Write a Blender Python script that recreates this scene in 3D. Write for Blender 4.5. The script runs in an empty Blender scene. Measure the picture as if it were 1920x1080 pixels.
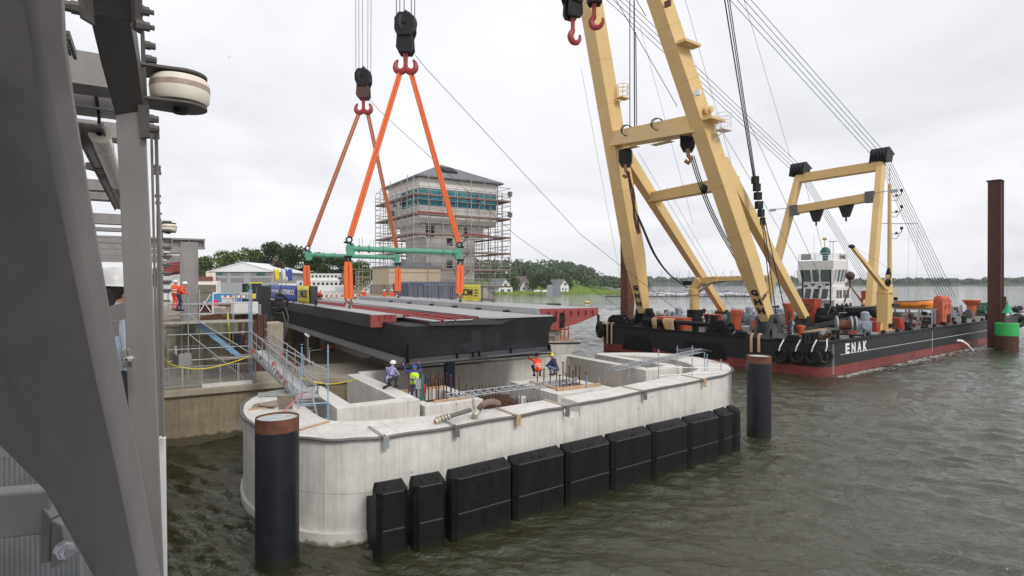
import bpy, math, random
import numpy as np
from mathutils import Vector as V, Matrix
random.seed(7)
R = math.radians
PI = math.pi
scene = bpy.context.scene
col = scene.collection
# ------------------------------------------------------------------ camera
CAMH = 9.0            # eye height above the water
FPX = 1080.0          # focal length in pixels of the 1920 wide picture
cam_d = bpy.data.cameras.new('camera')
cam = bpy.data.objects.new('camera', cam_d); col.objects.link(cam)
cam.location = (0, 0, CAMH); cam.rotation_euler = (R(90), 0, 0)
cam_d.sensor_width = 36.0; cam_d.lens = 36.0*FPX/1920.0
cam_d.shift_y = -12.0/1920.0
cam_d.clip_start = 0.05; cam_d.clip_end = 9000
scene.camera = cam
# ------------------------------------------------------------------ overcast sky
SUN_EL, SUN_AZ = R(38), R(143)
w = bpy.data.worlds.new('World'); scene.world = w; w.use_nodes = True
nt = w.node_tree; nt.nodes.clear()
def nn(nt, t, **k):
    n = nt.nodes.new(t)
    for a, b in k.items(): setattr(n, a, b)
    return n
out = nn(nt, 'ShaderNodeOutputWorld'); bg = nn(nt, 'ShaderNodeBackground')
bg.inputs['Strength'].default_value = 0.1
sky = nn(nt, 'ShaderNodeTexSky', sky_type='NISHITA'); sky.sun_disc = False
sky.sun_elevation = SUN_EL; sky.sun_rotation = SUN_AZ
tc = nn(nt, 'ShaderNodeTexCoord'); sep = nn(nt, 'ShaderNodeSeparateXYZ')
nt.links.new(tc.outputs['Generated'], sep.inputs[0])
mz = nn(nt, 'ShaderNodeMath', operation='MAXIMUM'); mz.inputs[1].default_value = 0.0
nt.links.new(sep.outputs[2], mz.inputs[0])
az = nn(nt, 'ShaderNodeMath', operation='ADD'); az.inputs[1].default_value = 0.22
nt.links.new(mz.outputs[0], az.inputs[0])
dx = nn(nt, 'ShaderNodeMath', operation='DIVIDE'); dy = nn(nt, 'ShaderNodeMath', operation='DIVIDE')
nt.links.new(sep.outputs[0], dx.inputs[0]); nt.links.new(az.outputs[0], dx.inputs[1])
nt.links.new(sep.outputs[1], dy.inputs[0]); nt.links.new(az.outputs[0], dy.inputs[1])
cb = nn(nt, 'ShaderNodeCombineXYZ')
nt.links.new(dx.outputs[0], cb.inputs[0]); nt.links.new(dy.outputs[0], cb.inputs[1])
n1 = nn(nt, 'ShaderNodeTexNoise'); n1.inputs['Scale'].default_value = 0.9
n1.inputs['Detail'].default_value = 7; n1.inputs['Roughness'].default_value = 0.52
n1.inputs['Distortion'].default_value = 0.5
nt.links.new(cb.outputs[0], n1.inputs['Vector'])
cr = nn(nt, 'ShaderNodeValToRGB'); e = cr.color_ramp.elements
e[0].position = 0.30; e[0].color = (7.0, 7.1, 7.5, 1)
e[1].position = 0.72; e[1].color = (9.6, 9.6, 9.7, 1)
m_ = cr.color_ramp.elements.new(0.52); m_.color = (8.7, 8.7, 9.0, 1)
nt.links.new(n1.outputs['Fac'], cr.inputs[0])
mx = nn(nt, 'ShaderNodeMix', data_type='RGBA'); mx.inputs[0].default_value = 0.97
nt.links.new(sky.outputs[0], mx.inputs[6]); nt.links.new(cr.outputs[0], mx.inputs[7])
nt.links.new(mx.outputs[2], bg.inputs['Color']); nt.links.new(bg.outputs[0], out.inputs['Surface'])
sd = bpy.data.lights.new('sun', 'SUN'); sd.energy = 1.5; sd.angle = R(16); sd.color = (1, .96, .9)
so = bpy.data.objects.new('sun', sd); col.objects.link(so)
sdir = V((math.sin(SUN_AZ)*math.cos(SUN_EL), math.cos(SUN_AZ)*math.cos(SUN_EL), math.sin(SUN_EL)))
so.rotation_euler = sdir.to_track_quat('Z', 'Y').to_euler()
so.location = (0, -50, 100)
vs = scene.view_settings
vs.view_transform = 'Standard'; vs.look = 'None'; vs.exposure = 0.2; vs.gamma = 1.0; vs.use_curve_mapping = False
# ------------------------------------------------------------------ helpers: pixels of the photo to world
def G(px, py, z=0.0):                       # the point of the level z seen at a pixel
    Y = (CAMH-z)*FPX/(py-528.0); return V(((px-960)/FPX*Y, Y, z))
def W(px, py, Y):
    return V(((px-960)/FPX*Y, Y, CAMH-(py-528.0)/FPX*Y))
class Frame:
    def __init__(s, o, deg):
        s.o = V(o); s.a = R(deg); s.m = Matrix.Rotation(s.a, 3, 'Z'); s.i = s.m.inverted()
    def w(s, x, y, z=0.0): return s.o + s.m @ V((x, y, z))
    def l(s, p): return s.i @ (V(p)-s.o)
# ------------------------------------------------------------------ mesh builder
SPLIT = {'diagonal_brace', 'marking_tags', 'end_cap', 'hatch', 'joint_strip', 'weld_seam', 'slanted_window', 'lower_window', 'cheek_plate', 'ledge', 'gusset_plate', 'hanging_sheave', 'rail_post', 'gusset', 'column_flange', 'leg', 'legs', 'roller', 'side_plate', 'flood_lamp', 'hung_sheet', 'clamp_plate', 'cylinder', 'stile', 'wall_unit', 'vent_slot', 'dark_opening', 'green_sign', 'drain_slot', 'rotor', 'tank', 'track', 'formwork_plank', 'painted_bow_recess', 'posts', 'stay_post', 'hanging_step', 'chock', 'thwart', 'parapet_bracket', 'batten', 'hoses', 'drum', 'eyes', 'aerial', 'orange_rail', 'trestle', 'control_box', 'coiled_wire', 'cage_platform', 'lamp_arm', 'bolts', 'toe_board', 'roof_hatch', 'body_', 'coupling', 'jib_pedestal_', 'plate', 'rib_', 'stair_', 'stand', 'diagonal', 'platform_boards', 'column_', 'tube_', 'pale_part', 'strand'}
class MB:
    def __init__(s): s.v = []; s.f = []; s.mi = []; s.cur = 0
    def add(s, vs, fs):
        n = len(s.v); s.v += [tuple(p) for p in vs]
        for f in fs: s.f.append([i+n for i in f]); s.mi.append(s.cur)
        return s
    def box(s, x, y, z, sx, sy, sz, rz=0.0):           # centre of base
        c, sn = math.cos(rz), math.sin(rz); P = []
        for dz in (0, sz):
            for a, b in ((-1, -1), (1, -1), (1, 1), (-1, 1)):
                u, t = a*sx/2, b*sy/2; P.append((x+u*c-t*sn, y+u*sn+t*c, z+dz))
        return s.add(P, [(3, 2, 1, 0), (4, 5, 6, 7), (0, 1, 5, 4), (1, 2, 6, 5), (2, 3, 7, 6), (3, 0, 4, 7)])
    def beam(s, p, q, w, h, side=None, w2=None, h2=None):
        p, q = V(p), V(q); d = (q-p).normalized()
        if side is None:
            side = d.cross(V((0, 0, 1)))
            if side.length < 1e-4: side = V((1, 0, 0))
        side = V(side); side = (side-d*side.dot(d)).normalized(); up = side.cross(d).normalized()
        P = []
        for c, ww, hh in ((p, w, h), (q, w2 or w, h2 or h)):
            for a, b in ((-1, -1), (1, -1), (1, 1), (-1, 1)): P.append(c+side*(a*ww/2)+up*(b*hh/2))
        return s.add(P, [(3, 2, 1, 0), (4, 5, 6, 7), (0, 1, 5, 4), (1, 2, 6, 5), (2, 3, 7, 6), (3, 0, 4, 7)])
    def tube(s, p, q, r, r2=None, n=8, cap=True):
        p, q = V(p), V(q); d = (q-p)
        if d.length < 1e-6: return s
        d.normalize(); a = d.cross(V((0, 0, 1)))
        if a.length < 1e-3: a = V((1, 0, 0))
        a.normalize(); b = a.cross(d).normalized(); r2 = r if r2 is None else r2; P = []
        for c, rr in ((p, r), (q, r2)):
            for i in range(n):
                t = 2*PI*i/n; P.append(c+a*(rr*math.cos(t))-b*(rr*math.sin(t)))
        F = [(i, (i+1) % n, n+(i+1) % n, n+i) for i in range(n)]
        if cap: F += [tuple(range(n))[::-1], tuple(range(n, 2*n))]
        return s.add(P, F)
    def path(s, pts, r, n=6):
        pts = [V(p) for p in pts]; P = []; F = []; k = len(pts); a = None
        for i, c in enumerate(pts):
            d = (pts[min(i+1, k-1)]-pts[max(i-1, 0)]).normalized()
            if a is None:
                a = d.cross(V((0, 0, 1)))
                if a.length < 1e-3: a = V((1, 0, 0))
            a = (a-d*a.dot(d)).normalized(); b = a.cross(d).normalized()
            rr = r[i] if isinstance(r, (list, tuple)) else r
            for j in range(n):
                t = 2*PI*j/n; P.append(c+a*(rr*math.cos(t))-b*(rr*math.sin(t)))
        for i in range(k-1):
            for j in range(n): F.append((i*n+j, i*n+(j+1) % n, (i+1)*n+(j+1) % n, (i+1)*n+j))
        F += [tuple(range(n))[::-1], tuple(range((k-1)*n, k*n))]
        return s.add(P, F)
    def prism(s, poly, z0, z1):                          # plan polygon, any winding
        a = sum(poly[i][0]*poly[(i+1) % len(poly)][1]-poly[(i+1) % len(poly)][0]*poly[i][1] for i in range(len(poly)))
        if a < 0: poly = poly[::-1]
        n = len(poly); P = [(p[0], p[1], z0) for p in poly]+[(p[0], p[1], z1) for p in poly]
        return s.add(P, [tuple(range(n))[::-1], tuple(range(n, 2*n))]+[(i, (i+1) % n, n+(i+1) % n, n+i) for i in range(n)])
    def ext(s, poly, vec):                               # 3D polygon pushed along vec
        poly = [V(p) for p in poly]; vec = V(vec); n = len(poly)
        nr = V((0, 0, 0))
        for i in range(n): nr += poly[i].cross(poly[(i+1) % n])
        if nr.dot(vec) < 0: poly = poly[::-1]
        P = poly+[p+vec for p in poly]
        return s.add(P, [tuple(range(n))[::-1], tuple(range(n, 2*n))]+[(i, (i+1) % n, n+(i+1) % n, n+i) for i in range(n)])
    def strip(s, outer, inner, z0, z1, close=False):     # ring wall between two plan lines of equal count
        n = len(outer); m = n if close else n-1
        P = []
        for o, i in zip(outer, inner): P += [(o[0], o[1], z0), (o[0], o[1], z1), (i[0], i[1], z1), (i[0], i[1], z0)]
        F = []
        for k in range(m):
            a, b = 4*k, 4*((k+1) % n)
            for j in range(4): F.append((a+j, b+j, b+(j+1) % 4, a+(j+1) % 4))
        if not close: F += [(0, 1, 2, 3), (4*n-1, 4*n-2, 4*n-3, 4*n-4)]
        return s.add(P, F)
    def lathe(s, prof, c=(0, 0, 0), axis=(0, 0, 1), n=16):
        c = V(c); d = V(axis).normalized(); a = d.cross(V((0, 0, 1)))
        if a.length < 1e-3: a = V((1, 0, 0))
        a.normalize(); b = a.cross(d).normalized(); P = []; F = []; k = len(prof)
        for r, h in prof:
            for j in range(n):
                t = 2*PI*j/n; P.append(c+d*h+a*(r*math.cos(t))-b*(r*math.sin(t)))
        for i in range(k-1):
            for j in range(n): F.append((i*n+j, i*n+(j+1) % n, (i+1)*n+(j+1) % n, (i+1)*n+j))
        F += [tuple(range(n))[::-1], tuple(range((k-1)*n, k*n))]
        return s.add(P, F)
    def torus(s, c, axis, R1, r, n=18, m=8, a0=0, a1=2*PI):
        c = V(c); d = V(axis).normalized(); a = d.cross(V((0, 0, 1)))
        if a.length < 1e-3: a = V((1, 0, 0))
        a.normalize(); b = a.cross(d).normalized(); full = abs(a1-a0-2*PI) < 1e-6; P = []; F = []
        k = n if full else n+1
        for i in range(k):
            t = a0+(a1-a0)*i/n; e = a*math.cos(t)+b*math.sin(t)
            for j in range(m):
                u = 2*PI*j/m; P.append(c+e*(R1+r*math.cos(u))+d*(r*math.sin(u)))
        for i in range(n):
            i2 = (i+1) % k
            for j in range(m): F.append((i*m+j, i2*m+j, i2*m+(j+1) % m, i*m+(j+1) % m))
        if not full: F += [tuple(range(m)), tuple(range(n*m, n*m+m))[::-1]]
        return s.add(P, F)
    def ball(s, c, r, nu=10, nv=7, sc=(1, 1, 1)):
        P = []; F = []
        for i in range(nv+1):
            t = PI*i/nv
            for j in range(nu):
                u = 2*PI*j/nu
                P.append((c[0]+r*sc[0]*math.sin(t)*math.cos(u), c[1]+r*sc[1]*math.sin(t)*math.sin(u), c[2]+r*sc[2]*math.cos(t)))
        for i in range(nv):
            for j in range(nu): F.append(((i+1)*nu+j, (i+1)*nu+(j+1) % nu, i*nu+(j+1) % nu, i*nu+j))
        return s.add(P, F)
    def mesh(s, name, mats, smooth=True, ang=35):
        me = bpy.data.meshes.new(name); me.from_pydata(s.v, [], s.f)
        if not isinstance(mats, (list, tuple)): mats = [mats]
        for m in mats: me.materials.append(m)
        if len(mats) > 1: me.polygons.foreach_set('material_index', s.mi)
        if smooth:
            me.polygons.foreach_set('use_smooth', [True]*len(me.polygons)); me.set_sharp_from_angle(angle=R(ang))
        me.update(); return me
    def islands(s):
        p = list(range(len(s.v)))
        def fd(a):
            while p[a] != a: p[a] = p[p[a]]; a = p[a]
            return a
        for f in s.f:
            r = fd(f[0])
            for i in f[1:]: p[fd(i)] = r
        out = {}
        for f, mi in zip(s.f, s.mi):
            k = fd(f[0]); m_ = out.get(k)
            if m_ is None: m_ = out[k] = (MB(), {})
            idx = []
            for i in f:
                if i not in m_[1]: m_[1][i] = len(m_[0].v); m_[0].v.append(s.v[i])
                idx.append(m_[1][i])
            m_[0].f.append(idx); m_[0].mi.append(mi)
        return [a for a, b in out.values()]
    def build(s, name, mats, parent=None, smooth=True, ang=35, bevel=0, label=None, stuff=False, split=True):
        if split and name in SPLIT and parent is not None:
            il = s.islands()
            if 1 < len(il) <= 40:
                o = None
                for q in il:
                    r_ = q.build(name, mats, parent, smooth, ang, bevel, label, stuff, split=False); o = o or r_
                return o
        o = bpy.data.objects.new(name, s.mesh(name, mats, smooth, ang)); col.objects.link(o)
        if parent is not None: o.parent = parent
        if bevel:
            b = o.modifiers.new('bevel', 'BEVEL'); b.width = bevel; b.segments = 2; b.limit_method = 'ANGLE'; b.angle_limit = R(40)
        if label: o['label'] = label
        if stuff: o['kind'] = 'stuff'
        return o
def T(name, label, cat, loc=(0, 0, 0), rz=0.0, group=None):
    o = bpy.data.objects.new(name, None); o.empty_display_size = 0.2; col.objects.link(o)
    o.location = loc; o.rotation_euler = (0, 0, rz); o['label'] = label; o['category'] = cat
    if group: o['group'] = group
    return o
def tag(o, label, cat, loc=None, rz=None, group=None):
    o['label'] = label; o['category'] = cat
    if group: o['group'] = group
    if loc is not None: o.location = loc
    if rz is not None: o.rotation_euler = (0, 0, rz)
    return o
def struct(o): o['kind'] = 'structure'; return o
def dup(o, loc=None, rz=None, label=None, parent=None, scale=None):
    c = o.copy(); col.objects.link(c)
    if parent is not None: c.parent = parent
    if loc is not None: c.location = loc
    if rz is not None: c.rotation_euler = (0, 0, rz)
    if scale is not None: c.scale = (scale, scale, scale) if not isinstance(scale, (tuple, list)) else scale
    if label: c['label'] = label
    for ch in list(o.children): dup(ch, parent=c)
    return c
# one mesh thing whose origin sits at base: verts given in world, moved to local
def solo(mb, name, mats, label, cat, group=None, base=None, **k):
    if base is None:
        xs = [p[0] for p in mb.v]; ys = [p[1] for p in mb.v]; zs = [p[2] for p in mb.v]
        base = ((min(xs)+max(xs))/2, (min(ys)+max(ys))/2, min(zs))
    mb.v = [(p[0]-base[0], p[1]-base[1], p[2]-base[2]) for p in mb.v]
    o = mb.build(name, mats, None, **k); o.location = base
    return tag(o, label, cat, group=group)
# parent whose parts are given in world coordinates
class WT:
    def __init__(s, name, label, cat, loc, group=None): s.e = T(name, label, cat, loc, 0, group); s.b = loc
    def part(s, mb, name, mats, parent=None, **k):
        b = s.b; mb.v = [(p[0]-b[0], p[1]-b[1], p[2]-b[2]) for p in mb.v]
        return mb.build(name, mats, parent or s.e, **k)
def text_mesh(txt, size, depth=0.01, bold=0.0, width=None):
    cu = bpy.data.curves.new('lettering', 'FONT'); cu.body = txt; cu.size = size; cu.extrude = depth; cu.offset = bold
    cu.align_x = 'CENTER'; cu.align_y = 'CENTER'
    o = bpy.data.objects.new('lettering', cu); col.objects.link(o)
    dg = bpy.context.evaluated_depsgraph_get(); dg.update()
    me = bpy.data.meshes.new_from_object(o.evaluated_get(dg)); bpy.data.objects.remove(o)
    if width:
        xs = [v.co.x for v in me.vertices]; k = width/max(1e-6, max(xs)-min(xs)); c = (max(xs)+min(xs))/2
        for v in me.vertices: v.co.x = (v.co.x-c)*k
    return me
def lettering(txt, size, m, parent, origin, xdir, ydir, name='lettering', bold=0.0, depth=0.01, width=None, label=None):
    me = text_mesh(txt, size, depth, bold, width); x = V(xdir).normalized(); y = V(ydir).normalized(); z = x.cross(y); o_ = V(origin)
    for v in me.vertices: v.co = o_+x*v.co.x+y*v.co.y+z*v.co.z
    me.materials.clear(); me.materials.append(m)
    o = bpy.data.objects.new(name, me); col.objects.link(o); o.parent = parent
    if label: o['label'] = label
    return o
# ------------------------------------------------------------------ materials
MATS = {}
def mat(name, c, rough=0.6, metal=0.0, var=0.12, scale=3.0, bump=0.0, bscale=20.0, streak=0.0, c2=None, c2amt=0.5, c2scale=1.0, spec=0.5, coord='Object', fine=0.0):
    if name in MATS: return MATS[name]
    m = bpy.data.materials.new(name); m.use_nodes = True; nt = m.node_tree; L = nt.links.new
    b = nt.nodes['Principled BSDF']; b.inputs['Roughness'].default_value = rough; b.inputs['Metallic'].default_value = metal
    b.inputs['Specular IOR Level'].default_value = spec
    tc = nn(nt, 'ShaderNodeTexCoord'); co = tc.outputs[coord]
    n = nn(nt, 'ShaderNodeTexNoise'); n.inputs['Scale'].default_value = scale; n.inputs['Detail'].default_value = 6; n.inputs['Roughness'].default_value = .6
    L(co, n.inputs['Vector'])
    mr = nn(nt, 'ShaderNodeMapRange'); mr.inputs[1].default_value = .3; mr.inputs[2].default_value = .7
    mr.inputs[3].default_value = 1-var; mr.inputs[4].default_value = 1+var; L(n.outputs['Fac'], mr.inputs[0])
    base = nn(nt, 'ShaderNodeRGB'); base.outputs[0].default_value = (*c, 1); cur = base.outputs[0]
    if c2 is not None:
        n2 = nn(nt, 'ShaderNodeTexNoise'); n2.inputs['Scale'].default_value = c2scale; n2.inputs['Detail'].default_value = 8; n2.inputs['Roughness'].default_value = .68
        L(co, n2.inputs['Vector']); m2 = nn(nt, 'ShaderNodeMapRange')
        m2.inputs[1].default_value = 1-c2amt-.12+0.0; m2.inputs[2].default_value = 1-c2amt+.12; L(n2.outputs['Fac'], m2.inputs[0])
        mx = nn(nt, 'ShaderNodeMix', data_type='RGBA'); L(m2.outputs[0], mx.inputs[0]); L(cur, mx.inputs[6]); mx.inputs[7].default_value = (*c2, 1); cur = mx.outputs[2]
    vm = nn(nt, 'ShaderNodeVectorMath', operation='SCALE'); L(cur, vm.inputs[0]); L(mr.outputs[0], vm.inputs['Scale']); cur = vm.outputs[0]
    if streak:
        mp = nn(nt, 'ShaderNodeMapping'); mp.inputs['Scale'].default_value = (2.2, 2.2, 0.16); L(co, mp.inputs[0])
        n3 = nn(nt, 'ShaderNodeTexNoise'); n3.inputs['Scale'].default_value = 2.4; n3.inputs['Detail'].default_value = 7; n3.inputs['Roughness'].default_value = .7
        L(mp.outputs[0], n3.inputs['Vector']); m3 = nn(nt, 'ShaderNodeMapRange')
        m3.inputs[1].default_value = .42; m3.inputs[2].default_value = .75; m3.inputs[3].default_value = 1.03; m3.inputs[4].default_value = 1-streak; L(n3.outputs['Fac'], m3.inputs[0])
        v2 = nn(nt, 'ShaderNodeVectorMath', operation='SCALE'); L(cur, v2.inputs[0]); L(m3.outputs[0], v2.inputs['Scale']); cur = v2.outputs[0]
    L(cur, b.inputs['Base Color'])
    rr = nn(nt, 'ShaderNodeMapRange'); rr.inputs[3].default_value = max(.03, rough-.1); rr.inputs[4].default_value = min(1, rough+.1); L(n.outputs['Fac'], rr.inputs[0]); L(rr.outputs[0], b.inputs['Roughness'])
    if bump:
        nb = nn(nt, 'ShaderNodeTexNoise'); nb.inputs['Scale'].default_value = bscale; nb.inputs['Detail'].default_value = 5; L(co, nb.inputs['Vector'])
        bp = nn(nt, 'ShaderNodeBump'); bp.inputs['Strength'].default_value = bump; bp.inputs['Distance'].default_value = .02
        L(nb.outputs['Fac'], bp.inputs['Height']); L(bp.outputs[0], b.inputs['Normal'])
    MATS[name] = m; return m
def add_joints(m, gx, gz, wx=0.012, dark=.72, zoff=0.0):      # formwork joints: thin lines every gx along x, gz in z
    nt = m.node_tree; L = nt.links.new; b = nt.nodes['Principled BSDF']
    src = b.inputs['Base Color'].links[0].from_socket
    tc = nn(nt, 'ShaderNodeTexCoord'); sp = nn(nt, 'ShaderNodeSeparateXYZ'); L(tc.outputs['Object'], sp.inputs[0])
    cur = None
    for ax, g, off in ((0, gx, 0.35), (2, gz, zoff)):
        if not g: continue
        a = nn(nt, 'ShaderNodeMath', operation='ADD'); a.inputs[1].default_value = 1000*g+off; L(sp.outputs[ax], a.inputs[0])
        mo = nn(nt, 'ShaderNodeMath', operation='MODULO'); mo.inputs[1].default_value = g; L(a.outputs[0], mo.inputs[0])
        lt = nn(nt, 'ShaderNodeMath', operation='LESS_THAN'); lt.inputs[1].default_value = wx*2; L(mo.outputs[0], lt.inputs[0])
        if cur is None: cur = lt.outputs[0]
        else:
            mm = nn(nt, 'ShaderNodeMath', operation='MAXIMUM'); L(cur, mm.inputs[0]); L(lt.outputs[0], mm.inputs[1]); cur = mm.outputs[0]
    mr = nn(nt, 'ShaderNodeMapRange'); mr.inputs[3].default_value = 1; mr.inputs[4].default_value = dark; L(cur, mr.inputs[0])
    v = nn(nt, 'ShaderNodeVectorMath', operation='SCALE'); L(src, v.inputs[0]); L(mr.outputs[0], v.inputs['Scale']); L(v.outputs[0], b.inputs['Base Color'])
M_conc = mat('pale_concrete', (.66, .64, .605), .85, var=.09, scale=1.3, bump=.25, bscale=14, streak=.22, c2=(.56, .54, .50), c2amt=.42, c2scale=.5)
add_joints(M_conc, 2.4, 100, zoff=-1.72)
def tie_holes(m):
    nt = m.node_tree; L = nt.links.new; b = nt.nodes['Principled BSDF']; src = b.inputs['Base Color'].links[0].from_socket
    tc = nn(nt, 'ShaderNodeTexCoord'); v = nn(nt, 'ShaderNodeTexVoronoi'); v.inputs['Scale'].default_value = .75; v.inputs['Randomness'].default_value = .7; L(tc.outputs['Object'], v.inputs['Vector'])
    lt = nn(nt, 'ShaderNodeMath', operation='LESS_THAN'); lt.inputs[1].default_value = .055; L(v.outputs['Distance'], lt.inputs[0])
    n = nn(nt, 'ShaderNodeTexNoise'); n.inputs['Scale'].default_value = 7; n.inputs['Detail'].default_value = 8; n.inputs['Roughness'].default_value = .75; L(tc.outputs['Object'], n.inputs['Vector'])
    mr = nn(nt, 'ShaderNodeMapRange'); mr.inputs[1].default_value = .60; mr.inputs[2].default_value = .74; mr.inputs[3].default_value = 1; mr.inputs[4].default_value = .78; L(n.outputs['Fac'], mr.inputs[0])
    mb_ = nn(nt, 'ShaderNodeMath', operation='MULTIPLY_ADD'); mb_.inputs[1].default_value = -.35; L(lt.outputs[0], mb_.inputs[0]); L(mr.outputs[0], mb_.inputs[2])
    s = nn(nt, 'ShaderNodeVectorMath', operation='SCALE'); L(src, s.inputs[0]); L(mb_.outputs[0], s.inputs['Scale']); L(s.outputs[0], b.inputs['Base Color'])
tie_holes(M_conc)
M_conc_top = mat('smooth_concrete', (.62, .60, .57), .8, var=.06, scale=2, bump=.1)
M_oldconc = mat('weathered_concrete', (.26, .21, .145), .9, var=.22, scale=1.5, bump=.5, bscale=8, streak=.3, c2=(.42, .38, .31), c2amt=.33, c2scale=.45)
def tide(m, z0=.30, c=(.028, .030, .014)):      # algae and wet band just above the water
    nt = m.node_tree; L = nt.links.new; b = nt.nodes['Principled BSDF']; src = b.inputs['Base Color'].links[0].from_socket
    tc = nn(nt, 'ShaderNodeTexCoord'); sp = nn(nt, 'ShaderNodeSeparateXYZ'); L(tc.outputs['Object'], sp.inputs[0]); n = nn(nt, 'ShaderNodeTexNoise'); n.inputs['Scale'].default_value = 2.5; n.inputs['Detail'].default_value = 6; L(tc.outputs['Object'], n.inputs['Vector'])
    a = nn(nt, 'ShaderNodeMath', operation='MULTIPLY_ADD'); a.inputs[1].default_value = -.5; L(n.outputs['Fac'], a.inputs[0]); L(sp.outputs[2], a.inputs[2])
    mr = nn(nt, 'ShaderNodeMapRange'); mr.inputs[1].default_value = z0-.25-.06; mr.inputs[2].default_value = z0-.25+.06; mr.inputs[3].default_value = .85; mr.inputs[4].default_value = 0; L(a.outputs[0], mr.inputs[0])
    mx = nn(nt, 'ShaderNodeMix', data_type='RGBA'); L(mr.outputs[0], mx.inputs[0]); L(src, mx.inputs[6]); mx.inputs[7].default_value = (*c, 1); L(mx.outputs[2], b.inputs['Base Color'])
for m__ in (M_conc, M_conc_top): tide(m__, .12, (.12, .115, .07))
tide(M_oldconc, .42, (.05, .045, .025))
M_rubber = mat('black_rubber', (.0065, .0065, .007), .55, var=.4, scale=2.5, bump=.15, bscale=30, spec=.28, c2=(.016, .016, .017), c2amt=.36, c2scale=1.2)
M_pile = mat('dark_coated_steel', (.013, .015, .021), .42, spec=.35, var=.3, scale=2, streak=.3, bump=.06)
tide(M_rubber, .22, (.014, .015, .008)); tide(M_pile, .45, (.018, .019, .01))
M_rust = mat('rusty_steel', (.16, .062, .034), .8, var=.25, scale=2.5, streak=.3, bump=.2, c2=(.075, .032, .022), c2amt=.45)
M_rustd = mat('dark_rust', (.075, .030, .020), .85, var=.3, scale=1.5, streak=.35, bump=.2)
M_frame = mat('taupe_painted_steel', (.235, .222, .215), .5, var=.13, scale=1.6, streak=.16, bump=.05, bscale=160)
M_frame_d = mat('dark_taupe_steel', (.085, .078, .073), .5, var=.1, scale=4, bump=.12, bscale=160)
M_yellow = mat('crane_yellow_paint', (.64, .45, .195), .42, var=.06, scale=.35, streak=.05, spec=.35, c2=(.55, .36, .14), c2amt=.33, c2scale=.7)
M_black = mat('black_paint', (.007, .007, .008), .5, spec=.3, var=.3, scale=2)
M_greymach = mat('grey_machine_paint', (.27, .31, .36), .5, var=.15, scale=3)
M_orange = mat('orange_paint', (.50, .10, .035), .55, var=.15, scale=2)
M_ored = mat('red_paint', (.36, .05, .03), .5, var=.15, scale=2)
M_sling = mat('orange_textile', (.74, .15, .045), .75, var=.12, scale=6, bump=.3, bscale=40)
M_slingd = mat('worn_brown_textile', (.42, .13, .05), .85, var=.2, scale=6, bump=.3, bscale=40)
M_green = mat('green_pipe_paint', (.085, .29, .19), .45, var=.12, scale=1.5)
M_deckd = mat('anthracite_steel', (.026, .027, .030), .5, spec=.3, var=.18, scale=.5, c2=(.034, .035, .039), c2amt=.45, c2scale=.35)
M_deckbox = mat('black_steel', (.0065, .0065, .0075), .5, spec=.3, var=.3, scale=.5, c2=(.015, .016, .019), c2amt=.40, c2scale=.5)
M_decktop = mat('grey_deck_coating', (.37, .37, .375), .75, var=.12, scale=1.2)
M_primer = mat('red_primer', (.27, .050, .050), .6, var=.12, scale=2)
M_galv = mat('galvanised_steel', (.40, .42, .44), .38, metal=.6, var=.15, scale=6)
M_blue = mat('pale_blue_steel', (.20, .36, .52), .45, var=.15, scale=5)
M_wood = mat('timber', (.46, .31, .19), .8, var=.2, scale=5, streak=.2)
M_woodg = mat('grey_timber', (.30, .26, .21), .85, var=.2, scale=5)
M_white = mat('white_paint', (.74, .74, .73), .5, var=.05, scale=1.5, streak=.06)
M_plastic = mat('cream_plastic', (.72, .67, .56), .45, var=.06, scale=6)
M_rope = mat('wire_rope', (.022, .022, .025), .7)
M_ropel = mat('pale_wire', (.22, .22, .23), .6)
M_hookred = mat('hook_red_paint', (.30, .025, .03), .5, var=.2, scale=5)
M_dkblue = mat('navy_steel', (.03, .045, .12), .45, var=.1)
M_hose = mat('grey_hose', (.13, .125, .12), .6, var=.15, scale=8)
M_glass = mat('tinted_glass', (.03, .045, .055), .08, var=.1)
M_roof = mat('slate_roof', (.17, .175, .19), .7, var=.15, scale=1)
M_render = mat('pale_render', (.78, .755, .72), .85, var=.08, scale=1)
M_redtile = mat('brown_tile', (.17, .12, .105), .85, var=.2, scale=2)
M_dark = mat('dark_void', (.01, .01, .01), .9)
M_rope_t = mat('tan_fibre_rope', (.50, .33, .19), .9, var=.2, scale=10)
M_yel = mat('signal_yellow', (.78, .62, .04), .55, var=.1)
M_bannerb = mat('blue_banner_cloth', (.05, .085, .38), .7, var=.15, scale=1.2)
M_bannery = mat('yellow_banner_cloth', (.76, .66, .07), .7, var=.12, scale=1.2)
M_textw = mat('white_lettering', (.8, .8, .8), .6, var=.03)
M_textb = mat('black_lettering', (.015, .015, .015), .6, var=.05)
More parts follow.
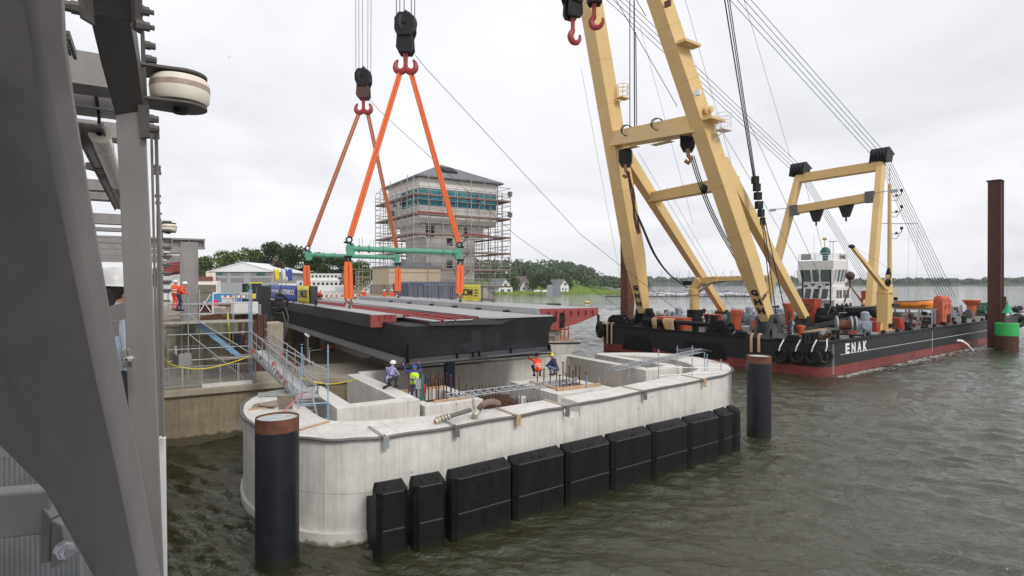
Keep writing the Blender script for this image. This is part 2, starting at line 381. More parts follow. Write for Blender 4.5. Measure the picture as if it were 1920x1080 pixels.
# ------------------------------------------------------------------ setting: water, land
def water_mat():
    m = bpy.data.materials.new('water'); m.use_nodes = True; nt = m.node_tree; L = nt.links.new
    b = nt.nodes['Principled BSDF']; b.inputs['Base Color'].default_value = (.031, .031, .013, 1)
    b.inputs['Roughness'].default_value = .05; b.inputs['IOR'].default_value = 1.68
    tc = nn(nt, 'ShaderNodeTexCoord'); cur = None
    prev = None
    for sc, rot, dist, det in (((2.2, 4.6, 1), 25, .085, 4), ((7.0, 13.0, 1), 35, .020, 3)):
        mp = nn(nt, 'ShaderNodeMapping'); mp.inputs['Scale'].default_value = sc; mp.inputs['Rotation'].default_value = (0, 0, R(rot)); L(tc.outputs['Object'], mp.inputs[0])
        n = nn(nt, 'ShaderNodeTexNoise'); n.inputs['Scale'].default_value = 1.0; n.inputs['Detail'].default_value = det; n.inputs['Roughness'].default_value = .6; n.inputs['Distortion'].default_value = .8
        L(mp.outputs[0], n.inputs['Vector'])
        bp = nn(nt, 'ShaderNodeBump'); bp.inputs['Strength'].default_value = 1.0; bp.inputs['Distance'].default_value = dist
        L(n.outputs['Fac'], bp.inputs['Height'])
        if prev is not None: L(prev, bp.inputs['Normal'])
        prev = bp.outputs[0]
    L(prev, b.inputs['Normal'])
    return m
M_water = water_mat()
# one sheet of water with modelled waves, finer near the pier, reaching the horizon
rw = np.random.RandomState(4)
na, nr = 980, 1100
ang = np.radians(np.linspace(-86, 86, na)); rad = np.concatenate([np.array([3.0]), 9*(700/9.0)**np.linspace(0, 1, nr-4), np.array([1100, 1600, 2250])])
AA, RR = np.meshgrid(ang, rad); X = RR*np.sin(AA); Y = RR*np.cos(AA)-2; Z = np.zeros_like(X)
cell = RR*np.maximum(np.radians(172)/na, math.log(700/9.0)/nr)
for i in range(64):
    lam = .30*(2.6/.30)**rw.rand(); th = math.radians(72)+rw.normal(0, .40); k = 2*math.pi/lam; ph = rw.rand()*6.28
    amp = .0125*lam**.62*(.6+.8*rw.rand())*1.05
    arg = k*(X*math.cos(th)+Y*math.sin(th))+ph+1.3*np.sin(X*.5*math.sin(3*i)+Y*.6*math.cos(2*i))+.9*np.sin(X*.21*math.cos(i)+Y*.17*math.sin(i)+i)
    s_ = np.sin(arg); Z += amp*(s_-.3*np.cos(2*arg))*np.clip((lam/cell-2.2)/2.5, 0, 1)
Z *= (.70+.30*np.sin(X*.11+1+.4*np.sin(Y*.2))*np.sin(Y*.13+2+.5*np.sin(X*.17)))*np.clip((900-RR)/300, 0, 1)
me = bpy.data.meshes.new('water'); N = X.size; me.vertices.add(N); me.vertices.foreach_set('co', np.stack([X, Y, Z], -1).astype(np.float32).ravel())
ii = np.arange(N).reshape(X.shape); q = np.stack([ii[:-1, :-1], ii[:-1, 1:], ii[1:, 1:], ii[1:, :-1]], -1)[..., ::-1].reshape(-1, 4)
me.loops.add(q.size); me.loops.foreach_set('vertex_index', q.astype(np.int32).ravel()); me.polygons.add(len(q)); me.polygons.foreach_set('loop_start', np.arange(0, q.size, 4, dtype=np.int32))
me.polygons.foreach_set('use_smooth', np.ones(len(q), dtype=bool)); me.update(calc_edges=True); me.materials.append(M_water)
ow = bpy.data.objects.new('water', me); col.objects.link(ow); struct(ow)
M_grass = mat('meadow_grass', (.10, .19, .03), .95, var=.35, scale=.06, c2=(.20, .25, .06), c2amt=.5, c2scale=.03)
M_land = mat('site_gravel', (.34, .31, .27), .95, var=.25, scale=.5, bump=.3, bscale=3)
def sstep(t): t = max(0, min(1, t)); return t*t*(3-2*t)
# grass bank and low hill behind the houses
mb = MB(); gx, gy = 70, 60; P = []
for j in range(gy+1):
    for i in range(gx+1):
        x = -420+ (560)*i/gx; y = 396+ 620*(j/gy)**1.4
        edge = 404+4*math.sin(x*.05)+3*math.sin(x*.13)
        d1 = y-edge; d2 = (88-x)+max(0, (y-430))*.12
        d = min(d1, d2*1.2)
        z = -1.2+2.0*sstep(d/10+.5)+5.2*sstep((d-18)/45)
        hill = sstep((y-520)/170)*(13*sstep((150-x)/90))
        z += hill*sstep(d/30)
        P.append((x, y, z))
F = [(j*(gx+1)+i, j*(gx+1)+i+1, (j+1)*(gx+1)+i+1, (j+1)*(gx+1)+i) for j in range(gy) for i in range(gx)]
mb.add(P, F); struct(mb.build('grass_bank', M_grass))
def bank_z(x, y):
    edge = 404+4*math.sin(x*.05)+3*math.sin(x*.13); d = min(y-edge, ((88-x)+max(0, y-430)*.12)*1.2)
    return -1.2+2.0*sstep(d/10+.5)+5.2*sstep((d-18)/45)+sstep((y-520)/170)*(13*sstep((150-x)/90))*sstep(d/30)
# building site ground, level with the bridge road
mb = MB(); mb.prism([(-26.5, 63.0), (-8.5, 74.2), (-3.6, 84), (-2.5, 95), (-9, 200), (-16, 398), (-420, 398), (-420, 63), (-60, 42)], -1, 6.25)
struct(mb.build('site_ground', M_land))
# far shore
mb = MB(); P = []; n = 90
for i in range(n+1):
    x = -300+2150*i/n
    for y, z in ((1180, -.5), (1200, 1.0), (1260, 3), (1400, 8+3*math.sin(x*.006)), (1700, 12)): P.append((x, y+ (60*math.sin(x*.004)+ (x-400)*.12), z))
mb.add(P, [(i*5+k, (i+1)*5+k, (i+1)*5+k+1, i*5+k+1) for i in range(n) for k in range(4)]); struct(mb.build('far_shore', mat('far_bank', (.055, .075, .04), .95, var=.3, scale=.01)))
# ------------------------------------------------------------------ foliage
def leafmat(name, c, c2):
    m = bpy.data.materials.new(name); m.use_nodes = True; nt = m.node_tree; L = nt.links.new
    b = nt.nodes['Principled BSDF']; b.inputs['Roughness'].default_value = .7; b.inputs['Specular IOR Level'].default_value = .2
    g = nn(nt, 'ShaderNodeNewGeometry'); oi = nn(nt, 'ShaderNodeObjectInfo')
    ad = nn(nt, 'ShaderNodeMath', operation='ADD'); L(g.outputs['Random Per Island'], ad.inputs[0]); L(oi.outputs['Random'], ad.inputs[1])
    ml = nn(nt, 'ShaderNodeMath', operation='MULTIPLY'); ml.inputs[1].default_value = .5; L(ad.outputs[0], ml.inputs[0])
    mx = nn(nt, 'ShaderNodeMix', data_type='RGBA'); L(ml.outputs[0], mx.inputs[0]); mx.inputs[6].default_value = (*c, 1); mx.inputs[7].default_value = (*c2, 1)
    L(mx.outputs[2], b.inputs['Base Color']); return m
M_leaf = leafmat('green_foliage', (.035, .065, .014), (.12, .17, .045))
M_leafd = leafmat('dark_foliage', (.020, .042, .012), (.065, .10, .03))
M_leafc = leafmat('copper_foliage', (.05, .035, .018), (.11, .075, .035))
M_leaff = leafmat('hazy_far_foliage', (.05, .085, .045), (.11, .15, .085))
M_bark = mat('bark', (.10, .08, .06), .9)
def leafquad(mb, c, s, rnd):
    a = V((rnd.uniform(-1, 1), rnd.uniform(-1, 1), rnd.uniform(-.6, .6))).normalized()
    b = a.cross(V((rnd.uniform(-1, 1), rnd.uniform(-1, 1), rnd.uniform(-1, 1)))).normalized()
    c = V(c); k = s*rnd.uniform(.6, 1.3)
    mb.add([c-a*k-b*k*.5, c+a*k*.2-b*k, c+a*k+b*k*.4, c-a*k*.3+b*k], [(0, 1, 2, 3)])
def crown_mb(rnd, r, h, n, s, lobes=9, conic=False):
    mb = MB(); L_ = []
    for i in range(lobes):
        t = rnd.random(); a = rnd.uniform(0, 2*PI); z = h*(.12+.8*t)
        rr = r*(.95-.55*abs(t-.35)*1.6) if not conic else r*(1-t)*.9
        L_.append((rr*.62*math.cos(a), rr*.62*math.sin(a), z, r*rnd.uniform(.38, .6)*(1 if not conic else (1.05-t))))
    for i in range(n):
        x, y, z, q = rnd.choice(L_); u = V((rnd.gauss(0, 1), rnd.gauss(0, 1), rnd.gauss(0, 1))).normalized()*q*rnd.uniform(.55, 1.08)
        leafquad(mb, (x+u.x, y+u.y, z+u.z*.8), s, rnd)
    return mb
def tree_proto(seed, h, r, leaf, n=1500, s=.42, label='', conic=False, name='broadleaf_tree'):
    rnd = random.Random(seed)
    t = T(name, label, 'tree', (0, 0, 0))
    k = MB(); k.path([(0, 0, -1), (.05, 0, h*.2), (-.1, .1, h*.5), (0, 0, h*.85)], [h*.03, h*.022, h*.015, .05], 7)
    for i in range(6):
        a = i*1.1+rnd.random(); z = h*rnd.uniform(.22, .6)
        k.path([(0, 0, z), (r*.35*math.cos(a), r*.35*math.sin(a), z+h*.12), (r*.7*math.cos(a), r*.7*math.sin(a), z+h*.2)], [h*.011, h*.008, .04], 5)
    k.build('trunk', M_bark, t)
    c = crown_mb(rnd, r, h*.84, n, s, 12 if not conic else 16, conic); c.v = [(p[0], p[1], p[2]+h*.16) for p in c.v]
    c.build('crown', leaf, t, smooth=False)
    return t
protos = [tree_proto(1, 13, 5.0, M_leaf, 3800, .28), tree_proto(2, 15, 6.2, M_leafd, 4200, .3), tree_proto(3, 12, 5.4, M_leaf, 3800, .28),
          tree_proto(4, 14, 5.6, M_leafd, 4000, .3), tree_proto(5, 13, 4.4, M_leafc, 3000, .28), tree_proto(6, 15, 3.6, M_leafd, 3000, .28, conic=True, name='conifer_tree')]
used_p = set()
def put_tree(k, x, y, z, s, label, group):
    sc = (s*random.uniform(.9, 1.1), s*random.uniform(.9, 1.1), s)
    if k not in used_p:
        used_p.add(k); o = protos[k]; o.location = (x, y, z); o.scale = sc; o.rotation_euler = (0, 0, random.uniform(0, 6)); o['label'] = label
    else: o = dup(protos[k], (x, y, z), random.uniform(0, 6), label, scale=sc)
    o['group'] = group; return o
g = 'trees behind the white hall'
for i, (px, py, Y, k, what) in enumerate([(300, 500, 160, 2, 'pale leafy tree seen through the grey bridge portal'), (385, 478, 190, 0, 'broad tree just right of the grey portal column'), (428, 468, 205, 2, 'light green tree above the left slope of the white hall roof'),
        (470, 463, 200, 0, 'round tree above the ridge of the white hall'), (505, 459, 185, 1, 'tallest dark tree behind the white hall roof'), (548, 461, 180, 3, 'dark tree right of the hall, left of the brown sling'),
        (522, 490, 165, 4, 'coppery brown tree behind the right end of the hall'), (590, 476, 185, 3, 'dark tree directly behind the far green spreader pipe'), (618, 480, 175, 1, 'dense dark tree above the white office block'),
        (645, 484, 170, 1, 'near black tree left of the round tree by the tower'), (668, 487, 130, 2, 'round bushy tree between office block and scaffolded tower'), (690, 500, 150, 0, 'low tree at the left foot of the scaffolded tower'), (344, 488, 170, 1, 'dark tree half hidden by the portal column')]):
    p = W(px, py, Y); base = 6.2; hp = {0: 13, 1: 15, 2: 12, 3: 14, 4: 13, 5: 15}[k]
    put_tree(k, p.x, p.y, base, (p.z-base)/hp*.98, what, g)
g = 'trees round the lakeside houses'
for px, py, Y, k, what in [(958, 513, 425, 2, 'light bushy tree between the two brown roofed houses'), (925, 506, 440, 1, 'dark tree beside the tower scaffold, by the grey roofed house'), (998, 512, 430, 0, 'broad green tree right of the brown roofed house'), (1014, 514, 428, 3, 'dark round tree left of the pointed conifer'),
        (1028, 509, 430, 5, 'pointed dark conifer beside the white gabled house'), (1066, 522, 440, 2, 'small bushy tree right of the white gabled house'), (985, 508, 470, 4, 'tree rising behind the brown roofed house')]:
    p = W(px, py, Y); bz = bank_z(p.x, p.y); hp = {0: 13, 1: 15, 2: 12, 3: 14, 4: 13, 5: 15}[k]
    put_tree(k, p.x, p.y, bz-.2, (p.z-bz)/hp, what, g)
# the wooded hill and the far shore woods: uncountable
def wood(name, spots, leaf, label, n, s):
    mb = MB(); rnd = random.Random(11)
    for (x, y, z, r, h) in spots:
        for i in range(n):
            u = V((rnd.gauss(0, 1), rnd.gauss(0, 1), rnd.gauss(0, 1))).normalized()
            if u.z < -.3: u.z = -u.z
            leafquad(mb, (x+u.x*r*rnd.uniform(.6, 1.05), y+u.y*r*rnd.uniform(.6, 1.05), z+h*.5+u.z*h*.5*rnd.uniform(.7, 1.1)), s, rnd)
    o = mb.build(name, leaf, smooth=False); o['kind'] = 'stuff'; tag(o, label, 'wood'); return o
sp = []; rnd = random.Random(5)
for i in range(330):
    y = rnd.uniform(500, 700); k = rnd.uniform(-.19, .235); x = k*y
    if y < 540 and x < 30 and x > -20 and rnd.random() < .4: continue
    sp.append((x, y, bank_z(x, y)-1, rnd.uniform(4.5, 8), rnd.uniform(12, 19)*(.85 if x > 60 else 1.0)))
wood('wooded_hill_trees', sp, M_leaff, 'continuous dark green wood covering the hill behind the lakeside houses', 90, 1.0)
sp = []
for i in range(620):
    x = rnd.uniform(20, 1650); y = 1205+60*math.sin(x*.004)+(x-400)*.12+rnd.uniform(0, 230)
    hgt = rnd.uniform(9, 17) if x < 640 else rnd.uniform(6, 13)*(1.25 if 1150 < x < 1260 else 1)
    sp.append((x, y, 1.5+rnd.uniform(0, 4), rnd.uniform(7, 14), hgt))
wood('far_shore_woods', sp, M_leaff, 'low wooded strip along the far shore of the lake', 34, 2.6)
# reeds
M_reed = leafmat('reeds', (.11, .20, .035), (.28, .36, .09))
mb = MB(); rnd = random.Random(3)
for i in range(9000):
    x = rnd.uniform(-30, 96); e_ = 404+4*math.sin(x*.05)+3*math.sin(x*.13); y = e_+rnd.uniform(-3, 60)**1.0
    z = max(-.3, bank_z(x, y)-.2); h = rnd.uniform(.5, 1.5)*(1.4 if math.sin(x*.11)*math.sin(y*.2+x*.03) > .25 else .8); wd = rnd.uniform(.25, .6); a = rnd.uniform(0, PI)
    c, s_ = math.cos(a)*wd, math.sin(a)*wd
    mb.add([(x-c, y-s_, z), (x+c, y+s_, z), (x+c*.3+.2, y+s_*.3, z+h), (x-c*.4, y-s_*.4, z+h*.9)], [(0, 1, 2, 3)])
o = mb.build('reed_bed', M_reed, smooth=False); o['kind'] = 'stuff'; tag(o, 'green reed bed along the water below the lakeside houses', 'reeds')
# ------------------------------------------------------------------ lakeside houses
def gable_house(name, label, loc, rz, w_, d_, hw, hr, roofm, wallm, dormer=False, windows=()):
    t = T(name, label, 'house', loc, rz)
    m = MB(); m.box(0, 0, -2, w_, d_, hw+2); m.add([(-w_/2, -d_/2, hw), (w_/2, -d_/2, hw), (0, -d_/2, hr), (-w_/2, d_/2, hw), (w_/2, d_/2, hw), (0, d_/2, hr)], [(0, 1, 2), (5, 4, 3)]); m.build('wall', wallm, t)
    r = MB(); o_ = .6
    for sgn in (-1, 1):
        a = V((0, 0, hr+.15)); b = V((sgn*(w_/2+o_), 0, hw-.45*(hr-hw)/(w_/2)-.1))
        r.add([(a.x, -d_/2-o_, a.z), (b.x, -d_/2-o_, b.z), (b.x, d_/2+o_, b.z), (a.x, d_/2+o_, a.z), (a.x, -d_/2-o_, a.z+.3), (b.x, -d_/2-o_, b.z+.3), (b.x, d_/2+o_, b.z+.3), (a.x, d_/2+o_, a.z+.3)],
              [(0, 1, 2, 3), (7, 6, 5, 4), (0, 4, 5, 1), (1, 5, 6, 2), (2, 6, 7, 3)])
    ro = r.build('roof', roofm, t, smooth=False)
    c = MB(); c.box(.6, 0, hr-1.2, .8, .8, 2.2); c.build('chimney', M_redtile, ro)
    for (x, z, ww, hh) in windows:
        f = MB(); f.box(x, -d_/2-.03, z, ww, .08, hh); wo = f.build('window', M_glass, t)
        g_ = MB(); g_.box(x, -d_/2-.05, z-.15, ww+.3, .06, .14); g_.box(x, -d_/2-.09, z, .08, .06, hh); g_.build('frame', M_white, wo)
    return t
def px_house(name, label, px, Y, ww, **k):
    p = W(px, 535, Y); p.z = bank_z(p.x, p.y)
    return gable_house(name, label, p, **k)
M_timber = mat('brown_gable_boards', (.22, .17, .13), .8)
p = W(937, 535, 418); px_house('lakeside_house', 'grey roofed house with white balcony front nearest the tower scaffold', 936, 422, 17, rz=R(40), w_=13, d_=15, hw=3.2, hr=9.8, roofm=M_roof, wallm=M_white, windows=((-3, .8, 3, 1.6), (3, .8, 3, 1.6), (0, 4.6, 2.6, 2)))
px_house('lakeside_house', 'brown tiled house with steep roof and white gable in the middle of the row', 973, 440, 17, rz=R(44), w_=13, d_=16, hw=2.8, hr=10.4, roofm=M_redtile, wallm=M_white, windows=((-3, .8, 2.2, 1.5), (3, .8, 2.2, 1.5), (0, 4.2, 2.2, 1.8)))
px_house('lakeside_house', 'white gabled house with dark roof right of the pointed conifer', 1047, 430, 12, rz=R(38), w_=9, d_=13, hw=4.6, hr=9.0, roofm=M_roof, wallm=M_white, windows=((-1.5, 1.5, 1.4, 1.6), (1.5, 1.5, 1.4, 1.6), (.8, 5, 2.2, 1.8)))
# small boats laid up on the bank
for k, (px, lab) in enumerate(((1008, 'white boat hull under cover on the grass bank, left one'), (1023, 'white boat hull under cover on the grass bank, right one, behind the solar panels'))):
    p = W(px, 541, 410); z = bank_z(p.x, p.y+6); t = T('covered_boat', lab, 'boat', (p.x, p.y+6, z), .2, 'boats laid up on the bank')
    m = MB(); m.lathe([(.05, -3.4), (.8, -2.6), (1.15, -1), (1.2, .6), (1.0, 2.2), (.5, 3.2), (.05, 3.7)], (0, 0, 1.0), (1, 0, .05), 10); m.build('hull', M_white, t)
    m = MB(); m.box(-1.6, 0, -.4, .2, 1.4, .9); m.box(1.4, 0, -.4, .2, 1.4, .9); m.build('trestle', M_woodg, t)
# ------------------------------------------------------------------ marina
def boat_proto():
    t = T('sailing_boat', '', 'sailing boat', (0, 0, 0)); t['group'] = 'sailing boats moored in the marina'
    m = MB(); P = []; F = []
    secs = [(-4.6, 1.1, .75), (-2.5, 1.45, .9), (0, 1.5, .95), (2.6, 1.1, 1.05), (4.9, .08, 1.25)]
    for x, wd, h in secs: P += [(x, -wd, h), (x, -wd*.75, 0), (x, 0, -.35), (x, wd*.75, 0), (x, wd, h)]
    for i in range(4):
        for k in range(4): F.append((i*5+k, i*5+k+1, (i+1)*5+k+1, (i+1)*5+k))
        F.append((i*5+4, i*5, (i+1)*5, (i+1)*5+4))
    F += [(4, 3, 2, 1, 0), (20, 21, 22, 23, 24)]
    m.add(P, F); m.build('hull', M_white, t)
    m = MB(); m.box(-.2, 0, .95, 3.6, 1.6, .45); m.box(.3, 0, 1.38, 2.2, 1.3, .12); m.build('cabin', M_white, t)
    m = MB(); m.tube((.6, 0, .9), (.6, 0, 14.5), .11, .07, 6); m.tube((.6, -.9, 9), (.6, .9, 9), .04, n=4); m.build('mast', M_galv, t)
    m = MB(); m.path([(.6, 0, 2.1), (-1.5, 0, 2.15), (-3.6, 0, 2.1)], [.1, .22, .14], 6); m.build('furled_sail', mat('sail_cover_blue', (.06, .1, .3), .8), t)
    m = MB(); m.tube((4.8, 0, 1.3), (.6, 0, 14), .03, n=3); m.tube((-4.5, 0, .9), (.6, 0, 14.3), .03, n=3); m.build('rigging', M_ropel, t)
    return t
bp_ = boat_proto(); first = True; rnd = random.Random(21)
for i in range(44):
    px = 1206+ (i*5.6) if i < 38 else 1462+(i-38)*9
    Y = rnd.uniform(345, 430); x = (px-960)/FPX*Y
    lab = 'white sailing boat moored in the marina between the crane legs'
    if i >= 38: lab = 'white sailing boat moored in the marina left of the white wheelhouse'
    sc = rnd.uniform(.75, 1.2)
    if first: o = bp_; first = False; o.location = (x, Y, 0); o['label'] = lab; o.scale = (sc, sc, sc)
    else: o = dup(bp_, (x, Y, 0), 0, lab, scale=sc)
    o.rotation_euler = (0, 0, R(rnd.choice((-70, 110, 200, 20, -100))+rnd.uniform(-8, 8)))
m = MB(); m.box(100, 341, .1, 90, 1.6, .5)
for i in range(16): m.tube((57+i*5.8, 341.9, -1), (57+i*5.8, 341.9, 1.8), .18, n=6)
solo(m, 'floating_jetty', M_black, 'long dark floating jetty in front of the moored sailing boats', 'jetty')
# ------------------------------------------------------------------ the concrete pier, frame: x along the front, -y towards the camera
FA = Frame((-9.0, 33.5, 0), 32)
RIM = 3.65
pier = T('concrete_pier', 'new pale concrete bridge pier with rounded ends and black fender panels standing in the water', 'bridge pier', FA.o, FA.a)
def spl(pts, k=4):
    out = []
    for i in range(len(pts)-1):
        p0 = pts[max(i-1, 0)]; p1 = pts[i]; p2 = pts[i+1]; p3 = pts[min(i+2, len(pts)-1)]
        for j in range(k):
            t = j/k; out.append(tuple(.5*((2*p1[a])+(-p0[a]+p2[a])*t+(2*p0[a]-5*p1[a]+4*p2[a]-p3[a])*t*t+(-p0[a]+3*p1[a]-3*p2[a]+p3[a])*t**3) for a in range(len(p1))))
    out.append(pts[-1]); return out
def neg(l): return [(s, -t) for s, t in l]
# outer rim, left part up to the notch
oL = spl([(-4.8, 2.8), (-5.8, 3.7), (-6.6, 5.3), (-6.95, 7.4), (-6.85, 9.3), (-6.4, 11), (-5.7, 12.4), (-4.8, 13.3), (-3.6, 13.75), (-2, 13.85), (1, 13.7), (3.4, 13.45), (5, 13.25)])
iL = spl([(-3.55, 2.9), (-4.0, 3.7), (-4.5, 5.3), (-4.55, 7.4), (-4.5, 9.3), (-4.4, 10.2), (-4.2, 10.7), (-3.8, 11.1), (-3.2, 11.35), (-2, 11.7), (1, 12.1), (3.4, 12.0), (5, 11.85)])
oR = spl([(5.95, 13.15), (9, 12.75), (14.6, 11.95), (17.5, 11.45), (19, 10.95), (20.3, 10.1), (21.6, 8.6), (22.4, 6.5), (22.6, 4.5), (22.2, 2.6), (20.5, 1), (18.4, 0)])
iR = spl([(5.95, 11.75), (9, 11.3), (14.6, 10.35), (17.3, 9.7), (18.3, 9.2), (19.0, 8.2), (19.6, 7.4), (20.1, 6.2), (20.2, 4.5), (20.0, 3.4), (19.4, 2.4), (18.41, 1.2)])
m = MB(); m.strip(neg(oL), neg(iL), -1.5, RIM); m.build('outer_wall', M_conc, pier, bevel=.03)
m = MB(); m.strip(neg(oR), neg(iR), -1.5, RIM); m.build('outer_wall', M_conc, pier, bevel=.03)
m = MB(); m.prism([(5.003, -13.25), (5.947, -13.15), (5.947, -11.75), (5.003, -11.85)], -1.5, RIM-.62); m.prism([(5.4, -13.12), (5.947, -13.08), (5.947, -11.9), (5.4, -11.95)], RIM-.617, RIM-.45); m.build('step_notch', M_conc, pier)
# lower, paler foot slab showing above the water at the left
ft = [(a*1.0, b) for a, b in oL]; ft2 = [(s-(s-1)*-.008, t+.10) for s, t in oL]
m = MB(); fo = [(s+(-.1 if s < -4 else 0), t+.11 if t > 11 else t) for s, t in oL]; m.strip(neg(fo), neg(iL), -1.4, .42); m.build('footing', M_conc_top, pier)
# horizontal joint groove line
def inner_wall(name, pts, z1, z0=.5): m = MB(); m.prism([(s, -t) for s, t in pts], z0, z1); return m.build(name, M_conc, pier, bevel=.02)
inner_wall('inner_wall', [(-3.5, 2.9), (-2.75, 2.9), (-2.75, 7.9), (-3.5, 8.65)], RIM)
inner_wall('inner_wall', [(-3.497, 8.65), (-2.75, 7.903), (.25, 7.903), (.25, 8.65)], RIM-.02)
inner_wall('inner_wall', [(-.6, 0), (.25, -.0), (.25, 7.9), (-.6, 7.9)], RIM)
inner_wall('back_wall', [(.253, -.7), (15.95, -.7), (15.95, .1), (.253, .1)], RIM)
inner_wall('inner_wall', [(15.2, .103), (15.95, .103), (15.95, 7.2), (15.2, 7.95)], RIM)
inner_wall('inner_wall', [(15.203, 7.95), (15.95, 7.203), (18.4, 7.203), (18.4, 7.95)], RIM-.02)
inner_wall('inner_wall', [(17.65, .3), (18.4, .05), (18.4, 7.2), (17.65, 7.2)], RIM)
inner_wall('inner_wall', [(11.9, 8.2), (15.2, 7.953), (15.2, 8.6), (11.9, 9.0)], 2.9)
# bearing blocks, each with a rebar pit
def block(s0, s1, t0, t1, z, pit):
    m = MB(); (a, b, c, d) = pit
    m.prism([(s0, -t0), (s1, -t0), (s1, -c), (s0, -c)], .5, z); m.prism([(s0, -d), (s1, -d), (s1, -t1), (s0, -t1)], .5, z)
    m.prism([(s0, -c-.001), (a, -c-.001), (a, -d+.001), (s0, -d+.001)], .5, z-.001); m.prism([(b, -c-.001), (s1, -c-.001), (s1, -d+.001), (b, -d+.001)], .5, z-.001)
    m.build('bearing_block', M_conc, pier); m = MB(); m.prism([(a, -c), (b, -c), (b, -d), (a, -d)], .55, z-.5); m.build('pit_floor', M_rustd, pier)
block(.45, 3.5, 4.4, 8.75, 3.3, (.9, 2.9, 5.3, 8.0))
block(7.2, 10.9, 5.2, 9.8, 3.3, (8.1, 10.2, 6.3, 8.7))
m = MB(); m.prism([(-3.4, -.2), (18.3, -.2), (18.3, -10.4), (14, -11), (5, -12.4), (-2, -12.2), (-4.3, -11)], -1.4, 1.45); m.build('chamber_floor', M_oldconc, pier)
# headed bars sticking out of the pits
def bars(pts, z0, hs, r=.030, head=.06):
    for i, (s, t) in enumerate(pts):
        m = MB(); h = hs*random.uniform(.8, 1.1); m.tube((s, -t, z0), (s, -t, z0+h), r, n=6); m.lathe([(head, 0), (head, .05)], (s, -t, z0+h-.02), n=8)
        m.build('anchor_bar', M_rustd if i % 3 else M_rust, pier)
bars([(1.0+.42*i, 5.4+.1*(i % 2)) for i in range(5)]+[(1.0+.4*i, 7.9) for i in range(6)]+[(2.85, 6.0+.5*k) for k in range(4)]+[(1.0, 6.0+.5*k) for k in range(4)], 2.6, 1.6)
bars([(8.3+.45*i, 6.4) for i in range(5)]+[(8.3+.45*i, 8.5) for i in range(5)]+[(10.1, 7+.6*k) for k in range(2)], 2.7, 1.55, .034, .075)
def mesh_cage(s0, s1, t0, t1, z0, z1, ns, nt_, nz):
    m = MB(); c = MB()
    for i in range(ns):
        s = s0+(s1-s0)*i/(ns-1)
        for t in (t0, t1): m.tube((s, -t, z0), (s, -t, z1+random.uniform(-.1, .25)), .022, n=5)
        for k in range(nz): c.tube((s, -t0, z0+(z1-z0)*.75*k/nz), (s, -t1, z0+(z1-z0)*.75*k/nz), .018, n=4)
    for k in range(nz):
        z = z0+(z1-z0)*.75*k/nz+.03
        for j in range(nt_): t = t0+(t1-t0)*j/(nt_-1); c.tube((s0-.15, -t, z), (s1+.15, -t, z), .018, n=4)
    o = m.build('starter_bars', M_rustd, pier); c.build('tie_bars', M_rust, pier)
mesh_cage(3.7, 5.3, 1.0, 1.7, 1.5, 3.1, 11, 2, 3)
mesh_cage(5.2, 6.9, 4.5, 8.8, 1.5, 3.05, 9, 8, 5)
mesh_cage(3.7, 5.0, 8.9, 10.8, 1.5, 2.6, 7, 6, 4)
m = MB(); m.box(9.2, -8.98, 3.31, 2.9, .22, .14); m.box(7.98, -7.4, 3.31, .16, 2.4, .1); m.build('formwork_plank', M_wood, pier)
m = MB(); m.box(1.9, -5.05, 3.31, 2.6, .12, .12); m.box(2.0, -8.25, 3.31, 1.7, .12, .1); m.build('formwork_plank', M_wood, pier)
# fender panels along the front, each one a panel with chamfered head
def fender(c, ang, wd, n, top=2.36, dep=.95):
    m = MB(); x0, x1 = -wd/2, wd/2; ch = .16
    def bx(xa, xb, za, zb, ya, yb): m.box((xa+xb)/2, (ya+yb)/2, za, xb-xa, yb-ya, zb-za)
    y0, y1 = 0, dep
    P = []
    for z in (-1.2, .88): pass
    prof = [(x0, y1), (x0, y0+ch), (x0+ch, y0), (x1-ch, y0), (x1, y0+ch), (x1, y1)]
    def slab(za, zb): m.prism(prof, za, zb)
    prof = [(x0, .55), (x0, ch), (x0+ch, 0), (x1-ch, 0), (x1, ch), (x1, .55)]; m.prism([(x0+.08, .553), (x1-.08, .553), (x1-.08, 1.55), (x0+.08, 1.55)], -1.2, top-.75)
    slab(-1.2, .90); slab(.935, top-.22)
    k = len(prof); z = top-.217
    pr2 = [(x0+.06, .55), (x0+.12, .48), (x0+.2, .36), (x1-.2, .36), (x1-.12, .48), (x1-.06, .55)]
    m.add([(p[0], p[1], z) for p in prof]+[(p[0], p[1], top) for p in pr2], [(i, (i+1) % k, k+(i+1) % k, k+i) for i in range(k)]+[tuple(range(k, 2*k))])
    m.prism([(p[0]*.97, .03+p[1]*.9) for p in prof], .89, .94)
    o = m.build('fender_panel', M_rubber, None); o.parent = pier; o.location = (c[0], c[1], 0); o.rotation_euler = (0, 0, ang)
    m = MB()
    if n == 2: m.box(0, -.004, -1, .04, .014, top+.72); m.box(0, .12, top-.13, .03, .25, .03)
    for i in range(n*2):
        x = x0+wd*(i+.5)/(n*2)
        m.lathe([(.035, 0), (.03, .03)], (x, .14, top-.10), (0, -.6, 1), 8)
        for zz in (.3, .7, 1.2, 1.9): m.lathe([(.025, 0), (.02, .02)], (x, .0, zz), (0, -1, 0), 6)
    m.build('bolt', M_black, o)
    m = MB(); m.box(0, -.014, .90, wd-2*ch-.02, .03, .04); m.box(0, -.012, top-.25, wd-2*ch-.02, .03, .035); m.build('joint_strip', mat('scuffed_rubber', (.055, .055, .058), .6), o)
fl = [(-3.5, 15.2), (-1.3, 15.25), (14.4, 13.95), (17.2, 13.5), (19.5, 12.3)]
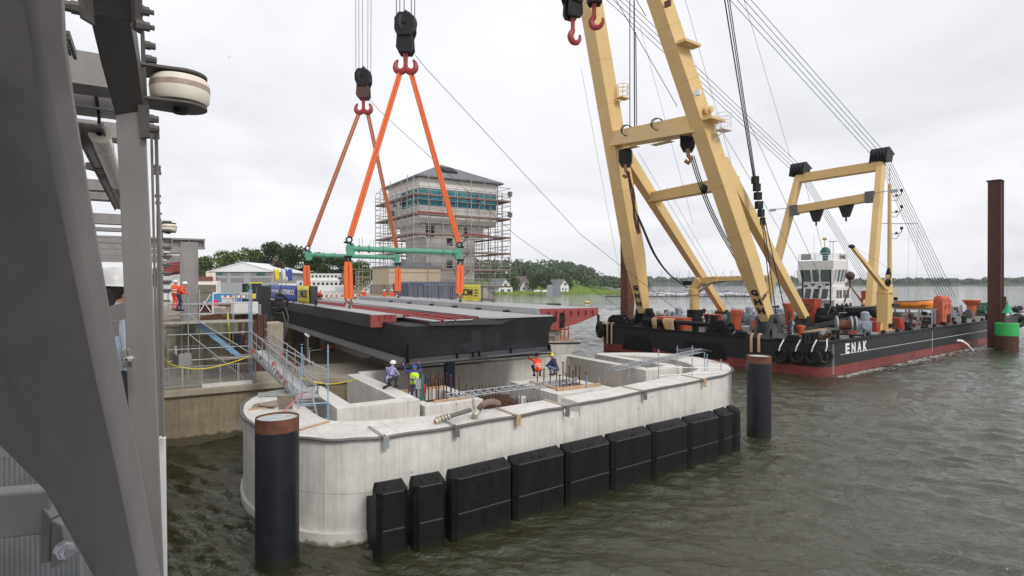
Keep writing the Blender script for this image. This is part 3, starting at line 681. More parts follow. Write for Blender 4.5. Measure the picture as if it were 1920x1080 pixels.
def fat(px):      # point on the fender line seen at a pixel column
    k = (px-960)/FPX
    for a, b in zip(fl[:-1], fl[1:]):
        pa = FA.w(a[0], -a[1]); pb = FA.w(b[0], -b[1]); d = pb-pa; u = (k*pa.y-pa.x)/(d.x-k*d.y)
        if a is fl[0] and u < 0: return pa+d*u
        if 0 <= u <= 1: return pa+d*u
    return pb
for (xa, xb, n) in ((708, 767, 1), (778, 838, 1), (851, 963, 2), (966, 1062, 2), (1065, 1147, 2), (1150, 1225, 2), (1227, 1292, 2), (1294, 1351, 2), (1354, 1376, 1), (1379, 1391, 1)):
    a, b = FA.l(fat(xa)), FA.l(fat(xb)); d = b-a
    fender(((a.x+b.x)/2, (a.y+b.y)/2), math.atan2(d.y, d.x), d.length, n)
for i in range(8):
    s = -2.4+2.55*i; a = FA.l(fat(845+i*60)); 
# pipe running round the top edge, with its hangers
edge = [(s, -t) for s, t in oL+oR]
pts = []
for i, (s, t) in enumerate(edge):
    a = V(edge[max(i-1, 0)]); b = V(edge[min(i+1, len(edge)-1)]); d = (b-a).normalized(); nrm = V((d.y, -d.x))
    sg = 1 if nrm.dot(V((s-7.5, t+6))) > 0 else -1
    pts.append((s+nrm.x*sg*.09, t+nrm.y*sg*.09, RIM-.05+(.02*math.sin(i*1.3))))
m = MB(); m.path(pts[2:-9], .062, 7); FA_p = m
pw = [FA.w(*p) for p in pts[2:-9]]; m = MB(); m.path(pw, .062, 7)
solo(m, 'service_pipe', M_hose, 'long dark grey pipe looped round the top outer edge of the concrete pier', 'pipe')
hang = [(726, M_galv, 'grey steel strap hanger gripping the pipe, leftmost on the curved pier end'), (871, M_hose, 'dark steel hanger clip on the pipe beside the two hose ends'), (962, M_wood, 'short timber hanger block with a plank behind the pipe, nearest right of the hoses'),
        (1058, M_hose, 'dark hanger with timber batten at the stepped notch of the pier'), (1214, M_hose, 'dark grey hanger and batten, second right of the notch'), (1310, M_wood, 'orange timber hanger block with batten across the rim top near the right end'), (1360, M_wood, 'small timber hanger block at the far right bend of the pier')]
front = [p for p in pts if p[1] < -8]
for px, mm, lab in hang:
    k = (px-960)/FPX; best = min(front, key=lambda q: abs(FA.w(*q).x/FA.w(*q).y-k)); wpt = FA.w(*best)
    t = T('pipe_hanger', lab, 'hanger', (wpt.x, wpt.y, RIM), FA.a, 'hangers carrying the pipe round the pier')
    m = MB(); m.box(0, -.13, -.42, .2, .05, .44); m.build('drop_plate', mm, t)
    m = MB(); m.box(-.10, .68, .006, .11, 1.5, .04); m.build('batten', mat('pale_batten', (.44, .36, .28), .85, var=.15) if px > 900 else M_galv, t)
    m = MB(); m.torus((0, .03, -.05), (1, 0, .15), .085, .02, 10, 5); m.build('clamp', M_black, t)
# ------------------------------------------------------------------ mooring piles
def pile(name, x, y, top, r, label, z0=-3):
    t = T(name, label, 'mooring pile', (x, y, 0), 0, 'black mooring piles with rusty heads')
    m = MB(); m.lathe([(r, z0), (r, top-.42)], n=40); m.build('coated_shaft', M_pile, t)
    m = MB(); m.lathe([(r*.998, top-.42), (r*.998, top), (r-.03, top), (r-.03, top-.06)], n=40); m.build('rusty_head', M_rust, t)
    m = MB(); m.lathe([(r-.032, top-.3), (r-.032, top-.055)], n=40); m.build('concrete_fill', mat('wet_pale_fill', (.42, .45, .46), .7, var=.25, scale=4), t)
    return t
pile('mooring_pile', (520-960)/FPX*18.3, 18.3, 4.72, .655, 'nearest thick black mooring pile with a rusty brown head and pale concrete fill')
tp = pile('mooring_pile', (1423-960)/FPX*33.4, 33.4, 4.72, .665, 'black mooring pile with a brown head and two tan straps, standing right of the pier')
# ------------------------------------------------------------------ loose things on the pier
m = MB(); a = FA.w(-.6, -12.1, RIM+.1); b = G(883, 760, RIM+.35)
c0 = G(822, 790, RIM+.1); c1 = G(884, 768, RIM+.35)
hz = T('suction_hose', 'straight grey rigid hose with brass couplings lying on the pier rim', 'hose', c0)
m = MB(); d = c1-c0; m.tube((0, 0, .06), d*.98, .085, n=10); m.build('tube', M_hose, hz)
m = MB(); u = d.normalized()
for k in (.0, .08, .16, .24): m.tube(u*(k*1.6)+V((0, 0, .05)), u*(k*1.6+.07)+V((0, 0, .06)), .125, n=12)
m.tube(-u*.15+V((0, 0, .03)), V((0, 0, .05)), .10, n=12); m.build('coupling', mat('brass_grey', (.45, .40, .32), .45, metal=.4), hz)
m = MB(); m.tube(-u*.155+V((0, 0, .03)), -u*.165+V((0, 0, .03)), .07, n=10); m.build('red_cap', M_ored, hz)
h2 = T('suction_hose', 'short curved brown hose with an elbow hanging over the pier edge', 'hose', G(893, 780, RIM))
q = lambda px, py, z: G(px, py, z)-G(893, 780, RIM)
m = MB(); m.path(spl([tuple(q(935, 757, RIM+.1)), tuple(q(925, 753, RIM+.45)), tuple(q(908, 757, RIM+.6)), tuple(q(897, 768, RIM+.35))], 5), .12, 9); m.build('bend', mat('brown_hose', (.20, .15, .11), .6), h2)
m = MB(); m.path([q(897, 768, RIM+.35), q(891, 776, RIM+.22), q(889, 786, RIM-.02), q(889, 796, RIM-.35)], [.15, .13, .12, .13], 10); m.torus(q(888, 760, RIM+.45), (1, .2, 0), .26, .035, 14, 6); m.build('elbow', mat('worn_steel_coupling', (.42, .39, .32), .5, metal=.3), h2)
# aluminium lattice beams leaning over the chambers
def lattice(name, p, q_, wd, label):
    p, q_ = V(p), V(q_); base = V((p.x, p.y, p.z)); L_ = (q_-p).length; d = (q_-p).normalized(); sd_ = d.cross(V((0, 0, 1))).normalized(); up = sd_.cross(d)
    t = T(name, label, 'scaffold beam', base)
    ch = []
    for a, b in ((0, 0), (1, 0), (.5, .5)): 
        m = MB(); o = sd_*(a*wd)+up*(b*wd); m.tube(o, o+d*L_, .03, n=6); m.build('chord', M_galv, t); ch.append(o)
    m = MB(); n = int(L_/.45)
    for i in range(n):
        for a, b in ((0, 2), (2, 1), (1, 0)): m.tube(ch[a]+d*(L_*i/n), ch[b]+d*(L_*(i+.5)/n), .014, n=4); m.tube(ch[b]+d*(L_*(i+.5)/n), ch[a]+d*(L_*(i+1)/n), .014, n=4)
    m.build('bracing', M_galv, t); return t
lattice('lattice_beam', G(833, 745, RIM-.25), G(1078, 714, RIM-.25), .4, 'long galvanised lattice beam lying across both bearing blocks')
lattice('lattice_beam', G(1140, 694, RIM+.1), G(1310, 659, RIM+.15), .42, 'galvanised lattice beam reaching to the far right pier end')
def post(px, py0, py1, z, mm=M_galv, label='', rz=0, g='scaffold posts on the pier'):
    p = G(px, py1, z); h = (py1-py0)/FPX*p.y
    t = T('scaffold_post', label, 'scaffold post', p, 0, g)
    m = MB(); m.tube((0, 0, 0), (0, 0, h), .026, n=7); m.build('tube', mm, t)
    m = MB(); 
    for k in range(int(h/.5)+1): m.lathe([(.055, 0), (.055, .02)], (0, 0, .1+k*.5), n=8)
    m.box(0, 0, 0, .14, .14, .015); m.build('rosette', mm, t); return p
post(1235, 655, 716, 3.4, label='galvanised scaffold post on the right half of the pier, left of the loose tarpaulin')
post(1270, 649, 708, 3.4, label='second scaffold post from the left in the right end of the pier')
post(1298, 648, 712, 3.4, label='tall scaffold post carrying a rail in the right end of the pier')
post(1321, 660, 700, 3.5, label='short post of the close pair near the pier tip')
post(1326, 664, 700, 3.5, mm=M_blue, label='blue post of the close pair near the pier tip')
post(1352, 673, 694, RIM, label='short post standing at the right tip of the pier')
post(1100, 704, 738, 3.0, mm=M_blue, label='blue post at the right corner of the right bearing block')
post(1123, 708, 732, 3.0, label='short grey post beside the right bearing block')
post(1012, 716, 752, 2.9, label='grey post in front of the right bearing block')
post(1180, 690, 724, 3.0, mm=M_blue, label='blue post under the lattice beam in the right chamber')
a, b = G(1236, 688, RIM+.5), G(1352, 691, RIM+.3); m = MB(); m.tube(a, b, .025, n=6); a2 = G(1236, 701, RIM); m.tube(a-V((0, 0, .5)), b-V((0, 0, .2)), .02, n=6)
solo(m, 'guard_rail', M_galv, 'horizontal tube rail joining the posts at the right pier end', 'rail')
# rubble of boards and rags on the left end
m = MB(); c = G(505, 762, RIM)
for (dx, dy, sx, sy, sz, rz) in ((.1, 0, 1.5, .35, .1, .4), (.3, .25, 1.3, .25, .16, .9), (.0, -.3, .9, .3, .08, -.2)): m.box(c.x+dx, c.y+dy, RIM+.01+.09*len(m.v)/8*.5, sx, sy, sz, rz)
solo(m, 'board_pile', M_woodg, 'small pile of grey boards on the left pier end', 'boards')
m = MB(); a = G(522, 768, RIM+.05); b = G(519, 742, RIM+.75); m.ext([a, a+V((.55, .1, 0)), b+V((.5, .1, 0)), b], (0, .05, .03))
solo(m, 'leaning_board', M_woodg, 'wide grey board leaning upright on the left pier end', 'board')
a, b = G(484, 740, RIM+.12), G(537, 738, RIM+.12); m = MB(); m.beam(a, b, .14, .16); solo(m, 'steel_bar', M_galv, 'grey square bar lying across the left pier end', 'bar')
a, b = G(466, 768, RIM+.03), G(508, 763, RIM+.03); m = MB(); m.beam(a, b, .1, .05); solo(m, 'timber_batten', M_wood, 'thin timber batten across the left pier end rim', 'batten')
a, b = G(562, 806, RIM+.03), G(617, 790, RIM+.03); m = MB(); m.beam(a, b, .1, .05); solo(m, 'timber_batten', M_wood, 'thin timber batten across the rim right of the near pile', 'batten')
# bucket, tool case, tarp
p = G(979, 757, 2.6); t = T('bucket', 'white plastic bucket beside the right bearing block', 'bucket', p)
m = MB(); m.lathe([(.17, 0), (.2, .34), (.21, .35), (.21, .38), (.18, .38)], n=14); m.build('pail', M_white, t); m = MB(); m.torus((0, 0, .34), (1, 0, .3), .2, .008, 12, 4, 0, PI); m.build('handle', M_galv, t)
p = G(1300, 662, RIM); m = MB(); rnd = random.Random(4); n = 8; P = []
for j in range(n+1):
    for i in range(n+1):
        x = -1.2+2.4*i/n; y = -.7+1.4*j/n; P.append((p.x+x, p.y+y, RIM+.15+.22*math.exp(-(x*x+y*y))+rnd.uniform(-.05, .05)))
m.add(P, [(j*(n+1)+i, j*(n+1)+i+1, (j+1)*(n+1)+i+1, (j+1)*(n+1)+i) for i in range(n) for j in range(n)])
solo(m, 'tarpaulin', mat('dark_tarpaulin', (.02, .025, .045), .6), 'crumpled dark blue tarpaulin on the right pier end', 'tarpaulin')
# two timber props in the right chamber
for px, lab in ((1158, 'left thin timber prop standing in the right chamber'), (1172, 'right thin timber prop standing in the right chamber')):
    a = G(px, 728, 2.4); m = MB(); m.beam(a, a+V((.35, 0, 1.5)), .05, .05, (0, 1, 0)); solo(m, 'timber_prop', M_wood, lab, 'prop')
# core drill rig next to the yellow vest
p = G(787, 750, 3.3); t = T('core_drill', 'small core drill on a stand at the near corner of the left bearing block', 'drill', p)
m = MB(); m.box(0, 0, 0, .5, .35, .06); m.beam((.15, 0, .05), (.15, 0, 1.25), .09, .12, (1, 0, 0)); m.build('stand', mat('teal_paint', (.03, .16, .17), .5), t)
m = MB(); m.box(-.05, 0, .55, .26, .24, .45); m.tube((-.05, 0, .1), (-.05, 0, .55), .07, n=10); m.build('motor', M_galv, t)
m = MB(); m.box(.26, -.05, .35, .12, .16, .4); m.build('grip', M_ored, t)
# blue steel prop under the bridge leaf
c = FA.w(4.95, -2.0, 1.45); t = T('steel_prop', 'dark blue square steel column standing under the bridge leaf', 'column', c, FA.a)
m = MB(); m.box(0, 0, 0, .56, .56, .12); m.box(0, 0, .12, .4, .5, 2.75); m.box(.22, 0, .12, .06, .52, 2.75); m.box(-.22, 0, .12, .06, .52, 2.75); m.build('shaft', M_dkblue, t, bevel=.01)
m = MB(); m.box(0, 0, 2.87, .75, .75, .12); m.build('head_plate', M_black, t)
# ------------------------------------------------------------------ bridge leaf hanging from the slings; frame x across, y along
FD = Frame((-5.65, 30.5, 0), 32)
leaf = T('bridge_leaf', 'huge dark steel bascule bridge leaf hanging level from orange slings over the pier', 'bridge section', FD.o, FD.a)
UW = 9.75; ZB = 4.6; ZT = 6.86
def zt(u): return ZT+.006*u
# main box girder: front face curves in at the right
m = MB()
prof = [(0, ZB), (9.55, ZB+.16), (9.35, ZB+.6), (9.35, ZB+1.2), (9.6, ZB+1.8), (9.95, 6.55), (9.95, 6.86), (1.5, 6.82), (1.5, 6.62), (.1, 6.62)]
m.ext([(u, 0, z) for u, z in prof], (0, 38, 0)); m.build('box_girder', M_deckbox, leaf, bevel=.02)
m = MB()
for u, wd in ((.02, .22), (2.9, .12), (3.9, .18), (4.3, .12), (6.4, .12), (9.2, .18)): m.box(u+.1, -.12, ZB+.02+.016*u, .035, .24, .35 if u > .1 else 1.1)
m.box(4.75, -.25, ZB+.005, 9.5, .5, .03); m.build('stiffener', M_deckbox, leaf)
M_fl = mat('flange_grey', (.05, .052, .057), .5, var=.15)
m = MB(); m.ext([(-.02, -.40, ZB-.02), (9.3, -.40, ZB+.13), (9.3, -.02, ZB+.20), (-.02, -.02, ZB+.06)], (0, 0, .04)); m.ext([(.1, -.022, ZB+.07), (9.2, -.022, ZB+.21), (9.2, -.022, ZB+.42), (.1, -.022, ZB+.28)], (0, -.012, 0)); m.build('bottom_flange', M_fl, leaf)
m = MB(); m.ext([(-.34, 0, ZB-.03), (.1, 0, ZB-.03), (.1, 0, ZB+.01), (-.006, 0, ZB+.34), (-.05, 0, ZB+.34), (-.34, 0, ZB+.04)], (0, 37.8, 0)); m.build('side_flange', M_fl, leaf)
m = MB(); rnd = random.Random(2)
for i in range(150):
    u = .1+9.3*i/150
    if (int(i/19)) % 4 == 3: continue
    m.tube((u, -.42, ZB+.03+.014*u), (u, -.42, ZB+.14+.014*u), .012, n=4)
m.build('shear_studs', M_galv, leaf, stuff=False)
# overhanging lip plates on the front, repair paint patches are in the steel
m = MB(); m.ext([(1.35, -.25, 6.62), (4.7, -.25, 6.55), (5.8, -.1, 6.5), (7, 0.0, 6.83), (1.35, 0, 6.83)], (0, .5, 0)) ; m.build('front_lip', M_deckd, leaf)
m = MB(); m.box(4.25, -.006, ZB+.2, .62, .012, 1.35); m.ext([(3.1, -.001, ZB+.85), (3.95, -.001, ZB+1.0), (3.95, -.001, ZB+.3)], (0, -.011, 0)); m.ext([(5.4, -.001, ZB+.2), (8.1, -.001, ZB+.2), (8.1, -.001, ZB+.75), (6.9, -.001, ZB+.8), (6.2, -.001, ZB+.55), (5.4, -.001, ZB+.5)], (0, -.010, 0)); m.ext([(5.5, -.001, ZB+.55), (5.75, -.001, ZB+.55), (5.8, -.001, ZB+1.4), (5.6, -.001, ZB+1.45)], (0, -.009, 0)); m.build('touched_up_paint', mat('fresh_grey_paint', (.014, .016, .020), .5, spec=.35), leaf)
# left cantilever with long fascia
m = MB(); m.ext([(-.62, 3.9, 6.33), (-.56, 3.9, 6.33), (-.56, 3.9, 7.08), (-.62, 3.9, 7.08)], (0, 34, 0)); m.build('fascia', M_deckd, leaf)
m = MB(); m.ext([(-.56, 3.95, 6.36), (1.2, 3.95, 6.15), (1.2, 3.95, 6.2), (-.56, 3.95, 6.42)], (0, 34, 0)); m.build('soffit', M_deckbox, leaf)
m = MB(); m.box(.08, 20.9, 6.95, 1.28, 34, .1); m.box(1.1, 20.9, 6.86, .6, 33.9, .1); m.build('edge_walkway', M_decktop, leaf)
m = MB()
m.ext([(-.615, 3.82, 7.06), (.95, 3.82, 7.04), (.95, 3.82, 6.62), (.55, 3.82, 6.3), (-.615, 3.82, 6.34)], (0, .07, 0)); 
for u in (-.1, .25, .6): m.box(u, 3.74, 6.82, .05, .16, .2)
m.build('cut_end_plate', M_primer, leaf)
# deck surface strips
m = MB(); m.prism([(1.45, 3.9), (2.0, 3.9), (2.55, .2), (4.0, .2), (4.0, -.1), (1.5, -.1)], 6.83, 6.88)
m.prism([(.95, 3.92), (1.44, 3.92), (1.44, 37.8), (.95, 37.8)], 6.97, 7.0) ; m.build('deck_plate', M_decktop, leaf)
m = MB(); m.prism([(3.8, 37.9), (9.55, 37.9), (9.55, -.12), (5.6, -.12), (4.75, .6), (4.75, 6)], 6.86, 6.93); m.build('deck_plate', M_decktop, leaf)
m = MB()
for i in range(40): m.tube((5.7+.097*i, -.1, 6.93), (5.7+.097*i, -.1, 6.99), .012, n=4)
m.build('edge_studs', M_galv, leaf)
# red primed trough with ribs between the strips
m = MB(); m.box(2.6, 19.2, 6.72, 2.2, 37.2, .12); m.build('trough', M_primer, leaf)
m = MB()
for i in range(100): m.box(2.6, 5.2+.32*i, 6.84, 2.1, .05, .13)
m.box(1.56, 20, 6.84, .06, 32, .17); m.box(2.6, 20, 6.84, .06, 32, .15)
m.build('trough_ribs', M_primer, leaf)
for u, w_ in ((2.1, .28), (2.9, .10), (3.5, .3), (4.35, .28)):
    m = MB(); m.box(u, 2.7+.45*(u > 3), 6.70, w_, 5.6, .26); m.build('rail_beam', M_primer, leaf)
    m = MB(); m.box(u, 2.7+.45*(u > 3)-2.815, 6.77, w_*.45, .03, .1); m.build('slot', M_dark, leaf)
m = MB(); m.box(4.68, 19, 6.94, .06, 37, .04); m.build('edge_angle', M_deckd, leaf)
# raised right walkway with its kerb and cut end
m = MB(); m.ext([(9.2, .9, 6.95), (14.0, .9, 7.02), (14.0, .9, 7.24), (9.2, .9, 7.30)], (0, 37, 0)); m.build('raised_walkway', M_decktop, leaf)
m = MB(); m.ext([(9.6, 1.0, 5.75), (10.4, 1.0, 5.85), (12.2, 1.0, 6.3), (13.8, 1.0, 6.78), (13.8, 1.0, 6.94), (9.6, 1.0, 6.94)], (0, 36.8, 0)); m.build('bracket_girder', M_deckd, leaf)
m = MB(); m.ext([(9.75, .82, 5.9), (10.6, .82, 5.95), (12.2, .82, 6.25), (14.0, .82, 6.78), (14.0, .82, 7.24), (9.23, .82, 7.29), (9.5, .82, 6.5)], (0, .07, 0)); m.build('cut_end_plate', M_primer, leaf)
m = MB()
for i in range(7): m.box(9.9+.6*i, .72, 6.83, .09, .18, .28)
for i in range(4): m.box(9.9+.45*i, .74, 6.45+.03*i, .06, .14, .07)
m.build('rib', M_primer, leaf)
m = MB(); m.ext([(10.75, .74, 5.98), (11.1, .74, 6.05), (11.15, .74, 7.0), (10.8, .74, 7.0)], (0, .07, 0)); m.box(13.9, .7, 6.2, .12, .12, .6); m.build('web_plate', M_deckbox, leaf)
m = MB()
for v_ in (4.6, 8.6, 12.5, 17, 22, 27): m.box(9.15, v_, 6.94, .4, .5, .12)
m.build('drain_slot', M_dark, leaf)
# grey parapet panel at the far left with its banners
def pv(px): # distance along the left edge for a pixel column
    k = (px-960)/FPX; a = FD.w(-.62, 0); b = FD.w(-.62, 1)-a; return (k*a.y-a.x)/(b.x-k*b.y)
v0, v1 = pv(592), pv(503)
m = MB(); m.box(-.5, (v0+v1)/2, 7.2, .06, v1-v0, 1.45); m.build('parapet_panel', M_deckd, leaf)
m = MB()
for k in range(6): m.box(-.56, v0+.3+(v1-v0-.6)*k/5, 6.97, .09, .12, .5)
m.build('parapet_bracket', M_deckd, leaf)
def banner(p0, p1, mm, lab, z0=7.22, z1=8.63):
    a, b = pv(p1), pv(p0); t = T('banner', lab, 'banner', FD.w(-.6, (a+b)/2, z0), FD.a, 'company banners tied to the bridge parapet')
    m = MB(); n = 12; P = []
    for i in range(n+1):
        y = (b-a)/2-(b-a)*i/n
        for j in range(5): P.append((-.02+.035*math.sin(i*1.7+j*.8)*(1-j/5), y, (z1-z0)*j/4-(.05*math.sin(i*1.1)**2 if j == 0 else 0)))
    m.add(P, [(i*5+j, (i+1)*5+j, (i+1)*5+j+1, i*5+j+1) for i in range(n) for j in range(4)]); o = m.build('cloth', mm, t); s = o.modifiers.new('s', 'SOLIDIFY'); s.thickness = .01
    return t, b-a
t, L_ = banner(508, 525, mat('pale_blue_banner', (.10, .15, .40), .7, var=.2), 'narrow faded blue banner at the far left end of the parapet')
lettering('SCHACHTBAU', .4, M_textw, t, (-.085, 0, .8), (0, -1, 0), (0, 0, 1), width=L_*.75)
t, L_ = banner(526, 556, M_bannerb, 'blue banner with white company name beside the yellow banner')
lettering('DEPENBROCK', .62, M_textw, t, (-.085, -.06*L_, .78), (0, -1, 0), (0, 0, 1), width=L_*.72, bold=.012); lettering('b', .7, mat('yellow_lettering', (.75, .65, .1), .6), t, (-.085, L_*.41, .8), (0, -1, 0), (0, 0, 1))
t, L_ = banner(557, 579, M_bannery, 'yellow banner with dark blue letters on the parapet')
def mce(t, L_, y0, xd):
    dk = mat('dark_blue_lettering', (.03, .03, .12), .6)
    lettering('MCE', .85, dk, t, (-.085 if xd < 0 else .085, xd*L_*.12, .72), (0, xd, 0), (0, 0, 1), width=L_*.52, bold=.02)
    m = MB()
    for k in range(3): m.box(-.085 if xd < 0 else .085, -xd*L_*.30, .42+.24*k, .012, L_*.13, .09)
    m.build('logo_bars', dk, t)
mce(t, L_, 0, -1)
# railing with dark mesh on the raised side, toward the tower
RU = 12.9
def rv(px): k = (px-960)/FPX; a = FD.w(RU, 0); b = FD.w(RU, 1)-a; return (k*a.y-a.x)/(b.x-k*b.y)
def rail_panel(pa, pb, name, lab, n):
    a, b = rv(pb), rv(pa); t = T(name, lab, 'railing', FD.w(RU, (a+b)/2, 7.28), FD.a, 'mesh railings on the raised walkway'); L_ = b-a
    for k in range(n+1): m = MB(); m.box(0, -L_/2+L_*k/n, 0, .09, .07, 1.32); m.box(.0, -L_/2+L_*k/n, -.01, .2, .2, .03); m.build('post', M_frame_d, t)
    m = MB(); m.tube((0, -L_/2, 1.3), (0, L_/2, 1.3), .035, n=6); m.tube((0, -L_/2, .16), (0, L_/2, .16), .025, n=6); m.build('handrail', M_frame_d, t)
    m = MB(); k = int(L_/.14)
    for i in range(k): y = -L_/2+L_*(i+.5)/k; m.box(0, y, .17, .012, .022, 1.12)
    for i in range(9): m.box(.012, 0, .25+.115*i, .008, L_, .010)
    m.build('mesh_infill', M_frame_d, t)
rail_panel(696, 778, 'mesh_railing', 'left length of dark mesh railing on the raised walkway, in front of the beige building', 3)
rail_panel(783, 845, 'mesh_railing', 'middle length of dark mesh railing, in front of the blue grey container', 3)
rail_panel(848, 925, 'mesh_railing', 'right length of dark mesh railing with the yellow cloth tied to it', 4)
a, b = rv(903), rv(862); t = T('banner', 'yellow cloth with mirrored dark letters hung on the mesh railing by the near right sling', 'banner', FD.w(RU-.12, (a+b)/2, 7.32), FD.a, 'company banners tied to the bridge parapet')
m = MB(); P = []; n = 10; L_ = b-a
for i in range(n+1):
    y = L_/2-L_*i/n
    for j in range(5): P.append((.03*math.sin(i*1.4+j), y, 1.42*j/4-(.09*math.cos(i*.6)**2 if j == 0 else 0)))
m.add(P, [(i*5+j, (i+1)*5+j, (i+1)*5+j+1, i*5+j+1) for i in range(n) for j in range(4)]); o = m.build('cloth', M_bannery, t); s = o.modifiers.new('s', 'SOLIDIFY'); s.thickness = .01
m = MB(); m.box(-.03, 0, 1.2, .03, L_*.99, .22); m.box(-.03, 0, .0, .03, L_*.96, .12); m.build('folded_hem', mat('bright_yellow_cloth', (.85, .76, .10), .7), t)
dk = mat('dark_blue_lettering', (.03, .03, .12), .6)
me = text_mesh('MCE', .8, .01, .02, L_*.5)
for v in me.vertices: v.co = V((-.07, v.co.x+L_*.08, v.co.y+.68))
me.materials.clear(); me.materials.append(dk); o = bpy.data.objects.new('lettering', me); col.objects.link(o); o.parent = t
m = MB()
for k in range(3): m.box(-.07, -L_*.32, .40+.24*k, .012, L_*.14, .09)
m.build('logo_bars', dk, t)
# ------------------------------------------------------------------ slings, spreaders, blocks
BZ = 11.45
NL, NR = FD.w(1.0, 14.0, BZ+.02), FD.w(10.35, 14.0, BZ-.05)
FL, FR = FD.w(1.1, 28.0, BZ+.1), FD.w(10.25, 28.0, BZ+.02)
HA = V((-8.35, 45.2, 25.9)); HB = V((-14.75, 57.2, 26.2))
def spreader(a, b, lab):
    t = WT('spreader_pipe', lab, 'spreader beam', tuple((a+b)/2), 'green spreader pipes'); d = (b-a).normalized()
    m = MB(); m.tube(a+d*.35, b-d*.35, .205, n=18); t.part(m, 'pipe', M_green)
    for k in (.09, .17, .29, .83, .93):
        m = MB(); p = a+(b-a)*k; m.tube(p-d*.05, p+d*.05, .285, n=18); t.part(m, 'flange', M_green)
    for p, s_ in ((a, 1), (b, -1)):
        m = MB(); q_ = p+d*s_*.2; sd_ = d.cross(V((0, 0, 1))).normalized()
        m.ext([q_+V((0, 0, .38))-sd_*.12-d*.2, q_+V((0, 0, .38))-sd_*.12+d*.2, q_+V((0, 0, .1))-sd_*.12+d*.34, q_-V((0, 0, .25))-sd_*.12+d*.34, q_-V((0, 0, .55))-sd_*.12+d*.15, q_-V((0, 0, .55))-sd_*.12-d*.2, q_-V((0, 0, .2))-sd_*.12-d*.33, q_+V((0, 0, .15))-sd_*.12-d*.33], sd_*.24); t.part(m, 'end_plate', M_green)
spreader(NL, NR, 'nearer and lower green pipe spreader between the front slings')
spreader(FL, FR, 'farther green pipe spreader behind, partly hidden by the near one')
def shackle(p, d, name, lab, mm=M_black, s=1.0):
    d = V(d).normalized(); t = WT(name, lab, 'shackle', tuple(p), 'shackles of the lifting gear')
    sd_ = d.cross(V((0, 1, .1))).normalized()
    m = MB(); m.torus(V(p)+d*.25*s, sd_.cross(d), .2*s, .06*s, 14, 6, -PI, 0) ; m.torus(V(p)+d*.25*s, sd_.cross(d), .2*s, .06*s, 14, 6, 0, PI); t.part(m, 'bow', mm)
    m = MB(); m.tube(V(p)-sd_*.3*s, V(p)+sd_*.3*s, .07*s, n=8); t.part(m, 'pin', mm)
def sling(p, q_, lab, mm=M_sling, w0=.12, sep=.17, name='round_sling'):
    p, q_ = V(p), V(q_); t = WT(name, lab, 'lifting sling', tuple(q_), 'orange round slings'); d = (q_-p).normalized()
    sd_ = d.cross(V((-.53, .848, 0))).normalized()
    for s_ in (-1, 1):
        pts = [p+sd_*(s_*sep*.55), p+d*.35+sd_*(s_*sep*.8), (p+q_)/2+sd_*(s_*sep*.85), q_-d*.25+sd_*(s_*sep*.85), q_+sd_*(s_*sep*.75)]
        m = MB(); m.path(pts, [w0*.8, w0*.92, w0, w0*1.05, w0*1.05], 8); t.part(m, 'strand', mm)
UP = V((0, 0, 1))
for top, bot, w_, lab, mm in ((HA+V((-.38, 0, -.35)), NL, .12, 'bright orange sling from the near hook down to the left end of the near spreader', M_sling), (HA+V((.38, 0, -.35)), NR, .12, 'bright orange sling from the near hook down to the right end of the near spreader', M_sling),
        (HB+V((-.4, 0, -.35)), FL, .10, 'faded brown orange sling from the far hook to the left end of the far spreader', M_slingd), (HB+V((.4, 0, -.35)), FR, .10, 'faded brown orange sling from the far hook to the right end of the far spreader', M_slingd)):
    d = (top-(bot+UP*.3)).normalized(); e_ = bot+UP*.3+d*.62
    sling(top, e_, lab, mm, w0=w_, sep=.13)
    which = lab.split(' to the ')[1]
    shackle(bot+UP*.35+d*.05, d, 'shackle', 'black shackle above the '+which, s=1.05)
for top, u, v_, lab in ((NL, 1.05, 14, 'left end of the near spreader'), (NR, 10.25, 14, 'right end of the near spreader'), (FL, 1.15, 28, 'left end of the far spreader'), (FR, 10.2, 28, 'right end of the far spreader')):
    b = FD.w(u, v_, 7.0 if u < 5 else 7.28); a = top-UP*.5
    shackle(a-UP*.1, -UP, 'shackle', 'shackle hanging under the '+lab)
    sling(a-UP*.5, b+UP*.72, 'short upright orange sling between the bridge deck and the '+lab, M_sling, w0=.175, sep=.20, name='round_sling')
    shackle(b+UP*.42, UP, 'deck_shackle', 'shackle pinned to the deck under the '+lab, mm=mat('worn_red_steel', (.25, .09, .07), .6), s=1.1)
    t = WT('lifting_lug', 'grey lug on the bridge deck under the '+lab, 'lifting lug', tuple(b-UP*.1), 'lifting lugs on the bridge deck')
    m = MB(); x = V((.848, .53, 0)); m.ext([b-UP*.12-x*.3, b-UP*.12+x*.3, b+UP*.5+x*.14, b+UP*.5-x*.14], V((-.53, .848, 0))*.12); t.part(m, 'plate', M_decktop)
    m = MB(); y_ = V((-.53, .848, 0)); m.ext([b-UP*.12-y_*.25, b-UP*.12+y_*.4, b+UP*.25+y_*.25, b+UP*.25-y_*.2], x*.08); t.part(m, 'gusset', M_deckd)
XD = V((.6, -.8, 0))            # axle direction of the blocks
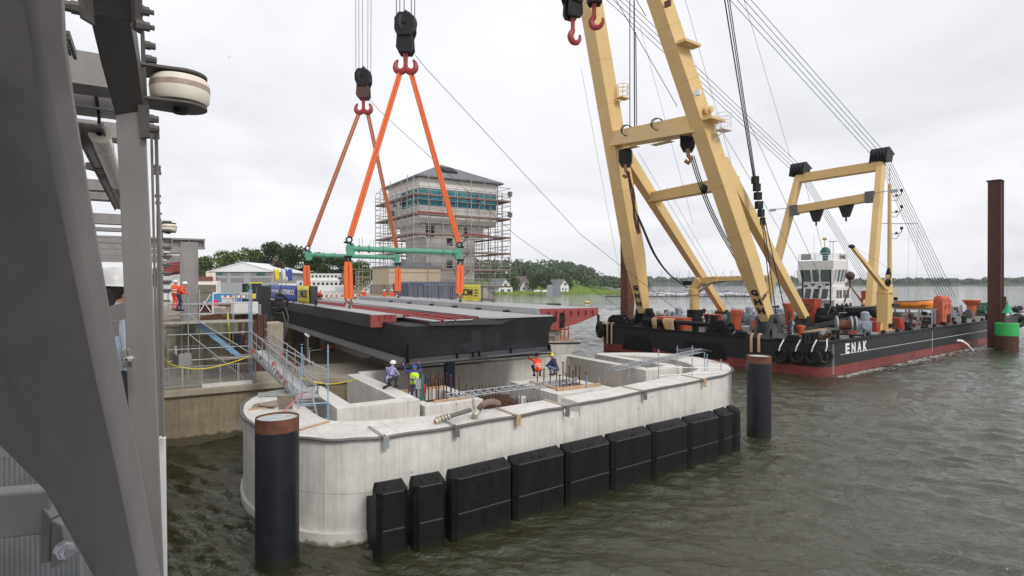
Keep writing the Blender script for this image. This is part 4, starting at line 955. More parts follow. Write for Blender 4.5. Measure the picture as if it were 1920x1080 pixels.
def hook_block(p, lab, s=1.0, dark=M_black, cheek=None, hookm=M_hookred, double=True, rot=0.0):
    cheek = cheek or dark
    p = V(p); t = WT('hook_block', lab, 'hook block', tuple(p), 'hook blocks of the floating crane'); f = Matrix.Rotation(rot, 3, 'Z') @ V((1, 0, 0)); n_ = Matrix.Rotation(rot, 3, 'Z') @ V((0, -1, 0))
    c = p+UP*3.2*s
    m = MB(); m.lathe([(.4*s, -.62*s), (.78*s, -.6*s), (.82*s, -.4*s), (.72*s, -.3*s), (.82*s, -.2*s), (.72*s, -.05*s), (.82*s, .05*s), (.72*s, .2*s), (.82*s, .4*s), (.78*s, .6*s), (.4*s, .62*s)], c, n_+f*.45, 24); t.part(m, 'sheaves', dark)
    m = MB()
    for s_ in (-1, 1):
        o = n_*(s_*.68*s)-n_*.06*s
        m.ext([c+o+f*a*s+UP*b*s for a, b in ((-.42, .75), (.42, .75), (.74, .3), (.74, -.4), (.5, -1.0), (-.5, -1.0), (-.74, -.4), (-.74, .3))], n_*.12*s)
    t.part(m, 'cheek_plate', dark)
    m = MB(); m.lathe([(.16*s, -.85*s), (.16*s, .85*s)], c, n_, 12); m.tube(c+UP*.75*s, c+UP*1.15*s, .15*s, n=10); m.box(0, 0, 0, .001, .001, .001) if False else None; t.part(m, 'axle', dark)
    m = MB(); b = p+UP*1.55*s
    for s_ in (-1, 1): m.ext([b+f*a*s+UP*k*s+n_*(s_*.42*s-.16*s) for a, k in ((-.6, .75), (.6, .75), (.66, -.25), (.45, -.6), (-.45, -.6), (-.66, -.25))], n_*.32*s)
    m.ext([b+f*a*s+UP*k*s-n_*.3*s for a, k in ((-.4, .6), (.4, .6), (.4, -.3), (-.4, -.3))], n_*.6*s); t.part(m, 'lower_housing', cheek, bevel=.03)
    m = MB(); m.path([p+UP*1.0*s, p+UP*.2*s, p-UP*.15*s], [.2*s, .17*s, .2*s], 10)
    for s_ in ((-1, 1) if double else (1,)):
        pts = [p-UP*.2*s, p-UP*.42*s+f*s_*.3*s, p-UP*.38*s+f*s_*.62*s, p-UP*.1*s+f*s_*.8*s, p+UP*.28*s+f*s_*.74*s, p+UP*.5*s+f*s_*.58*s]
        if not double: pts = [p-UP*.1*s, p-UP*.5*s-f*.25*s, p-UP*.95*s-f*.05*s, p-UP*1.0*s+f*.4*s, p-UP*.65*s+f*.72*s, p-UP*.25*s+f*.7*s]
        m.path(spl([tuple(x) for x in pts], 3), [.23*s, .25*s, .26*s, .27*s, .27*s, .27*s, .26*s, .25*s, .24*s, .22*s, .20*s, .18*s, .16*s, .13*s, .11*s, .07*s][:16], 8)
    t.part(m, 'hook', hookm)
    return c
cA = hook_block(HA, 'near hook block, higher of the two, black with a red double hook', 1.0)
cB = hook_block(HB, 'farther and lower hanging hook block with a brown housing and red double hook', .95, cheek=mat('brown_steel', (.07, .035, .025), .7))
def wire(pts, r, name, lab, mm=M_rope, cat='rope', group=None, n=5):
    m = MB(); m.path(pts, r, n); return solo(m, name, mm, lab, cat, group)
TOPZ = 61
for c, tag_, mm in ((cA, 'near', M_rope), (cB, 'far', M_ropel)):
    k = 0
    for dx, dy in ((-.62, -.5), (-.45, .0), (-.2, .45), (.50, -.3), (.66, .3)):
        k += 1
        wire([c+V((dx, dy, .1)), V((c.x+dx*1.15, c.y+dy, TOPZ))], .034, 'hoist_rope', 'thin vertical hoist rope running up from the %s hook block' % tag_, mm, 'rope', 'hoist ropes of the %s hook block' % tag_)
# ------------------------------------------------------------------ floating crane; frame x along the side (aft), y across the bow
FB = Frame((28.6, 52.8, 0), 36.87)
DZ = 3.3; BW_, BL = 28.6, 66.0
def bq(px, p): k = (px-960)/FPX; return ((52.8+.8*p)*k-28.6+.6*p)/(.8-.6*k)
def bz(px, py, q, p): return W(px, py, FB.w(q, p).y).z
crane = T('floating_crane', 'large floating crane barge with black hull, red waterline and tall yellow A-frame jib', 'floating crane', FB.o, FB.a)
def hullmat(name, top, rough=.45):
    m = mat(name, top, rough, var=.2, scale=.8, streak=.25, bump=.1, bscale=2); nt = m.node_tree; L = nt.links.new; b = nt.nodes['Principled BSDF']
    src = b.inputs['Base Color'].links[0].from_socket
    tc = nn(nt, 'ShaderNodeTexCoord'); sp = nn(nt, 'ShaderNodeSeparateXYZ'); L(tc.outputs['Object'], sp.inputs[0])
    no = nn(nt, 'ShaderNodeTexNoise'); no.inputs['Scale'].default_value = .5; no.inputs['Detail'].default_value = 8; L(tc.outputs['Object'], no.inputs[0])
    for z0, c in ((1.05, (.18, .034, .030)), (.22, (.10, .035, .025))):
        lt = nn(nt, 'ShaderNodeMath', operation='LESS_THAN'); lt.inputs[1].default_value = z0; L(sp.outputs[2], lt.inputs[0])
        mr = nn(nt, 'ShaderNodeMapRange'); mr.inputs[1].default_value = .3; mr.inputs[2].default_value = .7; mr.inputs[3].default_value = .7; mr.inputs[4].default_value = 1.35; L(no.outputs['Fac'], mr.inputs[0])
        v = nn(nt, 'ShaderNodeVectorMath', operation='SCALE'); v.inputs[0].default_value = c; L(mr.outputs[0], v.inputs['Scale'])
        mx = nn(nt, 'ShaderNodeMix', data_type='RGBA'); L(lt.outputs[0], mx.inputs[0]); L(src, mx.inputs[6]); L(v.outputs[0], mx.inputs[7]); src = mx.outputs[2]
    L(src, b.inputs['Base Color']); return m
M_hull = hullmat('hull_paint', (.011, .012, .0135), .5)
def rc(x, y, cx, cy, r, a0, a1, n=6): return [(cx+r*math.cos(R(a0+(a1-a0)*i/n)), cy+r*math.sin(R(a0+(a1-a0)*i/n))) for i in range(n+1)]
ol = rc(0, 0, 1.4, 1.4, 1.4, 180, 270)+[(BL-1, 0), (BL, .8), (BL, BW_-.8), (BL-1, BW_)]+rc(0, 0, 1.4, BW_-1.4, 1.4, 90, 180)
m = MB(); m.prism(ol, -1.5, DZ); m.build('hull', M_hull, crane)
M_deck = mat('barge_deck', (.16, .15, .145), .7, var=.35, scale=.6, c2=(.10, .07, .055), c2amt=.45, c2scale=.6, bump=.2)
m = MB(); ci = [(x*.994+.2, .3+y*.98) for x, y in ol]; m.prism(ci, DZ+.004, DZ+.03); m.build('deck', M_deck, crane)
m = MB(); n = len(ol); oo = [(x+(x-33)*.002, y+(y-14.3)*.006) for x, y in ol]
m.strip(oo+[oo[0]], [(33+(x-33)*.985, 14.3+(y-14.3)*.975) for x, y in ol]+[(33+(ol[0][0]-33)*.985, 14.3+(ol[0][1]-14.3)*.975)], DZ-.16, DZ+.14); m.build('rubbing_strake', M_black, crane)
m = MB(); m.box(34.5, -.012, 2.02, 62.5, .02, .05); m.build('white_line', mat('chalky_white_paint', (.55, .55, .55), .6), crane)
# raised black plates paint in the shade of recesses in the bow
m = MB()
for p0, p1, zz in ((19.6, 24.6, .55), (9.8, 15.8, .7)): m.ext([(-.03, p0, zz), (-.03, p1, zz), (-.03, p1-.7, 2.35), (-.03, p0+.7, 2.35)], (-.02, 0, 0))
m.ext([(-.035, 15.9, .75), (-.035, 19.3, 1.0), (-.035, 19.3, 1.08), (-.035, 15.9, 1.08)], (-.01, 0, 0)); m.build('painted_bow_recess', M_black, crane)
m = MB()
for i in range(15): m.box(1.75, -.012, .35+.19*i, .07, .02, .09); m.box(1.95, -.012, .42+.19*i, .1, .02, .03)
for i in range(12): m.box(27.4, -.012, .6+.22*i, .09, .02, .12)
m.build('draught_marks', M_textw, crane)
for i_, ch_ in enumerate('ENAK'): lettering(ch_, 1.35, M_textw, crane, (4.75+1.3*i_, -.02, 2.48), (1, 0, 0), (0, 0, 1), bold=.05, width=.86)
# ---- A-frame jib
Kf = FB.l
m_side = FB.i @ V((0, 0, 0))
def jl(px, py, Y): return Kf(W(px, py, Y))
RF = Kf(V((26.0, 58.6, 5.15))); LF = Kf(V((16.5, 72.0, 5.15)))
R0 = jl(1237, 0, 53.2); L0 = jl(1107, 0, 68.2)
RT = RF+(R0-RF)*1.22; LT = LF+(L0-LF)*1.16
HTA = Kf(V((-8.35, 45.2, TOPZ))); HTB = Kf(V((-14.75, 57.2, TOPZ)))
def leg(foot, top, head, lab, f_=1.0):
    d = (top-foot); side = V((0, 1, 0)); m = MB(); A_, B_ = 1.75*f_, 2.15*f_
    s0 = foot+d*.0; a = foot+d*.16
    m.beam(s0, a, .95, 1.15, side, A_, B_); m.beam(a, top, A_, B_, side); 
    o = m.build('jib_leg', M_yellow, crane, bevel=.04, label=lab)
    m = MB(); L_ = (top-a).length; u = d.normalized(); k = 3.0
    while k < L_: c = a+u*k; m.beam(c, c+u*.06, A_+.015, B_+.015, side); k += 5.2
    m.build('weld_seam', mat('seam_yellow', (.50, .34, .13), .6), o)
    m = MB(); m.beam(top-V((0, 0, .3)), head, 1.7, 2.0, side, 1.1, 1.3); m.build('jib_head_arm', M_yellow, crane, bevel=.04); return o
lr = leg(RF, RT, HTA, 'right yellow jib leg lettered GHH 600 t', .84)
ll = leg(LF, LT, HTB, 'left yellow jib leg lettered GHH')
m = MB(); m.beam(HTA, HTB, 1.2, 1.4); m.build('jib_head_beam', M_yellow, crane)
def on(f, t, py, yz=None):    # point on leg axis at image row py
    best = None
    for i in range(400):
        s = i/400; p = f+(t-f)*s; w_ = FB.w(*p); y = 528-(w_.z-CAMH)*FPX/w_.y
        if best is None or abs(y-py) < best[0]: best = (abs(y-py), p)
    return best[1]
cbL = on(LF, LT, 262); cbR = on(RF, RT, 232)
m = MB(); m.beam(cbL, cbR, 1.7, 1.75, V((1, 0, 0))); m.build('cross_beam', M_yellow, crane, bevel=.04)
m = MB()
for k in (.22, .62):
    c = cbL+(cbR-cbL)*k; m.box(c.x-.2, c.y, c.z-1.35, .9, 2.4, .06)
    for dy in (-1.1, -.4, .4, 1.1): m.tube((c.x-.2, c.y+dy, c.z-1.3), (c.x-.2, c.y+dy, c.z-.8), .04, n=5)
m.build('hanging_step', M_yellow, crane)
m = MB()
for k in (.25, .62):
    c = cbL+(cbR-cbL)*k
    for j in range(3): m.torus(c+V((-.9, .1*j, .55+.05*j)), (1, .5, .3*j), .6, .04, 20, 5)
m.build('coiled_wire', M_rope, crane)
# rear struts
S1t = on(LF, LT, 283)+V((1.2, 0, 0)); S2t = on(RF, RT, 300)+V((1.2, 0, 0)); S1f = Kf(V((29.0, 78.9, 4.9))); S2f = Kf(V((32.7, 64.3, 4.95)))
for a, b, g_ in ((S1t, S1f, 1), (S2t, S2f, .8)):
    m = MB(); m.beam(a, b, 1.25*g_, 1.5*g_, V((0, 1, 0)), .75, .85); m.build('rear_strut', M_yellow, crane, bevel=.03)
def onp(a, b, px):
    best = None
    for i in range(500):
        p = a+(b-a)*i/500; w_ = FB.w(*p); x = 960+w_.x/w_.y*FPX
        if best is None or abs(x-px) < best[0]: best = (abs(x-px), p)
    return best[1]
ma = onp(S1t, S1f, 1222); mbb = on(S2t, S2f, 352)
m = MB(); m.beam(ma, mbb+V((0, 0, .6)), 1.1, 1.2, V((1, 0, 0))); m.build('strut_tie_beam', M_yellow, crane, bevel=.03)
m = MB()
for a, b in ((RF, RT), (LF, LT)):
    for py in (62, 155) if a is RF else (190,):
        pass
for py, dy in ((92, -1), (232, -1)):
    c = on(RF, RT, py); m.box(c.x+.1, c.y-1.3, c.z, 2.3, 1.0, .25)
m.build('ledge', M_yellow, crane)
# platforms with cage on the legs
for f, t, py, dy in ((LF, LT, 170, -1.6), (RF, RT, 225, -1.7)):
    c = on(f, t, py); m = MB(); m.box(c.x+1.2, c.y+dy, c.z-1.2, 1.5, 1.0, .1); 
    for z in (-.6, 0, .4): m.torus((c.x+1.2, c.y+dy, c.z+z), (0, 0, 1), .72, .03, 12, 4)
    for a in range(8): m.tube((c.x+1.2+.72*math.cos(a*.785), c.y+dy+.72*math.sin(a*.785), c.z-1.1), (c.x+1.2+.72*math.cos(a*.785), c.y+dy+.72*math.sin(a*.785), c.z+.45), .03, n=4)
    m.tube((c.x+.7, c.y+dy+.8, c.z-2.2), (c.x+1.2, c.y+dy, c.z-1.2), .06, n=5); m.build('cage_platform', M_white if py == 225 else M_yellow, crane)
for py, dz in ((28, 0), (190, 0)):
    c = on(RF, RT, py); m = MB(); m.box(c.x-1.1, c.y-1.2, c.z, .25, .6, .5); m.build('flood_lamp', M_rust if py == 28 else M_white, crane)
c = on(RF, RT, 212); m = MB(); m.lathe([(.3, 0), (.3, .25), (.5, .3), (.3, .5), (.3, .7)], (c.x, c.y-.85, c.z), (0, -1, 0), 14); m.build('lifting_trunnion', M_yellow, crane)
# foot clevis pedestals
for f, nm in ((RF, 'right'), (LF, 'left')):
    m = MB()
    for dy in (-.85, .62): m.ext([(f.x-1.5, f.y+dy, DZ), (f.x+2.0, f.y+dy, DZ), (f.x+1.0, f.y+dy, DZ+1.6), (f.x+.6, f.y+dy, f.z+.55), (f.x-.5, f.y+dy, f.z+.55), (f.x-.7, f.y+dy, DZ+1.7)], (0, .22, 0))
    m.ext([(f.x-1.6, f.y-1.5, DZ), (f.x-1.6, f.y+1.5, DZ), (f.x-1.0, f.y+1.0, DZ+.5), (f.x-1.0, f.y-1.0, DZ+.5)], (3.6, 0, 0)); m.tube((f.x, f.y-1.2, f.z), (f.x, f.y+1.2, f.z), .32, n=14)
    for dy in (-1.5, 1.3): m.ext([(f.x-1.7, f.y+dy, DZ), (f.x-.3, f.y+dy, DZ), (f.x-.3, f.y+dy*.55, f.z-.2), (f.x-.8, f.y+dy*.55, f.z-.6)], (.5, .25 if dy < 0 else .1, 0))
    m.build('jib_pedestal', mat('dark_grey_paint', (.035, .037, .042), .45, var=.2) if nm == 'right' else M_black, crane, bevel=.03)
for f in (S1f, S2f):
    m = MB(); m.ext([(f.x-1.6, f.y-.7, DZ), (f.x+1.6, f.y-.7, DZ), (f.x+.3, f.y-.5, f.z+.2), (f.x-.3, f.y-.5, f.z+.2)], (0, 1.3, 0)); m.build('strut_pedestal', M_black, crane)
# lettering on the legs
def leg_letters(f, t, txts, face, s_, z0, step, sz, w=.95):
    d = (t-f).normalized()
    for i, tx in enumerate(txts):
        c = f+(t-f)*0+d*(z0-step*i)
        if face == 'bow': n_ = V((0, 1, 0)).cross(d).normalized(); n_ = n_ if n_.x < 0 else -n_; x = V((0, -1, 0)); off = 1.15*s_
        lettering(tx, sz, M_textb, crane, c+n_*off, x, d, bold=.05, depth=.02, width=w)
d = (RT-RF).normalized()
def facew(z, f_=1.0): k_ = min(1, z/((RT-RF).length*.16)); return .95+(1.75*f_-.95)*k_, 1.15+(2.15*f_-1.15)*k_
for (f, t) in ((RF, RT), (LF, LT)):
    d = (t-f).normalized(); n_ = V((0, 1, 0)).cross(d).normalized(); n_ = n_ if n_.x < 0 else -n_
    for i, tx in enumerate('GHH'):
        z = 3.3-1.02*i; wv, hv = facew(z, .84 if f is RF else 1.0); c = f+d*z+n_*(hv/2+.03)
        lettering(tx, .82, M_textb, crane, c-V((0, .08, 0)), (0, -1, 0), d, bold=.045, depth=.03, width=.72)
f = RF; d = (RT-RF).normalized(); z = 2.6; wv, hv = facew(z); c = f+d*z+V((0, -wv/2-.03, 0)); x = V((1, 0, 0)); x = (x-d*x.dot(d)).normalized()
c = RF+d*2.7+V((0, -facew(2.7, .84)[0]/2-.04, 0)); xx = (x+d*.2).normalized(); lettering('600 t', .5, mat('dark_yellow_lettering', (.06, .05, .03), .6), crane, c, xx, (d-xx*d.dot(xx)).normalized(), depth=.03, width=1.45)
# ---- gallows frame amidships
gRf = V((24.8, 6.0, DZ)); gLf = V((27.2, 22.6, DZ)); gRt = V((32.6, 7.8, 25.4)); gLt = V((33.2, 18.4, 25.3))
gRt = Kf(W(1652, 305, FB.w(*gRt).y)); gLt = Kf(W(1499, 330, FB.w(*gLt).y))
gRf = Kf(W(1629, 600, FB.w(*gRf).y)); gRf.z = DZ; gLf = Kf(W(1428, 560, FB.w(*gLf).y)); gLf.z = DZ
for a, b, nm in ((gRf, gRt, 'right'), (gLf, gLt, 'left')):
    m = MB(); m.beam(a, b, .82, 1.35, V((0, 1, 0)), .8, 1.2); m.build('gallows_post', M_yellow, crane, bevel=.04)
m = MB(); m.beam(gLt+V((0, .2, -.4)), gRt+V((0, -.2, -.4)), 1.4, 1.25, V((1, 0, 0))); m.build('gallows_top_beam', M_yellow, crane, bevel=.03)
k = .245; a = gLt+(gLf-gLt)*k; b = gRt+(gRf-gRt)*.215
m = MB(); m.beam(a, b, 1.25, 1.15, V((1, 0, 0))); m.build('gallows_lower_beam', M_yellow, crane, bevel=.03)
m = MB()
for p in (a+(b-a)*.07, a+(b-a)*.93): m.box(p.x-.4, p.y, p.z-.8, .9, 1.1, 1.5)
m.build('gusset_plate', M_greymach if False else mat('mid_grey_paint', (.10, .10, .11), .5), crane)
m = MB()
for kk in (.32, .66):
    p = a+(b-a)*kk; m.ext([p+V((-.3, -.95, -.5)), p+V((-.3, .95, -.5)), p+V((-.3, .35, -2.2)), p+V((-.3, -.35, -2.2))], (.7, 0, 0)); m.tube(p+V((0, 0, -2.1)), p+V((0, 0, -2.8)), .12, n=6)
m.build('hanging_sheave', M_black, crane)
m = MB()
for p in (a, b): m.tube(p+V((-1, 0, .3)), p+V((-1, 2.6 if p is a else -2.6, .45)), .06, n=5); m.box(p.x-1, p.y+(2.2 if p is a else -2.2), p.z+.1, .4, .9, .35)
m.build('lamp_arm', M_galv, crane)
for p in (gLt, gRt):
    m = MB()
    for j in range(5): m.lathe([(.5, -.13), (.98, -.13), (.86, 0), (.98, .13), (.5, .13)], p+V((-.2, -.75+.34*j, .85)), (0, 1, 0), 18)
    m.ext([p+V((-1.1, -1.0, 0)), p+V((.9, -1.0, 0)), p+V((1.5, -1.0, 1.3)), p+V((.1, -1.0, 2.05)), p+V((-.6, -1.0, 1.8))], (0, .1, 0)); m.ext([p+V((-1.1, 1.0, 0)), p+V((.9, 1.0, 0)), p+V((1.5, 1.0, 1.3)), p+V((.1, 1.0, 2.05)), p+V((-.6, 1.0, 1.8))], (0, .1, 0))
    m.beam(p+V((.1, 0, 2.0)), p+V((1.9, 0, 1.2)), 2.0, .1, V((0, 1, 0))); m.build('sheave_head', M_black, crane)
# ---- white bridge house on the aft deck
wq, wp = bq(1542, 17.5), 17.5
hse = T('wheelhouse', 'white wheelhouse with slanted windows and a name board on the far barge deck', 'wheelhouse', FB.w(wq, wp, DZ), FB.a)
hse.scale = (.84, .84, 1.0)
sc_ = FB.w(wq, wp).y/FPX      # metres per pixel here
m = MB(); m.box(1.5, .3, 0, 7.6, 6.8, 2.9); m.ext([(-2.9, 3.6, 2.9), (-2.9, -2.9, 2.9), (-2.0, -2.7, 4.6), (-2.0, 3.4, 4.6)], (.01, 0, 0)) ; m.box(1.8, .3, 2.902, 6.4, 6.4, 2.0)
m.ext([(-3.2, -3.1, 2.9), (-1.4, -3.1, 2.9), (-1.4, -3.1, 4.9), (-2.3, -3.1, 4.9)], (0, 6.6, 0)); m.box(.9, .3, 4.905, 5.0, 5.6, .7)
m.build('house_wall', M_white, hse, bevel=.05)
m = MB()
P0 = [(-1.7, -2.5), (3.3, -2.5), (3.3, 3.1), (-1.7, 3.1)]; P1 = [(-2.1, -2.9), (3.7, -2.9), (3.7, 3.5), (-2.1, 3.5)]
m.prism(P1, 7.5, 8.9); m.build('top_house', M_white, hse, bevel=.04)
m = MB(); n = 4; m.add([(x, y, 5.6) for x, y in P0]+[(x, y, 7.5) for x, y in P1], [(i, (i+1) % 4, 4+(i+1) % 4, 4+i) for i in range(4)]); glass = m.build('windows', mat('wheelhouse_glass', (.11, .16, .165), .08), hse, smooth=False)
m = MB()
for (a, b), (c, d) in zip(P0, P1): m.beam((a, b, 5.6), (c, d, 7.5), .5, .5)
for (i, fr) in ((3, .38), (3, .62), (0, .25), (0, .52), (0, .78)):
    a0, a1 = V(P0[i]), V(P0[(i+1) % 4]); c0, c1 = V(P1[i]), V(P1[(i+1) % 4]); q0 = a0+(a1-a0)*fr; q1 = c0+(c1-c0)*fr; m.beam((q0.x, q0.y, 5.6), (q1.x, q1.y, 7.5), .3, .14)
m.box(.8, .3, 5.5, 5.3, 5.9, .16); m.build('frame', M_white, glass)
m = MB()
for y in (-2.2, -.7, .8, 2.3): m.ext([(-3.16, y, 3.15), (-3.16, y+1.0, 3.15), (-2.5, y+1.0, 4.6), (-2.5, y, 4.6)], (-.06, 0, .02))
for x in (-.7, .6, 2.2, 3.5): m.box(x, -2.93, 3.2, .95, .05, 1.2)
m.build('slanted_window', M_glass, hse)
m = MB()
for y in (-2.4, -.6, 1.2): m.box(-2.33, y+.5, 1.3, .06, 1.0, 1.1)
for x in (-1.2, .8, 2.4, 4.2): m.box(x, -3.13, 1.1, .9, .06, 1.3)
m.build('lower_window', M_glass, hse)
m = MB()
for x, y in ((-2, -2.8), (.8, -2.8), (3.6, -2.8), (-2, 3.4), (-2, .3)): m.tube((x, y, 8.9), (x, y, 10.0), .05, n=5)
for z in (9.3, 9.65, 10.0): m.path([(-2, 3.4, z), (-2, -2.8, z), (3.6, -2.8, z), (3.6, 3.4, z)], .035, 4)
m.build('roof_railing', M_white, hse)
m = MB(); m.box(1.4, -2.9, 9.0, 3.4, .06, .95); nb = m.build('name_board', M_white, hse); lettering('ENAK', .9, M_textb, nb, (1.4, -2.95, 9.47), (1, 0, 0), (0, 0, 1), bold=.02, width=2.4)
m = MB(); m.box(-2.08, 2.0, 9.05, .06, 1.8, .9); m.box(-2.13, 2.0, 9.3, .03, 1.3, .4); m.build('search_board', mat('pale_grey', (.4, .4, .42), .5), hse)
m = MB(); m.lathe([(.05, 0), (.45, .05), (.5, .9), (.85, 1.0), (.85, 1.5), (.5, 2.0), (.1, 2.1)], (-.6, -.8, 8.9), n=16); m.build('green_signal_drum', mat('dark_green_paint', (.01, .12, .10), .5), hse)
m = MB(); m.tube((-.4, -.6, 10.9), (-.4, -.6, 12.3), .07, n=6); m.ball((-.4, -.6, 12.3), .42, 10, 6, (1, 1, .55)); m.build('radar_dome', M_yellow, hse)
m = MB(); m.tube((2, -1, 8.9), (2, -1, 11.9), .05, n=5); m.box(2, -1, 11.9, .1, 1.4, .1); m.tube((3, 0, 8.9), (3, 0, 12.4), .035, n=5); m.tube((1, 2, 8.9), (1, 2, 13), .03, n=4); m.build('aerial', M_ropel, hse)
m = MB()
for y, z in ((-1.9, 5.3), (-.6, 5.0), (.6, 5.3), (1.9, 5.1)): m.box(-2.35, y, z-.2, .4, .5, .25)
m.build('flood_lamp', M_black, hse)
# ---- helper to place a thing on deck
def DT(name, lab, cat, q, p, z=DZ+.03, group=None, rot=0): return T(name, lab, cat, FB.w(q, p, z), FB.a+rot, group)
# bollard rail along the bow
t = DT('fender_bar', 'long thick black pipe rail on posts along the bow edge between the two jib feet', 'rail', .75, 17.0)
m = MB(); m.tube((0, -4.9, .95), (0, 4.6, .95), .27, n=12); m.build('bar', M_black, t)
for y in (-4.6, -2.6, 0, 2.4, 4.2): m = MB(); m.box(.1, y, 0, .55, .5, .8); m.build('post', M_black, t)
m = MB(); m.box(.2, -4.9, 0, .7, .5, 2.0); m.ext([(.5, -7.2, 0), (.5, -5.1, 0), (.5, -5.6, 1.5), (.5, -6.2, 1.5)], (-.6, 0, 0)); m.build('end_post', M_black, t)
for i, (y, lab) in enumerate(((3.0, 'tan rope bight hung over the bow rail, left one'), (.6, 'large tan rope bundle slung over the bow rail, middle one'))):
    t = DT('rope_bundle', lab, 'rope', .7, 17+y, DZ+.95)
    m = MB(); rnd = random.Random(i)
    for k in range(3+3*i):
        a = -.3+.25*k; m.path(spl([(.5, a+.2, -.6), (.25, a, .2), (0, a+rnd.uniform(-.1, .1), .36), (-.33, a-.1, .1), (-.4, a-.35-.2*k*.3, -.95)], 3), .09 if i == 0 else .13, 6)
    m.build('strands', M_rope_t, t)
# bow left: fairlead frame and hanging ropes, corner tyre fender
t = DT('fairlead', 'black mooring fairlead frame on the far left bow corner', 'fairlead', .9, 26.2)
m = MB(); m.ext([(0, -2.1, 0), (0, 1.9, 0), (0, 1.6, .9), (0, .9, 1.35), (0, -.6, 1.35), (0, -1.2, .9)], (.25, 0, 0)); m.ext([(.9, -2.1, 0), (.9, 1.9, 0), (.9, .9, 1.35), (.9, -.6, 1.35)], (.2, 0, 0)); m.build('frame', M_black, t)
m = MB(); m.lathe([(.3, 0), (.2, .3), (.3, .95)], (.55, .6, .1), n=12); m.lathe([(.3, 0), (.2, .3), (.3, .95)], (.55, -.6, .1), n=12); m.build('roller', M_galv, t)
for i, (px, py0, py1) in enumerate(((1131, 602, 640), (1140, 611, 645), (1148, 612, 645), (1410, 636, 660), (1424, 637, 660))):
    # front face q=0
    k = (px-960)/FPX; p_ = (28.6-52.8*k)/(.6+.8*k); w_ = FB.w(-.12, p_); h = (py1-py0)/FPX*w_.y; z1 = W(px, py0, w_.y).z
    m = MB(); m.path([FB.w(.3, p_, DZ+.35), FB.w(-.05, p_, DZ+.4), FB.w(-.13, p_, DZ+.1), FB.w(-.13, p_, z1-h)], .1 if i < 3 else .15, 7)
    lab = ['thin tan rope with a knot hanging down the far left bow', 'middle of three tan ropes hanging at the far left bow', 'right of three tan ropes hanging at the far left bow', 'left tan strap hanging over the bow edge above the pile', 'right orange strap hanging over the bow edge above the pile'][i]
    solo(m, 'hanging_rope', M_rope_t, lab, 'rope')
def tyre(loc, rz, lab, r=.62, th=.27, group='tyre fenders on the barge', parts=True, tilt=0):
    t = T('tyre_fender', lab, 'tyre', loc, rz, group); t.rotation_euler = (0, tilt, rz)
    m = MB(); m.torus((0, 0, 0), (1, 0, 0), r, th, 22, 8)
    for i in range(22):
        a = 2*PI*i/22; m.box(0, 0, 0, .0001, .0001, .0001) if False else None
    m.build('tread', M_rubber, t)
    if parts: m = MB(); m.path([(-.3, .0, r-.1), (-.32, -.12, r+.35), (.15, -.25, r+1.0)], .06, 6); m.build('rope_strap', M_textw, t)
    return t
for i, (px, py) in enumerate(((1466, 667), (1497, 668), (1527, 669))):
    k = (px-960)/FPX; p_ = (28.6-52.8*k)/(.6+.8*k); w_ = FB.w(-.25, p_); z = W(px, py, w_.y).z
    tyre((w_.x, w_.y, z), FB.a, ['leftmost of the tyres tied to the near bow corner', 'second tyre from the left at the near bow corner', 'third tyre from the left at the near bow corner'][i], .58, .19)
w_ = FB.w(.30, .10); tyre((w_.x, w_.y, W(1553, 668, w_.y).z), FB.a+R(42), 'tyre wrapped round the near bow corner, last of the row', .58, .19)
w_ = FB.w(.1, 28.5); tyre((w_.x, w_.y, 2.7), FB.a-R(30), 'fat tyre fender at the far left bow corner', .75, .42, parts=False)
w_ = FB.w(-.0, 28.0); 
w_ = FB.w(BL+.3, .3); tyre((w_.x, w_.y, 2.7), FB.a+R(60), 'round black fender at the stern corner behind the green marker', .7, .55, parts=False)
w_ = FB.w(1.4, 10.3); t = tyre((w_.x, w_.y, DZ+.75), FB.a-R(30), 'loose tyre standing on deck left of the right jib foot', .42, .18, parts=False)
# spud pile through the bow deck
p_, q_ = 26.6, 3.2
w_ = FB.w(q_, p_); t = T('spud_pile', 'tall rust brown square steel spud pile standing behind the left jib leg', 'spud pile', (w_.x, w_.y, 0), FB.a)
m = MB(); m.box(0, 0, -2, 1.25, 1.25, 27.0-.6); 
for i in range(22): m.box(-.63, 0, .5+1.1*i, .04, .9, .12)
m.build('shaft', M_rust, t, bevel=.04); m = MB(); m.box(0, 0, DZ, 2.0, 2.0, .8); m.build('collar', M_black, t)
# vents, bins and boxes in orange
def vent(px, py1, p, h, r, lab, shape=0):
    q = bq(px, p); t = DT('deck_vent', lab, 'ventilator', q, p, group='orange deck ventilators')
    m = MB()
    if shape == 0: m.lathe([(r*.9, 0), (r*.9, h*.8), (r*1.1, h*.8), (r*1.1, h), (r*.2, h+.08)], n=16)
    else: m.lathe([(r*.65, 0), (r*.65, h*.62), (r*1.2, h*.92), (r*1.2, h), (r*.3, h+.05)], n=16)
    m.build('cowl', M_orange, t); m = MB(); m.lathe([(r*1.15, 0), (r*1.15, .1)], n=16); m.build('base_ring', M_black, t)
vent(1381, 620, 13, 2.35, .62, 'tall orange cylinder ventilator left of the right jib leg')
vent(1481, 600, 11, 3.0, .7, 'orange mushroom ventilator behind the right jib foot', 1)
vent(1502, 625, 3.4, 1.3, .35, 'small orange vent pipe near the near bow corner', 1)
vent(1822, 590, 6, 2.6, 1.05, 'orange funnel with flared top far aft near the brown pile', 1)
